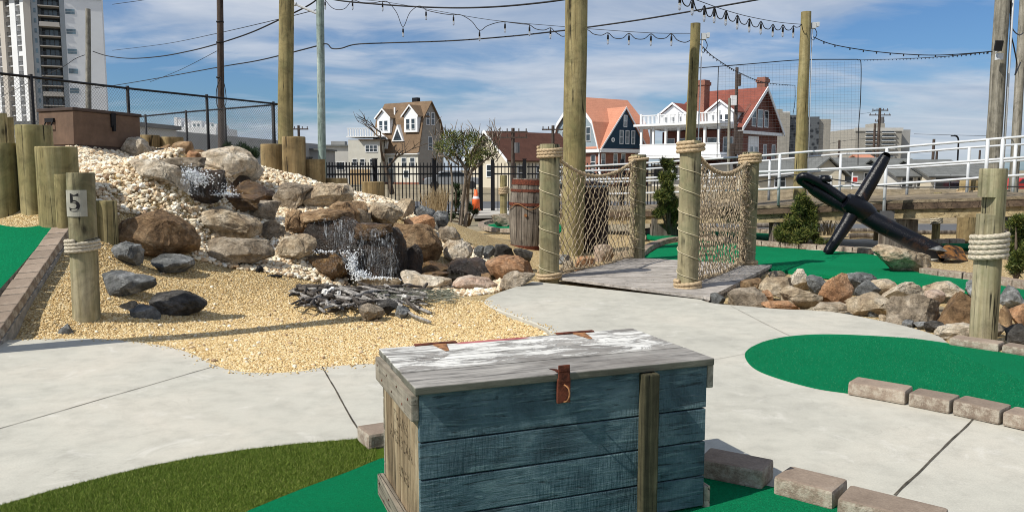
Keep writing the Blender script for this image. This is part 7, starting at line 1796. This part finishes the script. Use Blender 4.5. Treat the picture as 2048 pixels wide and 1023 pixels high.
# ------------------------------------------------------------------ distant poles
def upole(label, px, ytop, ybot, d, r=.13, arms=((.05, 2.2),), extra=False):
    top = D(px, ytop, d); bz = -.4; t = thing('utility_pole', label, 'utility pole', (top.x, d, bz), 0, None); H_ = top.z-bz
    m = MB(); m.tube([(0, 0, 0), (0, 0, H_)], [r*1.2, r], 8); m.build('shaft', M['poledark'], t)
    for (dz, L) in arms:
        m = MB(); m.box((0, -.1, H_-dz-.35), (L, .12, .14))
        for s in (-.45, -.2, .2, .45): m.tube([(s*L, -.1, H_-dz-.3), (s*L, -.1, H_-dz-.05)], .05, 6)
        m.build('crossarm', M['poledark'], t)
    if extra:
        m = MB(); m.tube([(.35, -.2, H_-2.2), (.35, -.2, H_-1.3)], .24, 10); m.build('transformer', M['galv'], t)
upole('utility pole with a crossarm between the yellow and pale green poles', 597, 251, 300, 90, .14, extra=True)
upole('utility pole with double crossarm before the dark red brown roof', 1026, 256, 330, 72, .15, ((.0, 2.6), (.5, 2.6)), True)
upole('utility pole with a crossarm left of the blue house', 1106, 251, 300, 80, .15)
upole('utility pole crowded with insulators before the far tower', 1760, 216, 330, 120, .2, ((0, 2.4), (.7, 3.2), (1.6, 1.4)), True)
upole('thin dark lamp pole right of the mid rise block', 1679, 280, 335, 90, .13, ())
upole('thin dark pole right of the far tower', 1868, 278, 370, 90, .15, ())
upole('thin dark pole between tower and notched post', 1750, 247, 330, 140, .2, ())
upole('thin pole standing among the low roofs beside the far tower', 1874, 300, 370, 85, .12, ())
upole('thin pole behind the rails left of the leaning grey pole', 1960, 300, 370, 85, .1, ())
p = D(1918, 270, 88); t = thing('street_lamp', 'distant street lamp leaning over the grey roofs at the right', 'street lamp', (p.x, 88, -.4)); m = MB(); m.tube(smooth_path([(0, 0, 0), (0, 0, p.z-1), (-.1, 0, p.z+.1), (-.5, 0, p.z+.35)], 5), .1, 6); m.build('shaft', M['iron'], t); m = MB(); m.box((-.6, 0, p.z+.3), (.5, .2, .12)); m.build('lamp_head', M['iron'], t)
# boxes on the slim pole
p = D(1468, 201, 41.6); m = MB(); m.box((0, 0, 0), (.16*1, .2, .30)); 
b4 = [o for o in bpy.data.objects if o.get('label', '').startswith('slim pole in front')][0]
m = MB(); q = D(1467, 201, 41.7)-b4.location; m.box(q, (.28, .2, .5)); m.build('meter_box', M['white'], b4); m = MB(); q = D(1476, 285, 41.7)-b4.location; m.box(q, (.4, .3, 1.2)); m.box(q+Vector((-.35, 0, -.4)), (.35, .3, .7)); m.build('transformer', M['poledark'], b4)
m = MB(); q = D(1479, 160, 41.7)-b4.location; m.box(q, (.12, .2, .6)); m.build('insulator', M['poledark'], b4)

# ------------------------------------------------------------------ wires
def wire(label, pts, r=.012, name='power_line', mat='wirem', seg=8):
    P_ = smooth_path([D(*p) for p in pts], seg); o_ = P_[0].copy(); m = MB(); m.tube([p-o_ for p in P_], r, 5); tag(m.build(name, M[mat], smooth=True, loc=o_), label, 'cable'); return o_
wire('thick sagging cable from the short grey pole up to the pale green pole', [(186, 103, 39.8), (215, 112, 38), (260, 117, 36), (320, 113, 33), (380, 102, 30), (434, 88, 27), (500, 66, 25), (562, 38, 23), (615, 12, 22), (640, -6, 22)], .022)
wire('cable rising from the tower base to the pale green pole', [(190, 176, 48), (235, 170, 46), (330, 154, 38), (440, 134, 29), (512, 122, 25.5), (580, 106, 23), (634, 92, 22)], .019)
wire('long cable from the pale green pole to the upper right', [(646, 88, 22), (656, 89, 21.8), (664, 97, 21.6), (682, 97, 21.5), (712, 89, 21.3), (780, 86, 21), (900, 82, 20), (1020, 73, 19), (1130, 61, 18), (1175, 55, 17.6), (1280, 40, 17), (1400, 20, 16), (1560, -8, 15)], .017)
wire('thin wire high at the upper left corner', [(225, 9, 60), (290, 0, 56), (340, -8, 50)], .018)
wire('thin faint wire between tower and dark brown pole', [(225, 101, 60), (330, 88, 50), (434, 67, 38), (560, 38, 30), (632, 20, 26)], .014)
wire('thin guy wire at the dark brown pole', [(300, 164, 40), (360, 140, 34), (434, 102, 27)], .010)
wire('heavy cable along the top between pale green and central pole', [(646, -5, 22), (690, 3, 21.5), (800, 12, 20.5), (900, 16, 19.5), (990, 14, 18.5), (1080, 6, 17.5), (1160, -5, 17)], .020)
wire('cable from the short grey pole into the lower left', [(170, 110, 40), (150, 118, 40), (120, 137, 42), (60, 165, 50), (-20, 205, 60)], .016)
wire('small wire arcing between the right poles', [(2020, 10, 18.4), (2024, 55, 18.5), (2038, 70, 20), (2046, 66, 21.8)], .014)
wire('dark cable hanging down the right pole', [(2022, 0, 18.2), (2021, 60, 18.4), (2028, 95, 19), (2034, 130, 20), (2030, 150, 20), (2041, 125, 21.6)], .016)
wire('distant wire passing behind the leaning grey pole', [(1828, 268, 120), (1900, 270, 115), (1985, 272, 110)], .03); wire('distant wire left of the far tower', [(1660, 287, 100), (1700, 280, 110), (1752, 276, 120)], .025)
wire('distant wires at the insulator pole', [(1720, 228, 118), (1740, 225, 119), (1760, 219, 120), (1775, 222, 119)], .02)
# string of small lights between far poles
def minilights(label, pts, r=.01, step=.32, d_r=.02):
    P_ = smooth_path([D(*p) for p in pts], 12); o_ = P_[0].copy(); m = MB(); m.tube([p-o_ for p in P_], r, 4); acc = 0
    t = thing('string_lights', label, 'string lights', o_); m.build('cable', M['wirem'], t); s = MB()
    for a, c in zip(P_[:-1], P_[1:]):
        acc += (c-a).length
        if acc > step: acc = 0; s.box(c-o_+Vector((0, 0, -d_r)), (d_r, d_r, d_r*2.6))
    s.build('mini_bulbs', M['wirem'], t)
minilights('fine light string sagging from the right cut pole to the leaning grey pole', [(1626, 74, 17.5), (1665, 89, 17.8), (1740, 102, 18), (1820, 109, 18.3), (1890, 110, 18.3), (1985, 103, 18.3)])
minilights('lower fine light string right of the catch net ending at the grey pole', [(1722, 120, 40), (1800, 118, 34), (1890, 113, 26), (1990, 102, 18.5)], .012)
minilights('fine light string dropping from the left cut pole to the catch net pole', [(1400, 88, 16), (1430, 116, 20), (1480, 146, 26), (1530, 165, 33), (1590, 171, 40)], .012, .5)
minilights('fine light string hanging down at the catch net behind the cut pole', [(1590, 171, 40), (1590, 200, 40), (1586, 228, 40)], .014, .5, .03)
# bulb strings
M['bulbglass'] = material('clear_bulb_glass', lambda T: {'Base Color': (.8, .8, .8), 'Transmission Weight': .85}, .05, .5)
def festoon(label, support, bulbs, d_of):
    S = [D(x, y, d_of(x)) for x, y in support]; P_ = smooth_path(S, 6); o_ = S[0].copy(); t = thing('string_lights', label, 'string lights', o_)
    m = MB(); m.tube([p-o_ for p in P_], .006, 5); m.build('support_wire', M['wirem'], t, smooth=True)
    B_ = [D(x, y, d_of(x)) for x, y in bulbs['tops']]; pts = []
    for i, p in enumerate(B_):
        pts.append(p)
        if i+1 < len(B_):
            q = B_[i+1]; sg = bulbs['sag'][i]; pts.append((p*.7+q*.3)-Vector((0, 0, sg*.85))); pts.append((p*.3+q*.7)-Vector((0, 0, sg*.85)))
    Q = smooth_path(pts, 5); m = MB(); m.tube([p-o_ for p in Q], .0085, 6); m.build('cable', M['wirem'], t, smooth=True)
    for i, p in enumerate(B_):
        if i in bulbs.get('skip', ()): continue
        q = p-o_; m = MB(); m.tube([q+Vector((0, 0, .01)), q-Vector((0, 0, .04)), q-Vector((0, 0, .055)), q-Vector((0, 0, .14))], [.007, .010, .020, .021], 10); so = m.build('socket', M['iron'], t, smooth=True)
        m = MB(); m.tube([q-Vector((0, 0, .135)), q-Vector((0, 0, .16)), q-Vector((0, 0, .205)), q-Vector((0, 0, .235)), q-Vector((0, 0, .245))], [.014, .022, .025, .016, .004], 10); m.build('bulb', M['bulbglass'], so, smooth=True)
dl_ = lambda x: 21.0+(16.5-21.0)*(x-660)/(1382-660)
festoon('drooping string of bulbs from the pale green pole to the left cut pole', [(660, -4), (760, 3), (852, 18), (980, 40), (1120, 53), (1180, 58), (1300, 66), (1382, 67)],
        {'tops': [(650, 0), (705, 1), (765, 3), (806, 54), (852, 20), (907, 30), (959, 61), (1010, 44), (1059, 50), (1101, 56), (1126, 73), (1175, 60), (1216, 66), (1258, 67), (1302, 68), (1343, 68), (1382, 80)], 'sag': [.25, .05, -.18, -.25, .02, -.12, -.05, .0, .08, .02, .0, .08, .12, .12, .10, .1], 'skip': (10, 11, 16)}, dl_)
dr_ = lambda x: 11.5+(17.4-11.5)*(x-1350)/(1603-1350)
festoon('string of closely spaced bulbs leading to the right cut pole', [(1340, -22), (1385, -3), (1409, 6), (1452, 21), (1500, 34), (1560, 45), (1604, 49)],
        {'tops': [(1360, -14), (1385, -2), (1409, 12), (1429, 16), (1452, 22), (1475, 31), (1499, 38), (1522, 43), (1546, 49), (1566, 50), (1587, 52), (1603, 50), (1612, 70)], 'sag': [.15, .14, .16, .16, .14, .13, .13, .12, .11, .1, .04, .05], 'skip': (11,)}, dr_)
# lamp arm on the pale green pole
gp = [o for o in bpy.data.objects if o.get('label', '').startswith('pale green weathered')][0]
m = MB(); m.tube([D(590, 8, 22)-gp.location, D(634, 27, 22)-gp.location], .035, 6); m.tube([D(580, 4, 22)-gp.location, D(592, 9, 22)-gp.location], .06, 6); m.build('lamp_arm', M['whiterail'], gp)
# dressing of the dark pole : cable loops
dp = [o for o in bpy.data.objects if o.get('label', '').startswith('dark brown utility')][0]
m = MB(); m.tube(smooth_path([D(441, 155, 25.7)-dp.location, D(433, 180, 25.7)-dp.location, D(434, 210, 25.7)-dp.location, D(442, 220, 25.7)-dp.location, D(452, 205, 25.7)-dp.location, D(449, 170, 25.7)-dp.location, D(441, 155, 25.7)-dp.location], 5), .012, 5)
for y in (44, 85, 155): q = D(440, y, 26)-dp.location; m.tube([q-Vector((0, 0, .02)), q+Vector((0, 0, .02))], .118, 14)
m.build('cable_loop', M['wirem'], dp, smooth=True)

# ------------------------------------------------------------------ catch net
cn = thing('catch_net', 'tall fine catch net hung on thin dark poles above the ramp', 'net', D(1435, 340, 40)); o_ = cn.location.copy()
m = MB(); m.tube([p-o_ for p in smooth_path([D(1398, 136, 40), D(1500, 128, 40), D(1600, 120, 40), D(1700, 119, 40), D(1716, 120, 40), D(1722, 128, 40), D(1721, 200, 40), D(1717, 260, 40), D(1716, 330, 40)], 6)], .022, 6)
m.tube([p-o_ for p in smooth_path([D(1437, 133, 40), D(1435, 200, 40), D(1434, 330, 40)], 4)], .02, 6); m.build('frame', M['wirem'], cn, smooth=True)
m = MB(); r_ = .0036
z0 = D(1500, 330, 40).z
for i in range(38):
    y = 124+i*5.4; m.tube([D(1437, y+9*(1-i/38), 40)-o_, D(1720, y, 40)-o_], r_, 3, False)
for i in range(40):
    x = 1437+i*7.2; m.tube([D(x, 133-12*(i/40), 40)-o_, D(x-1, 330, 40)-o_], r_*.8, 3, False)
m.build('netting', M['galv'], cn)

# tidy: objects made only as helpers carry nothing; report counts
print('objects', len(bpy.data.objects), 'top', len([o for o in bpy.data.objects if o.parent is None]))
